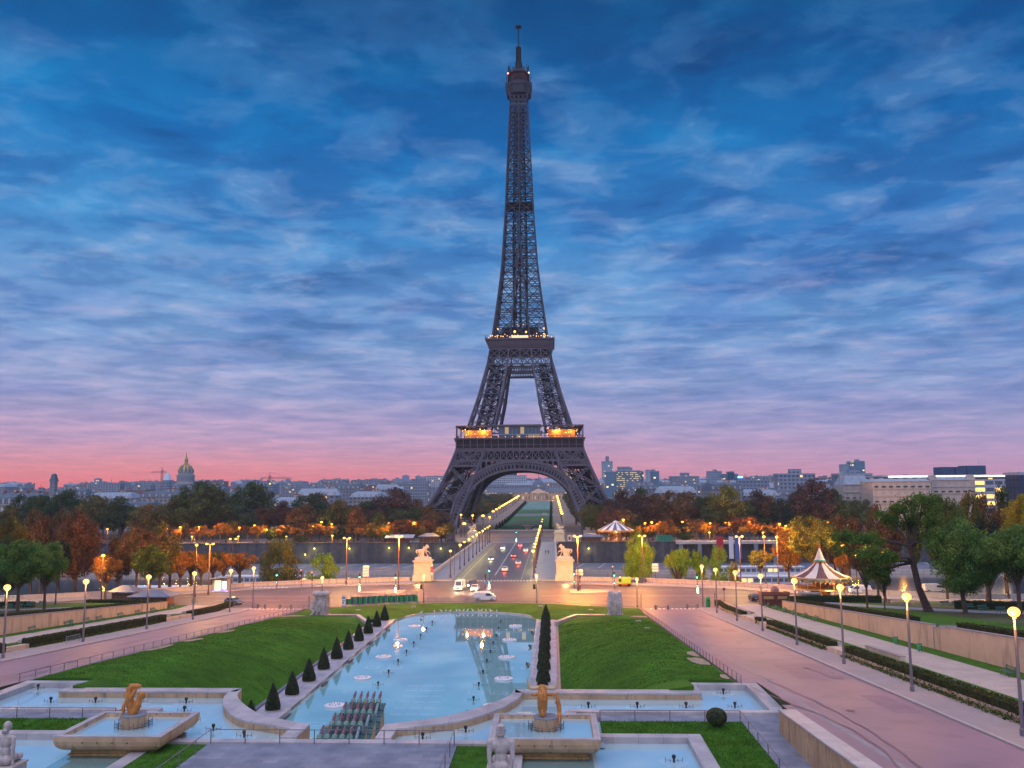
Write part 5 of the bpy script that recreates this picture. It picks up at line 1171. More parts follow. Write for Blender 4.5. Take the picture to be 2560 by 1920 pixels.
# green construction barrier
gp1=mat('barrier_green',(.02,.33,.04),.5,.1,2.); gp2=mat('barrier_slate',(.06,.08,.15),.5,.1,2.)
A,B=Vector((-27.6,185.9,0)),Vector((-13.,191.3,0)); A2,B2=Vector((-27.4,189.6,0)),Vector((-13.6,193.6,0)); t=empty('barrier_enclosure',(-20,190,0)); tag(t,'striped green and slate construction barrier at the edge of the square','barrier')
for (a,b,n) in ((A,B,28),(A2,B2,24)):
    for i in range(n):
        p,q=a+(b-a)*(i/n),a+(b-a)*((i+.97)/n); m=MB(); m.beam((p.x,p.y,.95),(q.x,q.y,.95),.05,1.15); m.build('panel',gp1 if i%2 else gp2,t,(-20,190,0))
    for i in range(0,n+1,4):
        p=a+(b-a)*(i/n); m=MB(); m.beam((p.x,p.y-.06,0),(p.x,p.y-.06,2.3),.09); m.box(p.x-.35,p.x+.35,p.y-.5,p.y+.1,0.02,.14); m.build('fence_post',mat('galvanised',(.35,.36,.4),.4,metal=.4),t,(-20,190,0))
    m=MB(); m.beam((a.x,a.y,2.25),(b.x,b.y,2.25),.035); m.build('top_wire',mat('galvanised',(.35,.36,.4),.4,metal=.4),t,(-20,190,0))
o=empty('info_board',(-27.9,185.3,.1)); m=MB(); m.box(-.38,.38,-.04,.04,.05,2.3); m.build('board',white,o)
for z0,z1,c_ in ((1.55,1.95,(.05,.30,.33)),(1.1,1.3,(.1,.35,.4)),(.6,.95,(.12,.25,.5))): m=MB(); m.box(-.32,.32 if z0>1 else .05,-.055,-.04,z0,z1); m.build('panel',mat('board_teal_%d'%int(z0*10),c_,.5),o)
tag(o,'upright white information board with teal panels at the barrier end','sign')
# crowd-control fences
def crowd(name,w,h=1.05):
    t=empty(name); m=MB(); m.tube((-w/2,0,.15),(w/2,0,.15),.03,n=6); m.tube((-w/2,0,h),(w/2,0,h),.03,n=6); m.tube((-w/2,0,.0),(-w/2,0,h),.03,n=6); m.tube((w/2,0,0),(w/2,0,h),.03,n=6); m.build('frame',mat('galvanised',(.35,.36,.4)),t)
    m=MB(); k=int(w/.13)
    for i in range(k): x=-w/2+w*(i+.5)/k; m.tube((x,0,.15),(x,0,h),.012,n=4)
    m.build('bars',mat('galvanised',(.35,.36,.4)),t); return t
for x,w,lab in ((-9.8,2.4,'left of two grey crowd barriers on the kerb'),(-6.8,2.2,'right of two grey crowd barriers on the kerb')):
    t=crowd('crowd_barrier',w); t.location=(x,191.2,.05); tag(t,lab,'crowd barrier','crowd barriers on the kerb')
t=empty('barrier_stack',(-1,191.4,.05))
for i in range(5):
    k=crowd('panel',3.2); 
    for ch in list(k.children): ch.parent=t; ch.location=(0,i*.12,0)
    bpy.data.objects.remove(k)
tag(t,'stack of grey crowd barriers leaning together before the white van','crowd barrier')
t=crowd('crowd_barrier',2.4); p=(-49.3,118.6,zr(118.6)+.13); t.location=p; t.rotation_euler=(0,0,R(75)); tag(t,'folded silver crowd barrier against the second left lamp post','crowd barrier')
# bollards with chains
def bollard_pair(a,b,lab):
    t=empty('bollard_chain',((a[0]+b[0])/2,(a[1]+b[1])/2,a[2]))
    for q in (a,b): m=MB(); m.lathe((q[0],q[1],q[2]),[(.24,0),(.24,.75),(.2,.85),(.02,.95)],12); m.build('bollard',mat('stone_bollard',(.22,.18,.18),.7),t,tuple(t.location))
    m=MB(); pv=None
    for i in range(9):
        u=i/8; z=.8-.4*(1-(2*u-1)**2); q=(a[0]+(b[0]-a[0])*u,a[1]+(b[1]-a[1])*u,a[2]+z)
        if pv: m.beam(pv,q,.05)
        pv=q
    m.build('chain',darkiron,t,tuple(t.location)); tag(t,lab,'bollards','stone bollards joined by chains')
bollard_pair((37.3,180.8,.02),(39.8,180.8,.02),'pair of stone bollards with chain at the inner side of the right avenue')
bollard_pair((43.9,182.2,.02),(46.0,182.2,.02),'pair of stone bollards with chain at the outer side of the right avenue')
bollard_pair((-40.6,182.2,.02),(-38.0,181.5,.02),'pair of stone bollards with chain at the inner side of the left avenue')
bollard_pair((-45.6,183.0,.02),(-43.9,182.5,.02),'pair of stone bollards with chain at the outer side of the left avenue')
bollard_pair((82.0,175.3,1.9),(85.2,174.5,1.9),'pair of bollards with chain where the park path begins at right')
# green recycling bin and small litter bins
t=empty('recycling_bin',(48.5,184.3,.1)); m=MB(); m.lathe((0,0,0),[(.42,0),(.5,.5),(.5,1.5),(.42,1.85),(.1,2.05)],14); m.build('body',mat('bin_green',(.01,.30,.08),.35),t,smooth=True); m=MB(); m.box(-.2,.2,-.54,-.46,1.2,1.4); m.build('slot',mat('signal_black',(.03,.03,.03)),t); tag(t,'rounded green recycling bin beside the lamp at the right avenue mouth','bin')
gb_=mat('bin_bag_green',(.05,.30,.16),.5,.3,4.,)
def litter(p,lab):
    t=empty('litter_bin',p); m=MB(); m.tube((.3,0,0),(.3,0,1.05),.035,n=6); m.build('post',mat('green_iron',(.02,.12,.07),.5),t); m=MB(); m.lathe((0,0,.95),[(.24,0),(.27,.05)],12); m.build('ring',mat('green_iron',(.02,.12,.07),.5),t); m=MB(); m.lathe((0,0,.1),[(.05,0),(.16,.15),(.2,.5),(.25,.86)],10); m.build('bag',gb_,t,smooth=True); tag(t,lab,'litter bin','green bag litter bins')
litter((58.8,112.0,zr(112)+.7),'green bag bin on the right gravel path, farther of two'); litter((58.6,104.5,zr(104.5)+.7),'green bag bin on the right gravel path, nearer of two'); litter((-60.2,137.4,zr(137.4)+.7),'green bag bin between benches on the left gravel path')
# ---- benches ----
bg=mat('bench_green',(.04,.13,.10),.45,.2,3.,spec=.5)
def bench():
    t=empty('park_bench'); m=MB()
    for i in range(4): m.box(-.95,.95,-.3+i*.15,-.19+i*.15,.44,.48)
    m.build('seat',bg,t); m=MB()
    for i in range(3): z=.58+i*.13; m.box(-.95,.95,.30+i*.03,.34+i*.03,z,z+.1)
    m.build('backrest',bg,t)
    for x in (-.75,.75):
        m=MB(); m.beam((x,-.28,0),(x,-.2,.44),.05); m.beam((x,.42,0),(x,.2,.44),.05); m.beam((x,.2,.4),(x,.38,.98),.045); m.beam((x,-.25,.42),(x,.28,.42),.05); m.build('leg',mat('green_iron',(.02,.12,.07),.5),t)
    return t
bn=bench(); bn['used']=0; fst=[True]
def pbench(x,y,z,rz,lab,g):
    c=bn if fst[0] else copy_tree(bn); fst[0]=False
    c.location=(x,y,z); c.rotation_euler=(0,0,rz); tag(c,lab,'bench',g)
del bn['used']
for x,y in ((15,235),(60,255),(140,275),(207,295),(287,318),(357,340),(440,368),(535,395),(2170,870)):
    p=grd(*D('c4',x,y),zr,.7); pbench(59.0 if x<2000 else 59.2,p.y,zr(p.y)+.7,R(-90),'slatted green bench on the right gravel path below the retaining wall','benches on the right gravel path')
for x,y in ((115,490),(375,440),(565,412),(655,395),(825,365),(985,340),(1100,318),(1260,292),(1570,240)):
    p=grd(*D('c1',x,y),zr,.7); pbench(-60.0,p.y,zr(p.y)+.7,R(90),'slatted green bench on the left gravel path below the retaining wall','benches on the left gravel path')
for c_,xs in (('u1',((60,1395),(150,1390),(245,1380),(352,1370))),('c4',((1540,265),(1640,268),(1745,292),(1865,305),(2030,322),(2135,335)))):
    for x,y in xs:
        p=grd(*D(c_,x,y),zpark); pbench(p.x,p.y,p.z+.03,R(-20 if c_=='u1' else 20),'green bench under the trees in the '+('left' if c_=='u1' else 'right')+' park','benches under the park trees')
# ---- railings ----
def railing(pts,step,h,lab,name='railing',rails=(1.,),zf=None,grp=None):
    t=empty(name,pts[0]); og=tuple(Vector(pts[0])); m=MB(); posts=[]
    for a,b in zip(pts,pts[1:]):
        a,b=Vector(a),Vector(b)
        for r in rails: m.tube(a+Vector((0,0,h*r)),b+Vector((0,0,h*r)),.03,n=6)
        n=max(1,round((b-a).length/step)); posts+=[a+(b-a)*(i/n) for i in range(n)]
    posts.append(Vector(pts[-1])); m.build('rail',greyiron,t,og)
    if len(posts)>99: posts=posts[:99]
    for p in posts: m=MB(); m.tube(p,p+Vector((0,0,h)),.04,n=6); m.build('post',greyiron,t,og)
    tag(t,lab,'railing',grp); return t
railing([(34.0,84.5,zr(84.5)+.15),(34.0,177.9,.15),(33.8,183,.12)],2.1,.75,'low metal rail along the top of the right lawn')
railing([(-35.5,84.5,zr(84.5)+.15),(-35.5,177.9,.15),(-34.5,182.5,.12)],2.6,.75,'low metal rail along the top of the left lawn')
railing([(x,gy(x)-1.1,.1) for x in gx if abs(x)<34],3.2,.45,'very low rail around the end lawn beside the square')
railing([(-9.1,52,6.2),(-9.1,65.8,6.2),(9.1,65.8,6.2),(9.1,52,6.2)],2.7,1.0,'dark railing around the grey paved terrace')
railing([(20.2,73.3,6.0),(31.5,73.3,6.0),(31.5,52,6.0)],3.0,.85,'dark railing around the right grass plot')
railing([(-20.2,73.3,6.0),(-31.5,73.3,6.0),(-31.5,60,6.0)],3.0,.85,'dark railing behind the left grass plot')
# ---- hedges ----
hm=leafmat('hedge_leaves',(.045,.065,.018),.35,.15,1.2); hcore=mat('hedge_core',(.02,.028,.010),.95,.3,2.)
def hedge(pts,w,h,zf,lab,n=2200,grp='clipped hedges',lm=None,b=.09):
    t=empty('hedge',(pts[0][0],pts[0][1],zf(pts[0][1]))); og=tuple(t.location); m=MB(); lv=MB()
    L=sum((Vector(q)-Vector(p)).length for p,q in zip(pts,pts[1:]))
    for p,q in zip(pts,pts[1:]):
        p,q=Vector(p),Vector(q); d=(q-p); l=d.length; d.normalize(); nrm=Vector((-d.y,d.x)); seg=max(2,int(l/3)); 
        for i in range(seg):
            a,c=p+d*(l*i/seg),p+d*(l*(i+1)/seg); za,zb_=zf(a.y),zf(c.y); o=nrm*(w/2-.03)
            vs=[(a.x+o.x,a.y+o.y,za-.1),(a.x-o.x,a.y-o.y,za-.1),(c.x-o.x,c.y-o.y,zb_-.1),(c.x+o.x,c.y+o.y,zb_-.1)]; vs+=[(v[0],v[1],v[2]+.1+h-.04) for v in vs]
            m.add(vs,[(0,1,2,3),(7,6,5,4),(0,4,5,1),(1,5,6,2),(2,6,7,3),(3,7,4,0)])
        for _ in range(int(n*l/L)):
            u=random.random()*l; f=random.random(); c=p+d*u; z=zf(c.y); bump=.06*noise.noise(Vector((c.x*1.5,c.y*1.5,5)))
            if f<.4: off=random.uniform(-w/2,w/2); zz=z+h+bump+random.uniform(-.03,.03); 
            else: off=(w/2+bump)*(1 if random.random()<.5 else -1); zz=z+random.uniform(0,h)
            P_=Vector((c.x+nrm.x*off,c.y+nrm.y*off,zz)); a=Vector((random.gauss(0,1),random.gauss(0,1),random.gauss(0,1))).normalized(); e=a.cross(Vector((random.gauss(0,1),random.gauss(0,1),random.gauss(0,1)))).normalized(); s=b*random.uniform(.6,1.5)
            lv.add([P_-a*s,P_+e*s*.7,P_+a*s,P_-e*s*.7],[(0,1,2,3)])
    m.build('core',hcore,t,og); lv.build('foliage',lm or hm,t,og); tag(t,lab,'hedge',grp)
rz_=lambda Y:zr(Y)+.13
hedge([(50.9,40),(50.9,105.8)],1.2,1.15,rz_,'clipped hedge along the right avenue, nearest stretch',9000)
hedge([(50.9,111.3),(50.9,142.5)],1.2,1.1,rz_,'clipped hedge along the right avenue, middle stretch',4000)
hedge([(50.9,161.6),(50.9,187)],1.2,1.0,rz_,'clipped hedge along the right avenue, far stretch',2500)
hedge([(50.9,147),(50.9,150.5)],1.2,1.0,rz_,'short clipped hedge stub beside the right steps',600)
hedge([(-52.5,60),(-52.5,108)],1.2,1.15,rz_,'clipped hedge along the left avenue, nearest stretch',5000)
hedge([(-52.5,113),(-52.5,153.5)],1.2,1.15,rz_,'clipped hedge along the left avenue, middle stretch',5000)
hedge([(-52.5,164.5),(-52.5,186)],1.2,1.0,rz_,'clipped hedge along the left avenue, far stretch',2000)
pz_=lambda Y:zpark(Y)
hedge([(63.4,117),(63.4,178)],1.3,.75,pz_,'low clipped hedge on top of the right retaining wall, far stretch',4500)
hedge([(63.4,60),(63.4,104)],1.3,.8,pz_,'low clipped hedge on top of the right retaining wall, near stretch',4000)
hedge([(-64.2,112),(-64.2,178)],1.3,.6,pz_,'low clipped hedge on top of the left retaining wall',4500)
hedge([(63.4,179),(80.5,175.5)],1.6,1.3,pz_,'dark rounded hedge in front of the striped carousel',2500)
hedge([(-81,180.5),(-66,181)],1.5,1.1,pz_,'dark hedge in front of the left kiosks',2200)
hedge([(-96,157),(-80,160)],1.2,1.0,pz_,'dark hedge behind the left park benches',1500)
hedge([(84,152),(112,141)],1.4,1.3,pz_,'dark hedge behind the right park benches',3000)
weedm=leafmat('ivy_weeds',(.06,.11,.02),.4,.2,1.5)
for x,y0,y1,lab in ((50.1,60,105,'right'),(-51.7,113,150,'left'),(50.1,112,141,'far right')):
    m=MB()
    for _ in range(1700):
        Y=random.uniform(y0,y1); X=x+random.uniform(-.35,.25)*(1 if x>0 else -1)+.25*noise.noise(Vector((0,Y*.6,0))); P_=Vector((X,Y,zr(Y)+.15+random.random()*.3)); a=Vector((random.gauss(0,1),random.gauss(0,1),random.gauss(0,.6))).normalized(); e=a.cross(Vector((random.gauss(0,1),random.gauss(0,1),random.gauss(0,1)))).normalized(); s=.09*random.uniform(.6,1.5); m.add([P_-a*s,P_+e*s*.7,P_+a*s,P_-e*s*.7],[(0,1,2,3)])
    kind(m.build('ivy',weedm),'stuff')
# ---- copings, retaining walls, steps ----
def longwall(x0,x1,ys,zb,zt,lab,cop=.14,body=wallmat,nm='retaining_wall'):
    t=empty(nm,((x0+x1)/2,ys[0],0)); og=tuple(t.location)
    for n_,e,f0,f1,mt in (('wall_body',0,zb,zt,body),('coping',.07,zt,lambda Y:zt(Y)+cop,concrete)):
        m=MB()
        for a,b in zip(ys,ys[1:]): m.prism([(x0-e,a),(x1+e,a),(x1+e,b),(x0-e,b)],lambda x,y:f0(y),lambda x,y:f1(y))
        m.build(n_,mt,t,og)
    tag(t,lab,'wall')
zb=lambda Y:zr(Y)-.2; 
longwall(61.75,62.15,[40,80,104.6],zb,lambda Y:zpark(Y)+.25,'tall pale retaining wall along the right path, nearer stretch')
longwall(61.75,62.15,[108.0,140,177],zb,lambda Y:zpark(Y)+.25,'tall pale retaining wall along the right path, farther stretch')
longwall(62.2,66.5,[106.9,107.3],zb,lambda Y:zpark(Y)+.2,'short return wall at the gap in the right retaining wall')
longwall(-62.95,-62.55,[60,110,177.5],zb,lambda Y:zpark(Y)+.2,'long pale retaining wall along the left path')
lc=lambda Y:zr(Y)+.95
longwall(61.85,62.4,[104.7,107.9],zb,lambda Y:zpark(Y)+.02,'pale stone threshold in the gap of the right retaining wall',.04)
for x0,x1,ya,yb_,lab in ((51.55,52.05,40,107,'low stone coping wall behind the near right hedge'),(51.55,52.05,111,149.5,'low stone coping wall behind the middle right hedge'),(51.55,52.05,161,184,'low stone coping wall behind the far right hedge'),(-53.6,-53.1,113,158,'low stone coping wall behind the middle left hedge'),(-53.6,-53.1,164,184,'low stone coping wall behind the far left hedge'),(-53.6,-53.1,60,109,'low stone coping wall behind the near left hedge')):
    longwall(x0,x1,[ya,yb_],zb,lc,lab,.12,stone,'low_wall')
for s,y0,lab in ((1,151,'right'),(-1,158.4,'left')):
    t=empty('stone_steps',(s*51.,y0,0)); og=tuple(t.location)
    for i in range(7):
        m=MB(); a,b=sorted((s*(50.2+i*.33+(1.7 if s<0 else 0)),s*(52.6+(1.0 if s<0 else 0)+.3))); m.box(a,b,y0,y0+(8 if s>0 else 5.4),zr(y0)-.6,zr(y0+4)+.13+(i+1)*.1); m.build('step',stone,t,og)
    tag(t,f'flight of pale stone steps up from the {lab} avenue to the gravel path','steps')
for y0,lab in ((104.,'near right'),): longwall(53.4,53.9,[96.5,107],zb,lambda Y:zr(Y)+1.15,'low parapet beside the stair well on the right path',.1,stone,'low_wall')
longwall(-57.2,-56.8,[100,113],zb,lambda Y:zr(Y)+1.1,'low parapet on the left gravel path near the frame edge',.1,stone,'low_wall')
# park paths
path_=mat('park_path',(.20,.23,.29),.8,.15,.3)
for s in (-1,1):
    pts=[(68,176),(72,164),(78,150),(84,141),(92,130),(106,112)] if s>0 else [(66,172),(70,160),(76,151),(84,147),(110,144)]
    m=MB(); L_=[]
    for i,(x,y) in enumerate(pts):
        w=3.2 if s>0 else 2.2; L_+= [(s*(x-w*.5),y-w,zpark(y-w)+.04),(s*(x+w*.9),y+w*.6,zpark(y+w*.6)+.04)]
    m.add(L_,[(2*i,2*i+1,2*i+3,2*i+2) if s>0 else (2*i+2,2*i+3,2*i+1,2*i) for i in range(len(pts)-1)]); kind(m.build('park_path',path_))
for s,x0,x1,y0,y1 in ((1,64.5,78,150,177),(1,64.5,74,112,148),(1,64.5,90,60,110),(-1,65,80,160,177),(1,92,150,140,165)):
    a,b=sorted((s*x0,s*x1)); strip('park_lawn',a,b,[y0,y1],.03,grassn,zpark)
# embankment parapet + guard rail
for s in (-1,1):
    xs=[22.0,30,44,52,60,68,76,85,93,106,300]; t=empty('embankment_parapet',(s*22,235,0)); og=tuple(t.location)
    for a,b in zip(xs,xs[1:]):
        m=MB(); m.beam((s*a,yb(a)-.2,.5),(s*b,yb(b)-.2,.5),.45,1.0); m.build('parapet_segment',stone,t,og); m=MB(); m.beam((s*a,yb(a)-.2,1.06),(s*b,yb(b)-.2,1.06),.6,.13); m.build('coping',stone,t,og)
    tag(t,f'long stone parapet along the near embankment {"right" if s>0 else "left"} of the bridge','parapet')
    railing([(s*a,yb(a)-3.2,.12) for a in (23,30,44,52,60,68)],2.0,1.0,f'dark pedestrian guard rail along the {"right" if s>0 else "left"} embankment pavement',rails=(1.,.25))
# quay near bank
m=MB()
for s in (-1,1):
    xs=[19,30,44,60,76,93,106,300]
    for a,b in zip(xs,xs[1:]):
        q=[(s*a,yb(a)),(s*b,yb(b)),(s*b,yb(b)+16),(s*a,yb(a)+16)]; 
        if s<0: q=q[::-1]
        m.prism(q,-10,-8.1)
kind(m.build('near_quay',concrete))
# boats moored at the right
def boat(L,w,x,y,lab,hull,rz=0):
    t=empty('river_boat',(x,y,-9.5)); t.rotation_euler=(0,0,rz); m=MB(); m.prism([(-L/2,-w/2),(L/2-4,-w/2),(L/2,0),(L/2-4,w/2),(-L/2,w/2)],.0,2.0); m.build('hull',hull,t); m=MB(); m.box(-L/2+2,L/2-7,-w/2+.5,w/2-.5,2,4.4); m.build('cabin',winmat('boat_cabin',(.6,.62,.66),(.1,.14,.2),2.,2.3,.12,(.1,.9),(.3,.8)),t); m=MB(); m.box(-L/2+1.5,L/2-6,-w/2+.2,w/2-.2,4.4,4.6); m.build('roof',wh2,t); tag(t,lab,'boat','boats moored at the right quay')
boat(46,6.5,88,262,'long white river boat moored nearest behind the right lamps',wh2)
boat(44,6,92,296,'red-hulled river boat moored in the second row at right',mat('boat_red',(.32,.03,.04),.5))
boat(40,6,95,330,'white river boat moored farthest at the right',wh2)
boat(50,6.5,-92,268,'long white river boat seen through the left orange trees',wh2)
boat(40,6,-80,300,'dark river boat on the water behind the left trees',mat('boat_dark',(.06,.07,.1),.5))
# metro-like lit gallery and containers on far quay right
t=empty('quay_gallery',(92,383,0)); og=tuple(t.location); m=MB(); m.box(70,140,380,386,.0,1.2); m.build('roof',stone,t,og)
for i in range(8): m=MB(); x=71+i*8; m.box(x,x+1.6,380.2,381.6,-8.1,.0); m.build('pillar',mat('grey_pillar',(.20,.22,.27),.7),t,og)
m=MB(); m.box(73,135,384,384.3,-6.5,-3.2); m.build('lit_panel',emat('amber_wall_glow',(1.,.42,.05),.8),t,og); tag(t,'colonnaded quay gallery glowing amber inside at right','gallery')
for x,c1_,w,lab in ((86.6,(.42,.03,.05),2.0,'red vertical banner on the far quay at right'),(91.3,(.62,.62,.68),1.3,'white vertical banner on the far quay at right'),(94.2,(.08,.14,.36),1.9,'blue vertical banner on the far quay at right')):
    t=empty('banner',(x,372,-8.1)); m=MB(); m.tube((-w*.6,0,0),(-w*.6,0,12),.08,n=6); m.build('pole',greyiron,t); m=MB(); m.box(-w*.55,w*.9,-.03,.03,2.5 if w<2.1 else .5,11.7); m.build('cloth',mat('banner_%d'%int(x),c1_,.8),t); tag(t,lab,'banner','tall vertical banners')
t=empty('container',(66.2,391,0)); m=MB(); m.box(-3.4,3.4,-1.5,1.5,0,3.2); m.build('body',mat('container_green',(.01,.16,.11),.5),t)
for i in range(4): m=MB(); m.box(-3+i*1.6,-1.8+i*1.6,-1.55,-1.5,.4,2.7); m.build('door',mat('container_door',(.02,.20,.14),.5),t)
tag(t,'dark green service container on the far quay above the wall','container')
# the flags' small pavilion and the stone pylons on the far left
t=empty('advert_pillar',(-28.5,386,0)); m=MB(); m.box(-1.8,1.8,-1,1,-.5,4.6); m.build('panel',mat('dark_panel',(.07,.06,.08),.6),t); m=MB(); m.ball((0,-1.05,2.6),.5,10,6); m.build('emblem',mat('faded_red',(.3,.08,.06),.6),t); tag(t,'dark rectangular panel with a small red roundel left of the bridge end','panel')
p=gp(*D('u3',505,835)); t=empty('poster_board',(p.x,398,.1)); m=MB(); m.box(-.8,.8,-.1,.1,.3,2.8); m.build('frame',white,t); m=MB(); m.box(-.5,.5,-.13,-.1,.7,2.4); m.build('poster',mat('dark_panel',(.07,.06,.08)),t); tag(t,'white poster board near the far right bridge statue','poster board')
t=empty('stone_urn',(2.6,505,.05)); m=MB(); m.lathe((0,0,0),[(1.2,0),(1.4,.5),(2.6,2.0),(3.7,2.6),(3.5,2.7),(1,2.2)],16); m.build('bowl',stone,t); tag(t,'wide pale stone urn at the head of the promenade lawn','urn')
m=MB(); m.box(-20,24,495,496,0,.9); o=m.build('balustrade',stone); tag(o,'long low balustrade in front of the promenade garden','balustrade')
# ================= sculpture: one continuous surface per figure =================
def blob(name,parts,vox,mt,parent=None,loc=(0,0,0),smooth=4,rz=0,sc=1.):
    m=MB()
    for p in parts:
        if p[0]=='c': _,a,b,r0,r1=p; m.tube(a,b,r0,r1,14); m.ball(a,r0,14,8); m.ball(b,r1,14,8)
        elif p[0]=='e':
            _,c,r=p; k=len(m.v); m.ball((0,0,0),1.,16,10)
            for i in range(k,len(m.v)): v=m.v[i]; m.v[i]=(c[0]+v[0]*r[0],c[1]+v[1]*r[1],c[2]+v[2]*r[2])
        elif p[0]=='b': _,c,s=p; m.box(c[0]-s[0]/2,c[0]+s[0]/2,c[1]-s[1]/2,c[1]+s[1]/2,c[2]-s[2]/2,c[2]+s[2]/2)
    o=m.build(name,mt,parent); o.location=loc; o.rotation_euler=(0,0,rz); o.scale=(sc,)*3
    r=o.modifiers.new('r','REMESH'); r.mode='VOXEL'; r.voxel_size=vox; r.use_smooth_shade=True
    s=o.modifiers.new('s','SMOOTH'); s.factor=.5; s.iterations=smooth
    return o
def chain(pts): return [('c',pts[i][:3],pts[i+1][:3],pts[i][3],pts[i+1][3]) for i in range(len(pts)-1)]
bronze=mat('gilded_bronze',(.55,.21,.045),.5,.45,1.2,.5,bscale=5,metal=.15,spec=.5,dirt=.35); brz2=mat('bronze_cut',(.30,.13,.03),.6,.25,2.); hornm=mat('pale_bronze_horn',(.60,.40,.22),.4,.15,2.,metal=.2)
statm=mat('weathered_statue_stone',(.50,.43,.42),.8,.25,1.1,.4,bscale=7,dirt=.35)
# dishes with drum
def dish(s):
    cx_,cy_=s*15.75,66.8; t=empty('fountain_dish',(cx_,cy_,5.1)); og=(cx_,cy_,5.4); hx,hy=3.95,3.5
    m=MB(); prof=[(-.02,7.60),(.0,7.50),(.0,7.25),(-.08,6.95),(-.25,6.72),(-.5,6.55),(-.85,6.5)]
    vs=[]
    def rect(o,z): return [(cx_-hx-o,cy_-hy-o,z),(cx_+hx+o,cy_-hy-o,z),(cx_+hx+o,cy_+hy+o,z),(cx_-hx-o,cy_+hy+o,z)]
    rows=[rect(-.55,7.2),rect(-.40,7.60)]+[rect(o,z) for o,z in prof]+[rect(-3.2,6.49)]
    for r in rows: vs+=r
    fs=[(j*4+i,(j+1)*4+i,(j+1)*4+(i+1)%4,j*4+(i+1)%4) for j in range(len(rows)-1) for i in range(4)]
    m.add(vs,[f[::-1] for f in fs]); o=m.build('bowl',basinwall,t,og); 
    m=MB()
    for (x0,x1,y0,y1) in ((-hx,hx,-hy,-hy+.42),(-hx,hx,hy-.42,hy),(-hx,-hx+.42,-hy+.42,hy-.42),(hx-.42,hx,-hy+.42,hy-.42)): m.box(cx_+x0-.02,cx_+x1+.02,cy_+y0,cy_+y1,7.58,7.64)
    m.build('rim',coping,t,og)
    m=MB(); m.box(cx_-hx+.4,cx_+hx-.4,cy_-hy+.4,cy_+hy-.4,7.1,7.34); m.build('water',basinw,t,og)
    m=MB(); m.box(cx_-3.05,cx_+3.05,cy_-2.7,cy_+2.7,5.0,6.5); m.box(cx_-3.2,cx_+3.2,cy_-2.85,cy_+2.85,6.1,6.22); m.build('plinth',mat('stained_stone',(.36,.22,.09),.7,.4,.9,dirt=.5),t,og)
    m=MB(); m.lathe((cx_+.1,cy_+.3,0),[(.92,7.1),(.92,8.2)],32); m.build('drum',basinwall,t,og); m=MB(); m.lathe((cx_+.1,cy_+.3,0),[(.96,8.17),(.96,8.25),(.9,8.27)],32); m.build('drum_top',mat('lead_grey',(.22,.24,.28),.5),t,og)
    m=MB()
    for i in range(4):
        for a,b in ((-1,1),): m.tube((cx_-1.8+i*1.1,cy_-hy-.03,7.18),(cx_-1.8+i*1.1,cy_-hy+.03,7.18),.05); m.tube((cx_-1.6+i*1.1,cy_+hy-.44,7.47),(cx_-1.6+i*1.1,cy_+hy-.4,7.47),.09)
    m.build('spout_holes',mat('signal_black',(.03,.03,.03)),t,og)
    m=MB(); c=(cx_+.1,cy_+.3)
    for k in range(28):
        a0,a1=2*PI*k/28,2*PI*(k+1)/28
        for r,z in ((1.15,7.42),(1.32,7.5)):
            if abs(math.sin(a0))>.93 and r>1.2: continue
            m.tube((c[0]+r*math.cos(a0),c[1]+r*math.sin(a0)*1.,z),(c[0]+r*math.cos(a1),c[1]+r*math.sin(a1),z),.018,n=5)
        if k%2==0: m.tube((c[0]+1.15*math.cos(a0),c[1]+1.15*math.sin(a0),7.3),(c[0]+1.15*math.cos(a0),c[1]+1.15*math.sin(a0),7.62),.02,n=5); 
        if k%2 and abs(math.cos(a0))>.4: m.tube((c[0]+1.35*math.cos(a0),c[1]+1.35*math.sin(a0),7.3),(c[0]+1.35*math.cos(a0),c[1]+1.35*math.sin(a0),7.85),.02,n=5); m.tube((c[0]+.95*math.cos(a0),c[1]+.95*math.sin(a0),7.6),(c[0]+1.35*math.cos(a0),c[1]+1.35*math.sin(a0),7.65),.018,n=5)
    m.build('water_pipes',mat('pipe_iron',(.08,.07,.08),.5),t,og)
    tag(t,f'large square stone fountain dish carrying the {"bull" if s>0 else "horse"} sculpture','fountain dish','square fountain dishes'); return cx_+.1,cy_+.3
bx,by=dish(1); hx_,hy_=dish(-1)
# bull head on its neck, with a young deer at its flank
t=empty('bull_sculpture',(bx-.25,by,8.0)); t.scale=(.9,)*3; tag(t,'gilded bull head with long upturned horns on a stone drum','sculpture')
body=[('c',(0,-.45,.25),(0,-.1,.9),.30,.44),('c',(0,-.1,.9),(0,.0,1.65),.44,.44),('c',(0,0,1.65),(0,.15,2.05),.42,.38),('c',(0,.15,2.05),(0,.75,1.85),.36,.24),('c',(0,.75,1.85),(0,1.1,1.55),.22,.17),('e',(0,.1,2.32),(.42,.22,.14))]
blob('neck_and_head',body,.05,bronze,t,smooth=6)
for s in (-1,1):
    m=MB(); pts=[(.3,2.22,.17),(.75,2.13,.16),(1.05,2.17,.14),(1.2,2.42,.11),(1.24,2.75,.075),(1.3,3.12,.01)]
    o=blob('horn',chain([(s*a,.1,z,r) for a,z,r in pts]),.035,hornm,t,smooth=4)
    o=blob('ear',[('e',(s*.68,.12,1.62),(.30,.07,.15)),('c',(s*.4,.1,1.7),(s*.7,.12,1.63),.10,.1)],.035,bronze,t,smooth=3)
m=MB(); c=Vector((0,-.62,.72)); nrm=Vector((0,-.93,-.10)).normalized(); u=Vector((1,0,0)); v=nrm.cross(u); 
pp=[]; 
for i in range(24):
    a=2*PI*i/24; w=.40*(1-.28*max(0,-math.sin(a))); pp.append(c+u*w*math.cos(a)+Vector((0,.08,1)).normalized()*.62*math.sin(a))
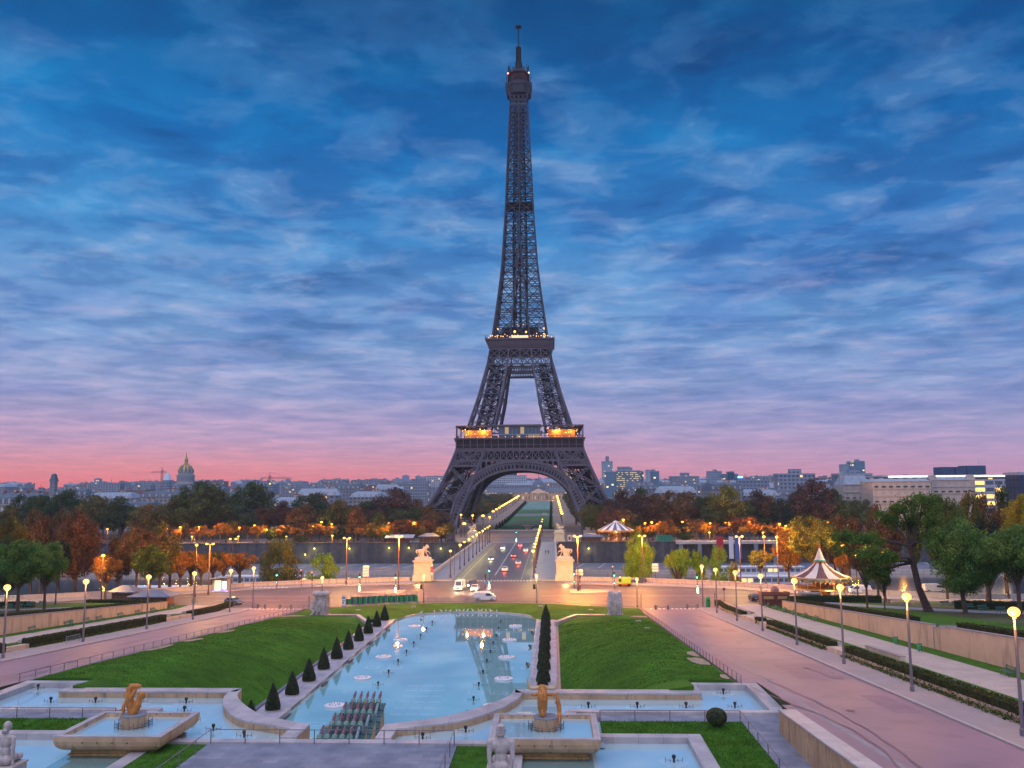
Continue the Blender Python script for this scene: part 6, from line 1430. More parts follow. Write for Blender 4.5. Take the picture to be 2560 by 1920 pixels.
m.add([p for p in pp]+[p-nrm*.45 for p in pp],[tuple(range(24)),tuple(range(47,23,-1))]+[(i,24+i,24+(i+1)%24,(i+1)%24) for i in range(24)]); m.build('cut_face',brz2,t,smooth=False)
dparts=chain([(.98,-.1,1.75,.10),(1.0,-.15,1.45,.13),(1.08,-.25,1.1,.19),(1.15,-.3,.7,.2),(1.18,-.3,.35,.18)])+chain([(.98,-.05,1.75,.12),(.72,-.05,1.62,.09),(.55,-.05,1.55,.06)])+chain([(1.1,-.35,.4,.12),(1.08,-.5,-.1,.06),(1.12,-.55,-.75,.035)])+chain([(1.25,-.35,.4,.12),(1.3,-.5,-.1,.06),(1.27,-.6,-.85,.035)])+chain([(.98,-.2,1.3,.07),(.85,-.1,1.05,.045),(.8,-.1,.85,.03)])+[('c',(1.05,-.05,1.78),(1.12,-.02,1.95),.04,.01),('c',(.93,-.02,1.8),(.93,.02,1.97),.04,.01),('c',(1.18,-.45,.65),(1.2,-.55,.45),.06,.03)]
d_=blob('deer_sculpture',dparts,.035,bronze,None,(bx-.05,by,8.0),3,0,.9); tag(d_,'small gilded deer rearing against the right side of the bull','sculpture')
# horses
t=empty('horse_sculpture',(hx_-.1,hy_,8.1)); t.scale=(.8,)*3; tag(t,'two gilded horse necks forming a V on a stone drum','sculpture')
h1=chain([(.0,0,0,.42),(-.25,0,.7,.44),(-.48,0,1.5,.36),(-.42,0,2.05,.30),(-.15,0,2.35,.26),(.25,0,2.45,.22),(.62,.0,2.40,.15)])+chain([(-.45,0,1.2,.3),(-.05,0,1.6,.22),(.2,0,2.1,.16)])+[('c',(-.5,-.05,2.2),(-.85,-.1,2.22),.09,.02),('c',(-.35,-.2,2.2),(-.55,-.3,1.98),.08,.03),('e',(-.1,0,2.52),(.45,.18,.12)),('c',(.5,0,2.2),(.62,0,2.12),.08,.05)]
h2=chain([(.1,0,0,.40),(.4,0,.6,.40),(.62,0,1.2,.27),(.8,0,1.68,.22),(.98,0,1.72,.16),(1.06,0,1.45,.12),(.95,0,1.2,.1)])+[('c',(.62,0,1.85),(.58,0,1.98),.07,.02)]
o=blob('tall_horse',h1,.05,bronze,t,smooth=4); o=blob('small_horse',h2,.045,bronze,t,smooth=4)
dg=chain([(-.75,-.2,.95,.10),(-.78,-.3,.55,.17),(-.72,-.35,.1,.15)])+chain([(-.72,-.4,.1,.08),(-.95,-.5,-.3,.05),(-1.0,-.5,-.75,.035)])+chain([(-.68,-.4,.1,.08),(-.85,-.5,-.35,.05),(-.84,-.5,-.85,.035)])+chain([(-.85,-.3,.35,.08),(-1.05,-.3,.22,.05),(-1.2,-.3,.25,.04)])
o=blob('dog_sculpture',dg,.035,bronze,None,(hx_-.1,hy_,8.1),3,0,.8); tag(o,'gilded leaping dog clinging to the left side of the horse sculpture','sculpture')
# seated stone figures seen from behind
def man(x,y,z,lab):
    t=empty('man_statue',(x,y,z-3.8)); 
    m=MB(); m.box(-.72,.72,-.6,1.2,0,3.62); m.build('pedestal',stone,t); m=MB(); m.box(-.8,.8,-.72,1.3,3.62,3.8); m.build('pedestal_top',stone,t)
    P=[('e',(0,.15,4.0),(.47,.38,.30)),('e',(-.19,.02,4.0),(.27,.27,.26)),('e',(.19,.02,4.0),(.27,.27,.26)),('e',(0,.18,4.45),(.36,.25,.40)),('e',(0,.15,4.95),(.48,.28,.42)),('e',(-.28,.08,5.08),(.27,.22,.30)),('e',(.28,.08,5.08),(.27,.22,.30)),('c',(-.5,.12,5.28),(.5,.12,5.28),.17,.17),
       ('c',(0,.15,5.3),(0,.18,5.55),.17,.155),('e',(0,.22,5.82),(.235,.27,.30)),('c',(-.2,.5,4.05),(-.35,1.2,4.05),.26,.2),('c',(.2,.5,4.05),(.35,1.2,4.05),.26,.2)]
    for s in (-1,1):
        P+=[('e',(s*.56,.1,5.2),(.2,.2,.22)),('c',(s*.6,.08,5.15),(s*.62,-.02,4.55),.165,.13),('c',(s*.62,-.02,4.55),(s*.56,-.12,3.95),.135,.085),('e',(s*.56,-.15,3.86),(.11,.14,.07))]
        for q in range(4): P.append(('c',(s*.56+(q-1.5)*.05,-.2,3.85),(s*.56+(q-1.5)*.06,-.36,3.84),.028,.022))
        P.append(('c',(s*.56-s*.08,-.1,3.86),(s*.56-s*.14,-.2,3.85),.03,.024)); P.append(('e',(s*.235,.24,5.8),(.04,.06,.08)))
    blob('figure',P,.035,statm,t,smooth=3)
    H=[('e',(0,.17,5.9),(.25,.27,.26)),('e',(0,.05,5.72),(.2,.17,.2))]
    for i in range(11):
        a=-1.2+i*.24
        for zz in (5.62,5.76,5.9,6.03): H.append(('e',(.24*math.sin(a)*(1 if zz<5.95 else .8),.15-.24*math.cos(a),zz+.03*math.sin(i*2+zz*9)),(.055,.05,.05)))
    blob('hair',H,.03,statm,t,smooth=1); tag(t,lab,'statue'); return t
man(13.6,48.,10.0,'stone statue of a muscular seated man seen from behind, right of the terrace')
t=empty('woman_statue',(-13.7,48.,6.55)); m=MB(); m.box(-.62,.68,-.55,1.1,0,3.4); m.build('pedestal',stone,t); m=MB(); m.box(-.66,.74,-.62,1.15,3.4,3.5); m.build('pedestal_top',stone,t)
P=[('e',(0,.1,3.75),(.48,.38,.27)),('e',(-.2,.0,3.75),(.27,.28,.25)),('e',(.2,.0,3.75),(.27,.28,.25)),('e',(0,.15,4.2),(.29,.22,.38)),('e',(0,.15,4.7),(.36,.23,.36)),('c',(-.38,.12,4.95),(.38,.12,4.95),.14,.14),('c',(0,.14,4.95),(.02,.16,5.25),.12,.11),('e',(.04,.2,5.5),(.19,.23,.26))]
for s in (-1,1): P+=[('c',(s*.46,.1,4.9),(s*.52,.0,4.35),.125,.105),('c',(s*.52,0,4.35),(s*.58,-.05,3.8),.105,.07),('e',(s*.6,-.08,3.66),(.08,.1,.1)),('c',(s*.2,.4,3.8),(s*.25,1.1,3.7),.24,.18)]; P+=[('c',(s*.6+(q-1.5)*.04,-.1,3.6),(s*.6+(q-1.5)*.045,-.14,3.46),.024,.018) for q in range(4)]+[('c',(s*.54,-.1,3.66),(s*.50,-.14,3.56),.025,.02)]
blob('figure',P,.035,statm,t,smooth=3); blob('hair',[('e',(.04,.17,5.56),(.215,.24,.25)),('e',(0,-.02,5.32),(.15,.12,.13)),('e',(-.06,.0,5.25),(.1,.1,.1))],.03,statm,t,smooth=2); tag(t,'stone statue of a seated woman with tied hair, at the left edge','statue')
# carved stone groups at the lawn corners
def carved(s,lab):
    t=empty('carved_block',(s*28.2,167.6,.3)); random.seed(40+s)
    m=MB(); m.box(-1.5,1.5,-1.2,2.2,0,.55); m.build('plinth',stone,t)
    P=[('b',(0,.5,2.6),(2.1,2.1,4.0)),('b',(-.1*s,.4,4.55),(2.9,2.7,.5))] if s<0 else [('b',(0,.4,2.5),(2.4,2.2,4.2)),('b',(-.75,.4,4.75),(.9,2.0,.45)),('b',(.9,.4,4.7),(.5,2.2,.3))]
    nf=7
    for i in range(nf):
        face=i%3; x=(-1.05,-.35,.35,1.0,-.7,.7,.1)[i]; y=-.9 if face!=2 else -.72; h=random.uniform(2.2,3.3); b=.6
        if i>3: b=random.uniform(1.2,1.6); h=2.4
        l=random.uniform(-.15,.15)
        P+=[('c',(x-.12,y,b),(x-.1+l,y,b+h*.48),.15,.2),('c',(x+.14,y,b),(x+.1+l,y,b+h*.48),.15,.2),('c',(x+l,y,b+h*.5),(x+l,y-.05,b+h*.8),.26,.3),('e',(x+l,y-.12,b+h*.98),(.17,.19,.22)),('c',(x+l-.28,y-.1,b+h*.8),(x+l-.35,y-.25,b+h*.5),.1,.08),('c',(x+l+.28,y-.1,b+h*.8),(x+l+.1,y-.35,b+h*.62),.1,.08)]
    for i in range(5):
        y=-.4+i*.55; b=.6; x=s*-1.15; h=2.9+random.random()*.6
        P+=[('c',(x,y,b),(x,y,b+h*.5),.18,.2),('c',(x,y,b+h*.5),(x,y,b+h*.82),.25,.27),('e',(x-.05*s,y,b+h),(.18,.18,.22)),('c',(x-.1*s,y-.2,b+h*.8),(x-.2*s,y-.3,b+h*.5),.09,.08)]
    if s<0: P+=[('c',(-1.3,-.9,2.6),(-1.4,-1.,1.8),.3,.32),('c',(-1.4,-1,1.7),(-.9,-1.3,1.3),.24,.2),('c',(-.9,-1.3,1.2),(-1.5,-1.4,.7),.18,.14),('e',(-1.35,-1.,3.1),(.2,.2,.25))]+[('e',(random.uniform(-1.2,1.2),random.uniform(-.8,1.6),4.8),(.4,.4,.22)) for _ in range(12)]
    blob('carved_figures',P,.06,statm,t,smooth=1); tag(t,lab,'sculpture'); return t
carved(-1,'tall carved stone block of crowded figures at the far end of the left lawn'); carved(1,'tall carved stone block with relief figures at the far end of the right lawn')
# ---- horse-and-warrior groups on the bridge pedestals ----
pedm=mat('pedestal_stone',(.58,.50,.40),.75,.10,.6,.15,dirt=.15)
def bridge_statue(x,y,f,hb,lab,sc=1.):
    t=empty('bridge_statue',(x,y,0)); 
    m=MB(); m.box(-2.5,2.5,-2.5,2.5,.1,1.7*sc); m.box(-2.6,2.6,-2.6,2.6,0.05,.35); m.build('pedestal_base',pedm,t)
    m=MB(); m.box(-2.2,2.2,-2.2,2.2,1.7*sc,hb-.35); m.build('pedestal',pedm,t); m=MB(); m.box(-2.6,2.6,-2.6,2.6,hb-.35,hb-.12); m.box(-2.4,2.4,-2.4,2.4,hb-.12,hb); m.build('cornice',pedm,t)
    z=hb; P=[('b',(0,0,z+.3),(4.2,2.8,.7)),('e',(0,0,z+.5),(2.1,1.4,.5))]
    X=lambda a:f*a
    P+=chain([(X(-1.0),.2,z+2.35,.52),(X(-.3),.2,z+2.35,.50),(X(.45),.2,z+2.5,.50)])+chain([(X(.5),.2,z+2.6,.42),(X(.85),.2,z+3.2,.30),(X(1.0),.2,z+3.75,.24)])+chain([(X(1.0),.2,z+3.85,.23),(X(1.35),.2,z+3.55,.16),(X(1.5),.2,z+3.15,.13)])+chain([(X(.35),.2,z+3.0,.16),(X(.6),.2,z+3.6,.16),(X(.85),.2,z+3.98,.12)])
    P+=chain([(X(.7),.05,z+2.3,.25),(X(1.35),.0,z+2.25,.15),(X(1.75),.0,z+1.9,.1),(X(1.8),.0,z+1.45,.1)])+chain([(X(.6),.35,z+2.1,.24),(X(.95),.35,z+1.4,.14),(X(1.35),.35,z+.8,.11)])
    P+=chain([(X(-1.1),.05,z+2.1,.36),(X(-.85),.05,z+1.55,.2),(X(-1.35),.05,z+1.2,.14),(X(-.9),.05,z+.7,.11)])+chain([(X(-1.1),.4,z+2.1,.36),(X(-.5),.4,z+1.5,.2),(X(-.9),.4,z+1.15,.14),(X(-.45),.4,z+.7,.11)])
    P+=chain([(X(-1.4),.2,z+2.6,.16),(X(-1.85),.2,z+2.55,.2),(X(-1.95),.2,z+2.1,.2),(X(-1.6),.2,z+1.6,.1)])
    blob('horse',P,.09,pedm,t,smooth=1)
    Q=[('c',(X(.12),-.55,z+.7),(X(.18),-.6,z+1.7),.16,.22),('c',(X(-.35),-.6,z+.7),(X(-.02),-.6,z+1.7),.16,.22),('e',(X(.08),-.6,z+1.8),(.3,.25,.25)),('c',(X(.08),-.6,z+1.9),(X(.15),-.6,z+2.75),.26,.36),('c',(X(.17),-.58,z+2.9),(X(.2),-.55,z+3.15),.13,.13),('e',(X(.22),-.55,z+3.4),(.2,.22,.26)),('c',(X(.5),-.55,z+2.85),(X(.9),-.4,z+3.0),.13,.1),('c',(X(-.2),-.6,z+2.8),(X(-.45),-.75,z+2.2),.13,.1),('c',(X(-.45),-.75,z+2.2),(X(-.5),-.9,z+1.7),.1,.08),('c',(X(-.1),-.4,z+2.8),(X(-.5),-.3,z+.9),.25,.35)]
    blob('warrior',Q,.07,pedm,t,smooth=1); tag(t,lab,'statue','horse statues at the bridge corners'); return t
bridge_statue(-18.6,235.6+1.,1,5.5,'horse-and-warrior statue on the pedestal at the near left bridge corner')
bridge_statue(19.7,235.6+1.,-1,5.5,'horse-and-warrior statue on the pedestal at the near right bridge corner')
bridge_statue(19.6,398,-1,4.4,'horse statue on the pedestal at the far right bridge corner',.7)
bridge_statue(-19.8,398,1,4.4,'horse statue at the far left bridge corner behind the lamps',.7)
# red and white round signs stacked on the near left pedestal
t=empty('lantern_stack',(-15.9,234.3,0)); 
for i,(c_) in enumerate((white,mat('sign_red',(.5,.05,.03),.4),mat('sign_red',(.5,.05,.03),.4),white)): m=MB(); m.tube((0,-.05,4.3-i*.75),(0,.05,4.3-i*.75),.33,n=14); m.build('disc',c_,t)
m=MB(); m.tube((0,.1,0),(0,.1,4.6),.05); m.build('post',greyiron,t); tag(t,'column of red and white round signs beside the left bridge pedestal','sign')
# pedestrians on the bridge
def person(x,y,z,col,lab,rz=0):
    P=[('c',(-.09,0,.08),(-.08,0,.48),.06,.075),('c',(-.08,0,.48),(-.09,0,.88),.075,.10),('c',(.12,.12,.08),(.10,.08,.48),.06,.075),('c',(.10,.08,.48),(.09,0,.88),.075,.10),('e',(0,0,.95),(.19,.14,.16)),('c',(0,0,1.0),(0,0,1.35),.16,.19),('c',(-.16,0,1.42),(.16,0,1.42),.09,.09),('c',(0,0,1.45),(0,.01,1.56),.06,.055),('e',(0,.01,1.67),(.085,.10,.12)),('c',(-.22,0,1.4),(-.27,.03,1.1),.055,.045),('c',(-.27,.03,1.1),(-.26,.1,.85),.042,.035),('c',(.22,0,1.4),(.27,-.04,1.1),.055,.045),('c',(.27,-.04,1.1),(.27,.03,.85),.042,.035),('e',(-.26,.12,.78),(.035,.045,.08)),('e',(.27,.05,.78),(.035,.045,.08)),('c',(-.09,0,.05),(-.09,.16,.04),.05,.035),('c',(.12,.12,.05),(.12,.28,.04),.05,.035)]
    o=blob('person',P,.028,mat('clothes_%s'%lab[:6].strip().replace(' ','_'),col,.9,.15,3.),None,(x,y,z),2,rz); tag(o,lab,'person'); return o
person(14.,322,.15,(.05,.06,.08),'person in dark clothes walking on the right bridge footway, left of two',.1)
person(14.9,323,.15,(.08,.06,.07),'person in brownish clothes walking on the right bridge footway, right of two',-.1)
# ================= water cannons =================
cx0,cx1=-5.75,-1.5; t=empty('water_cannon_battery',(-3.6,84,0)); og=tuple(t.location); tag(t,'stepped battery of water cannons with green copper roofs in the pool','water cannons')
cop=tilemat('verdigris_copper',(.06,.16,.16),(.09,.20,.21),(.02,.03,.05),1.4,1.1,.5,.02); collar=mat('green_collar',(.22,.36,.31),.55,.15,2.,dirt=.2); pipe=mat('grey_pipe',(.24,.30,.35),.45,.2,1.5); noz=mat('purple_bronze_nozzle',(.20,.10,.14),.4,.3,2.,metal=.3)
tan_=math.tan(R(28))
edges=[94.6-4.4*k for k in range(6)]
for k in range(6):
    ye=edges[k]; y0=ye-4.5
    m=MB(); prof=[(ye,2.0),(ye-.5,2.05),(y0,2.05-4.0*tan_*.92),(y0,-.3),(ye,-.3)]
    n=len(prof); m.add([(cx0+.12,a,b) for a,b in prof]+[(cx1-.12,a,b) for a,b in prof],[tuple(range(n)),tuple(range(2*n-1,n-1,-1))]+[(i,n+i,n+(i+1)%n,(i+1)%n) for i in range(n)]); m.build('block',basinwall,t,og)
    m=MB(); a0,b0=ye+.12,2.0; a1,b1=y0,2.05-4.0*tan_*.92-.02
    q=[(ye+.1,2.2),(ye-.5,2.22),(y0,b1+.22)]
    for (ya,za_),(yb_,zb_) in zip(q,q[1:]):
        m.add([(cx0-.05,ya,za_),(cx1+.05,ya,za_),(cx1+.05,yb_,zb_),(cx0-.05,yb_,zb_),(cx0-.05,ya,za_-.16),(cx1+.05,ya,za_-.16),(cx1+.05,yb_,zb_-.16),(cx0-.05,yb_,zb_-.16)],[(3,2,1,0),(4,5,6,7),(0,1,5,4),(1,2,6,5),(2,3,7,6),(3,0,4,7)])
    m.build('roof',cop,t,og)
    m=MB()
    for j in range(1,5):
        u=j/5; y=ye-.5-(4.0)*u; z=2.22+(b1+.22-2.22)*u; m.beam((cx0+.9,y+.25,z+.03),(cx1+.07,y-.15,z+.03-.1),.05,.07); m.beam((cx0-.07,y-.15,z-.07),(cx0+.9,y+.25,z+.03),.05,.07)
    m.build('roof_ribs',mat('dark_rib',(.03,.04,.06),.6),t,og)
    # pendant copper wedges on the side walls
    m=MB(); m.add([(cx1-.04,ye,2.05),(cx1-.04,ye-1.2,1.9),(cx1-.04,ye-4.0,.25),(cx1-.04,ye-3.4,1.2)],[(0,1,2,3)])
    for i in range(5):
        x=-2.0-.68*i; yc,zc_=ye-1.3,2.62; d=Vector((0,math.cos(R(27)),math.sin(R(27)))); c=Vector((x,yc,zc_))
        m=MB(); m.tube(c-d*4.0,c-d*.2,.135,n=12); m.build('pipe',pipe,t,og,smooth=False)
        m=MB(); 
        for q_ in (-.26,-.07,.12): m.tube(c+d*q_,c+d*(q_+.13),.27,n=16)
        m.tube(c-d*.26,c+d*.25,.2,n=12); 
        for s in (-1,1): m.beam((x+s*.23,yc+.05,zc_),(x+s*.23,yc+.05,1.9),.06,.4)
        m.build('collar',collar,t,og)
        m=MB(); m.tube(c+d*.3,c+d*1.0,.155,.145,12); m.tube(c+d*1.0,c+d*1.12,.165,.14,12); m.tube(c+d*1.12,c+d*1.55,.125,.085,12); m.tube(c+d*1.55,c+d*1.68,.09,.03,12); m.build('nozzle',noz,t,og)
# round ledge beyond the battery
m=MB(); 
for i in range(24):
    a0,a1=PI*i/24*1.15-.3,PI*(i+1)/24*1.15-.3; c=(-1.8,86.5); r0,r1=5.1,5.7
    q=[(c[0]+r0*math.cos(a0),c[1]+r0*math.sin(a0)),(c[0]+r1*math.cos(a0),c[1]+r1*math.sin(a0)),(c[0]+r1*math.cos(a1),c[1]+r1*math.sin(a1)),(c[0]+r0*math.cos(a1),c[1]+r0*math.sin(a1))]; m.prism(q,-.3,.18)
kind(m.build('pool_ledge',stone))
# ---- nozzle sets and floating discs ----
def nozzle(big=True):
    t=empty('fountain_nozzle'); m=MB(); m.lathe((0,0,0),[(.10,-.1),(.10,.35),(.17,.36),(.17,.62),(.05,.66)],10); m.build('nozzle_head',mat('nozzle_dark',(.04,.03,.035),.5),t)
    for s in (-1,1):
        m=MB()
        for a in (.35,.75): m.tube((s*a,0,-.1),(s*a,0,.42 if a>.5 else .3),.02,n=5)
        m.tube((s*.2,0,.18),(s*.75,0,.2),.02,n=5); m.build('side_jets',mat('pipe_iron',(.08,.07,.08),.5),t)
    if big: m=MB(); m.lathe((0,0,0),[(1.3,-.05),(1.32,.012),(.1,.016)],28); m.build('base_disc',watermat('pale_disc',(.50,.68,.72),.02,.012),t)
    return t
nz=nozzle(); nz2=nozzle(False); u1_=[0,0]
def nput(c_,x,y,z,pr_,i,lab,g):
    p=gp(*D(c_,x,y),z); c=pr_ if u1_[i]==0 else copy_tree(pr_); u1_[i]=1; c.location=p; c.scale=(.8,.8,.8) if i==0 else (.9,.9,.75); tag(c,lab,'fountain nozzle',g)
for c_,x,y in (('c3',660,1140),('c3',1083,1140),('c3',1505,1140),('c3',1927,1140),('c3',1827,1020)): nput(c_,x,y,5.76,nz,0,'dark fountain nozzle with side jets in the right channel','nozzles in the right channel')
for c_,x,y in (('c2',1440,1410),('c2',1812,1352)): nput(c_,x,y,5.76,nz,0,'dark fountain nozzle inside the right horseshoe basin','nozzles in the right horseshoe basin')
for c_,x,y in (('c1',328,980),('c1',438,1095),('c1',825,1095),('c1',1215,1095),('c1',1608,1100)): nput(c_,x,y,5.76,nz,0,'dark fountain nozzle with side jets in the left channel','nozzles in the left channel')
for c_,x,y in (('c1',1592,1175),('c1',1670,1258),('c1',1843,1335),('c1',2108,1393)): nput(c_,x,y,5.76,nz,0,'dark fountain nozzle inside the left horseshoe basin','nozzles in the left horseshoe basin')
nput('c3',1400,1610,5.67,nz,0,'dark fountain nozzle in the lower right basin near the frame bottom',None)
for x,y in ((1523,408),(1475,465),(1423,525),(1363,592),(1300,665),(1228,748),(1146,842),(1055,945)): nput('c2',x,y,.005,nz2,1,'small fountain nozzle in the left line across the main pool','nozzles in the left line of the pool')
for x,y in ((1925,950),(1880,1075),(1962,845),(1995,748),(2025,665),(2050,592),(2075,525),(2097,465),(2115,405),(1828,1200)): nput('c2',x,y,.005,nz2,1,'small fountain nozzle in the right line across the main pool','nozzles in the right line of the pool')
m=MB(); m.lathe((0,0,0),[(1.15,-.2),(1.2,.0),(1.2,.16),(1.1,.2),(.1,.22)],28); ds=m.build('pool_disc',mat('pale_disc_stone',(.66,.66,.72),.5,.05,1.)); m=MB()
for i in range(10): a=2*PI*i/10; m.lathe((.6*math.cos(a),.6*math.sin(a)*.9,.2),[(.035,0),(.035,.12)],6)
m.build('jet_tips',mat('pipe_iron',(.08,.07,.08)),ds); f_=True
for c_,x,y in (('c2',1368,435),('c2',1248,555),('c2',1102,700),('c2',918,883),('c2',680,1122),('c2',2140,890),('c2',2165,703),('c2',2190,553),('c2',2050,1125),('c2',380,1425),('c3',30,433)):
    p=gp(*D(c_,x,y),.05); c=ds if f_ else copy_tree(ds); f_=False; c.location=(p.x,p.y,.0); tag(c,'low round pale stone disc with jets standing in the main pool','pool disc','round discs in the main pool')
# rectangular lamp frames in the pool floor
pf=watermat('pool_floor_frame',(.44,.70,.72)); pf2=watermat('pool_floor_inner',(.31,.60,.64))
m=MB(); m.box(-1.0,1.0,-.75,.75,-.2,.004); fr=m.build('floor_frame',pf); m=MB(); m.box(-.7,.7,-.5,.5,-.2,.008); m.build('inner_panel',pf2,fr); f_=True
for c_,x,y in (('c2',1170,625),('c2',1345,625),('c2',1005,790),('c2',1200,790),('c2',820,1000),('c2',520,1280),('c2',1300,490),('c2',1900,1010),('c2',1965,797),('c2',2115,1012),('c2',2160,797),('c2',2030,628),('c2',2080,490),('c3',150,620),('c3',140,795)):
    p=gp(*D(c_,x,y),0); c=fr if f_ else copy_tree(fr); f_=False; c.location=(p.x,p.y,0); tag(c,'rectangular light frame set in the floor of the main pool','floor frame','light frames in the pool floor')
m=MB(); m.box(-3.4,3.4,-.55,.55,-.2,.004); fb=m.build('floor_bar',pf2); m=MB()
for i in range(3): m.box(-2.9+i*2.1,-1.2+i*2.1,-.28,.28,-.2,.008)
m.build('inner_panel',pf,fb); f_=True
for i,(x,y) in enumerate(((1480,947),(1460,990),(1435,1038),(1405,1087),(1372,1140),(1340,1195))):
    p=gp(*D('c2',x,y),0); c=fb if f_ else copy_tree(fb); f_=False; c.location=(p.x,p.y,0); c.scale=(.82,1,1); tag(c,'long light bar across the pool floor beyond the water cannons','floor bar','light bars in the pool floor')
# side jets on pool edge
sj=mat('pipe_iron',(.08,.07,.08))
m=MB()
for q in range(12): m.tube((0,-1.3+q*.23,.12),(.35,-1.3+q*.23,.35),.03,n=5)
m.box(-.12,.1,-1.5,1.5,-.1,.2); ej=m.build('edge_jets',sj); f_=True
for X_,Y_,s in ((-12.9,97,1),(-12.9,113.,1),(-12.9,127.5,1),(-12.9,142,1),(-12.9,156,1),(12.9,125,-1),(12.9,139,-1),(12.9,152,-1)):
    c=ej if f_ else copy_tree(ej); f_=False; c.location=(X_,Y_,.0); c.scale=(s,.8,1); tag(c,f'dark edge jets on the {"left" if s>0 else "right"} side of the main pool','edge jets','edge jets along the pool')
# gulls on the far rim
m=MB(); m.ball((0,0,.17),.11,8,6,.8); m.tube((0,0,.2),(.12,0,.3),.05,.04,6); m.ball((.13,0,.32),.05,6,5); m.tube((.17,0,.32),(.24,0,.31),.02,.005,5); m.tube((-.08,0,.17),(-.28,0,.13),.05,.02,6); m.tube((0,.03,.1),(0,.03,0),.01,n=4); m.tube((0,-.03,.1),(0,-.03,0),.01,n=4); gl=m.build('gull',mat('gull_white',(.75,.75,.78),.6)); f_=True
for i,x in enumerate((-9.6,-7.2,-5.9,-5.0,-4.1,-2.9,-2.3,-1.5,-.7,.3,1.5,2.1,3.0,4.,5.2)):
    u=math.acos(-x/13.3); y=165.8+10.6*math.sin(u)**.9+.3; c=gl if f_ else copy_tree(gl); f_=False; c.location=(x,y,.22); c.rotation_euler=(0,0,i*1.7); c.scale=(1.5,)*3; tag(c,'small white gull standing on the far rim of the main pool','gull','gulls on the far pool rim')
# ================= topiary =================
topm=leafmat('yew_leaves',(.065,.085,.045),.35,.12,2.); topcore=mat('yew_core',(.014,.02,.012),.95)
def cone(seed):
    random.seed(seed); t=empty('cone_topiary'); m=MB(); H=3.45; pr_=[(1.0,.12),(1.08,.45),(.97,1.0),(.72,1.8),(.42,2.6),(.15,3.25),(.02,3.42)]
    m.lathe((0,0,0),[(r*.93,z) for r,z in pr_],18); m.build('core',topcore,t)
    lv=MB(); rr=lambda z:interp([(z_,r) for r,z_ in pr_],z)
    for _ in range(2600):
        z=H*(1-math.sqrt(random.random())*.97); z=max(.12,z); a=random.random()*2*PI; r=rr(z)*(1+.05*noise.noise(Vector((math.cos(a)*2,math.sin(a)*2,z*2+seed))))+random.uniform(-.03,.03); P_=Vector((r*math.cos(a),r*math.sin(a),z)); q=Vector((random.gauss(0,1),random.gauss(0,1),random.gauss(0,1))).normalized(); e=q.cross(Vector((random.gauss(0,1),random.gauss(0,1),random.gauss(0,1)))).normalized(); s=.055*random.uniform(.6,1.5); lv.add([P_-q*s,P_+e*s,P_+q*s,P_-e*s],[(0,1,2,3)])
    lv.build('foliage',topm,t); m=MB(); m.lathe((0,0,0),[(1.15,0),(1.15,.1),(1.02,.12)],24); m.build('base_ring',mat('ring_stone',(.42,.36,.34),.8),t); return t
cp=[cone(1),cone(2),cone(3)]; k=0
for i in range(-1,10):
    for s in (-1,1):
        Y=99.1+7.25*i
        if s>0 and i<1 : Y=99.1+7.25*i
        c=cp[k] if k<3 else copy_tree(cp[k%3]); k+=1; c.location=(s*15.1,Y,.29); f=random.uniform(.72,.80)*(1.1 if s>0 else 1.); c.scale=(f,f,random.uniform(.80,.92)); c.rotation_euler=(0,0,random.random()*6)
        tag(c,f'dark cone-clipped yew on the {"right" if s>0 else "left"} pool path','cone topiary',f'cone topiaries along the {"right" if s>0 else "left"} pool path')
t=empty('ball_topiary',(29.3,71.6,6.0)); m=MB(); m.ball((0,0,.95),.86,18,12,.85); m.build('core',topcore,t); m=MB(); m.tube((0,0,-.1),(0,0,.6),.08,n=8); m.build('stem',mat('bark',(.10,.07,.055),.9,.3,2.,.4),t); lv=MB()
for _ in range(3500):
    q=Vector((random.gauss(0,1),random.gauss(0,1),random.gauss(0,1))).normalized(); P_=Vector((q.x*.92,q.y*.92,.95+q.z*.78))*1.0+q*random.uniform(-.04,.03); a=Vector((random.gauss(0,1),random.gauss(0,1),random.gauss(0,1))).normalized(); e=a.cross(q).normalized(); s=.05*random.uniform(.6,1.5); lv.add([P_-a*s,P_+e*s,P_+a*s,P_-e*s],[(0,1,2,3)])
lv.build('foliage',topm,t); t.scale=(.85,)*3; tag(t,'dark round clipped bush on the right grass plot','topiary')
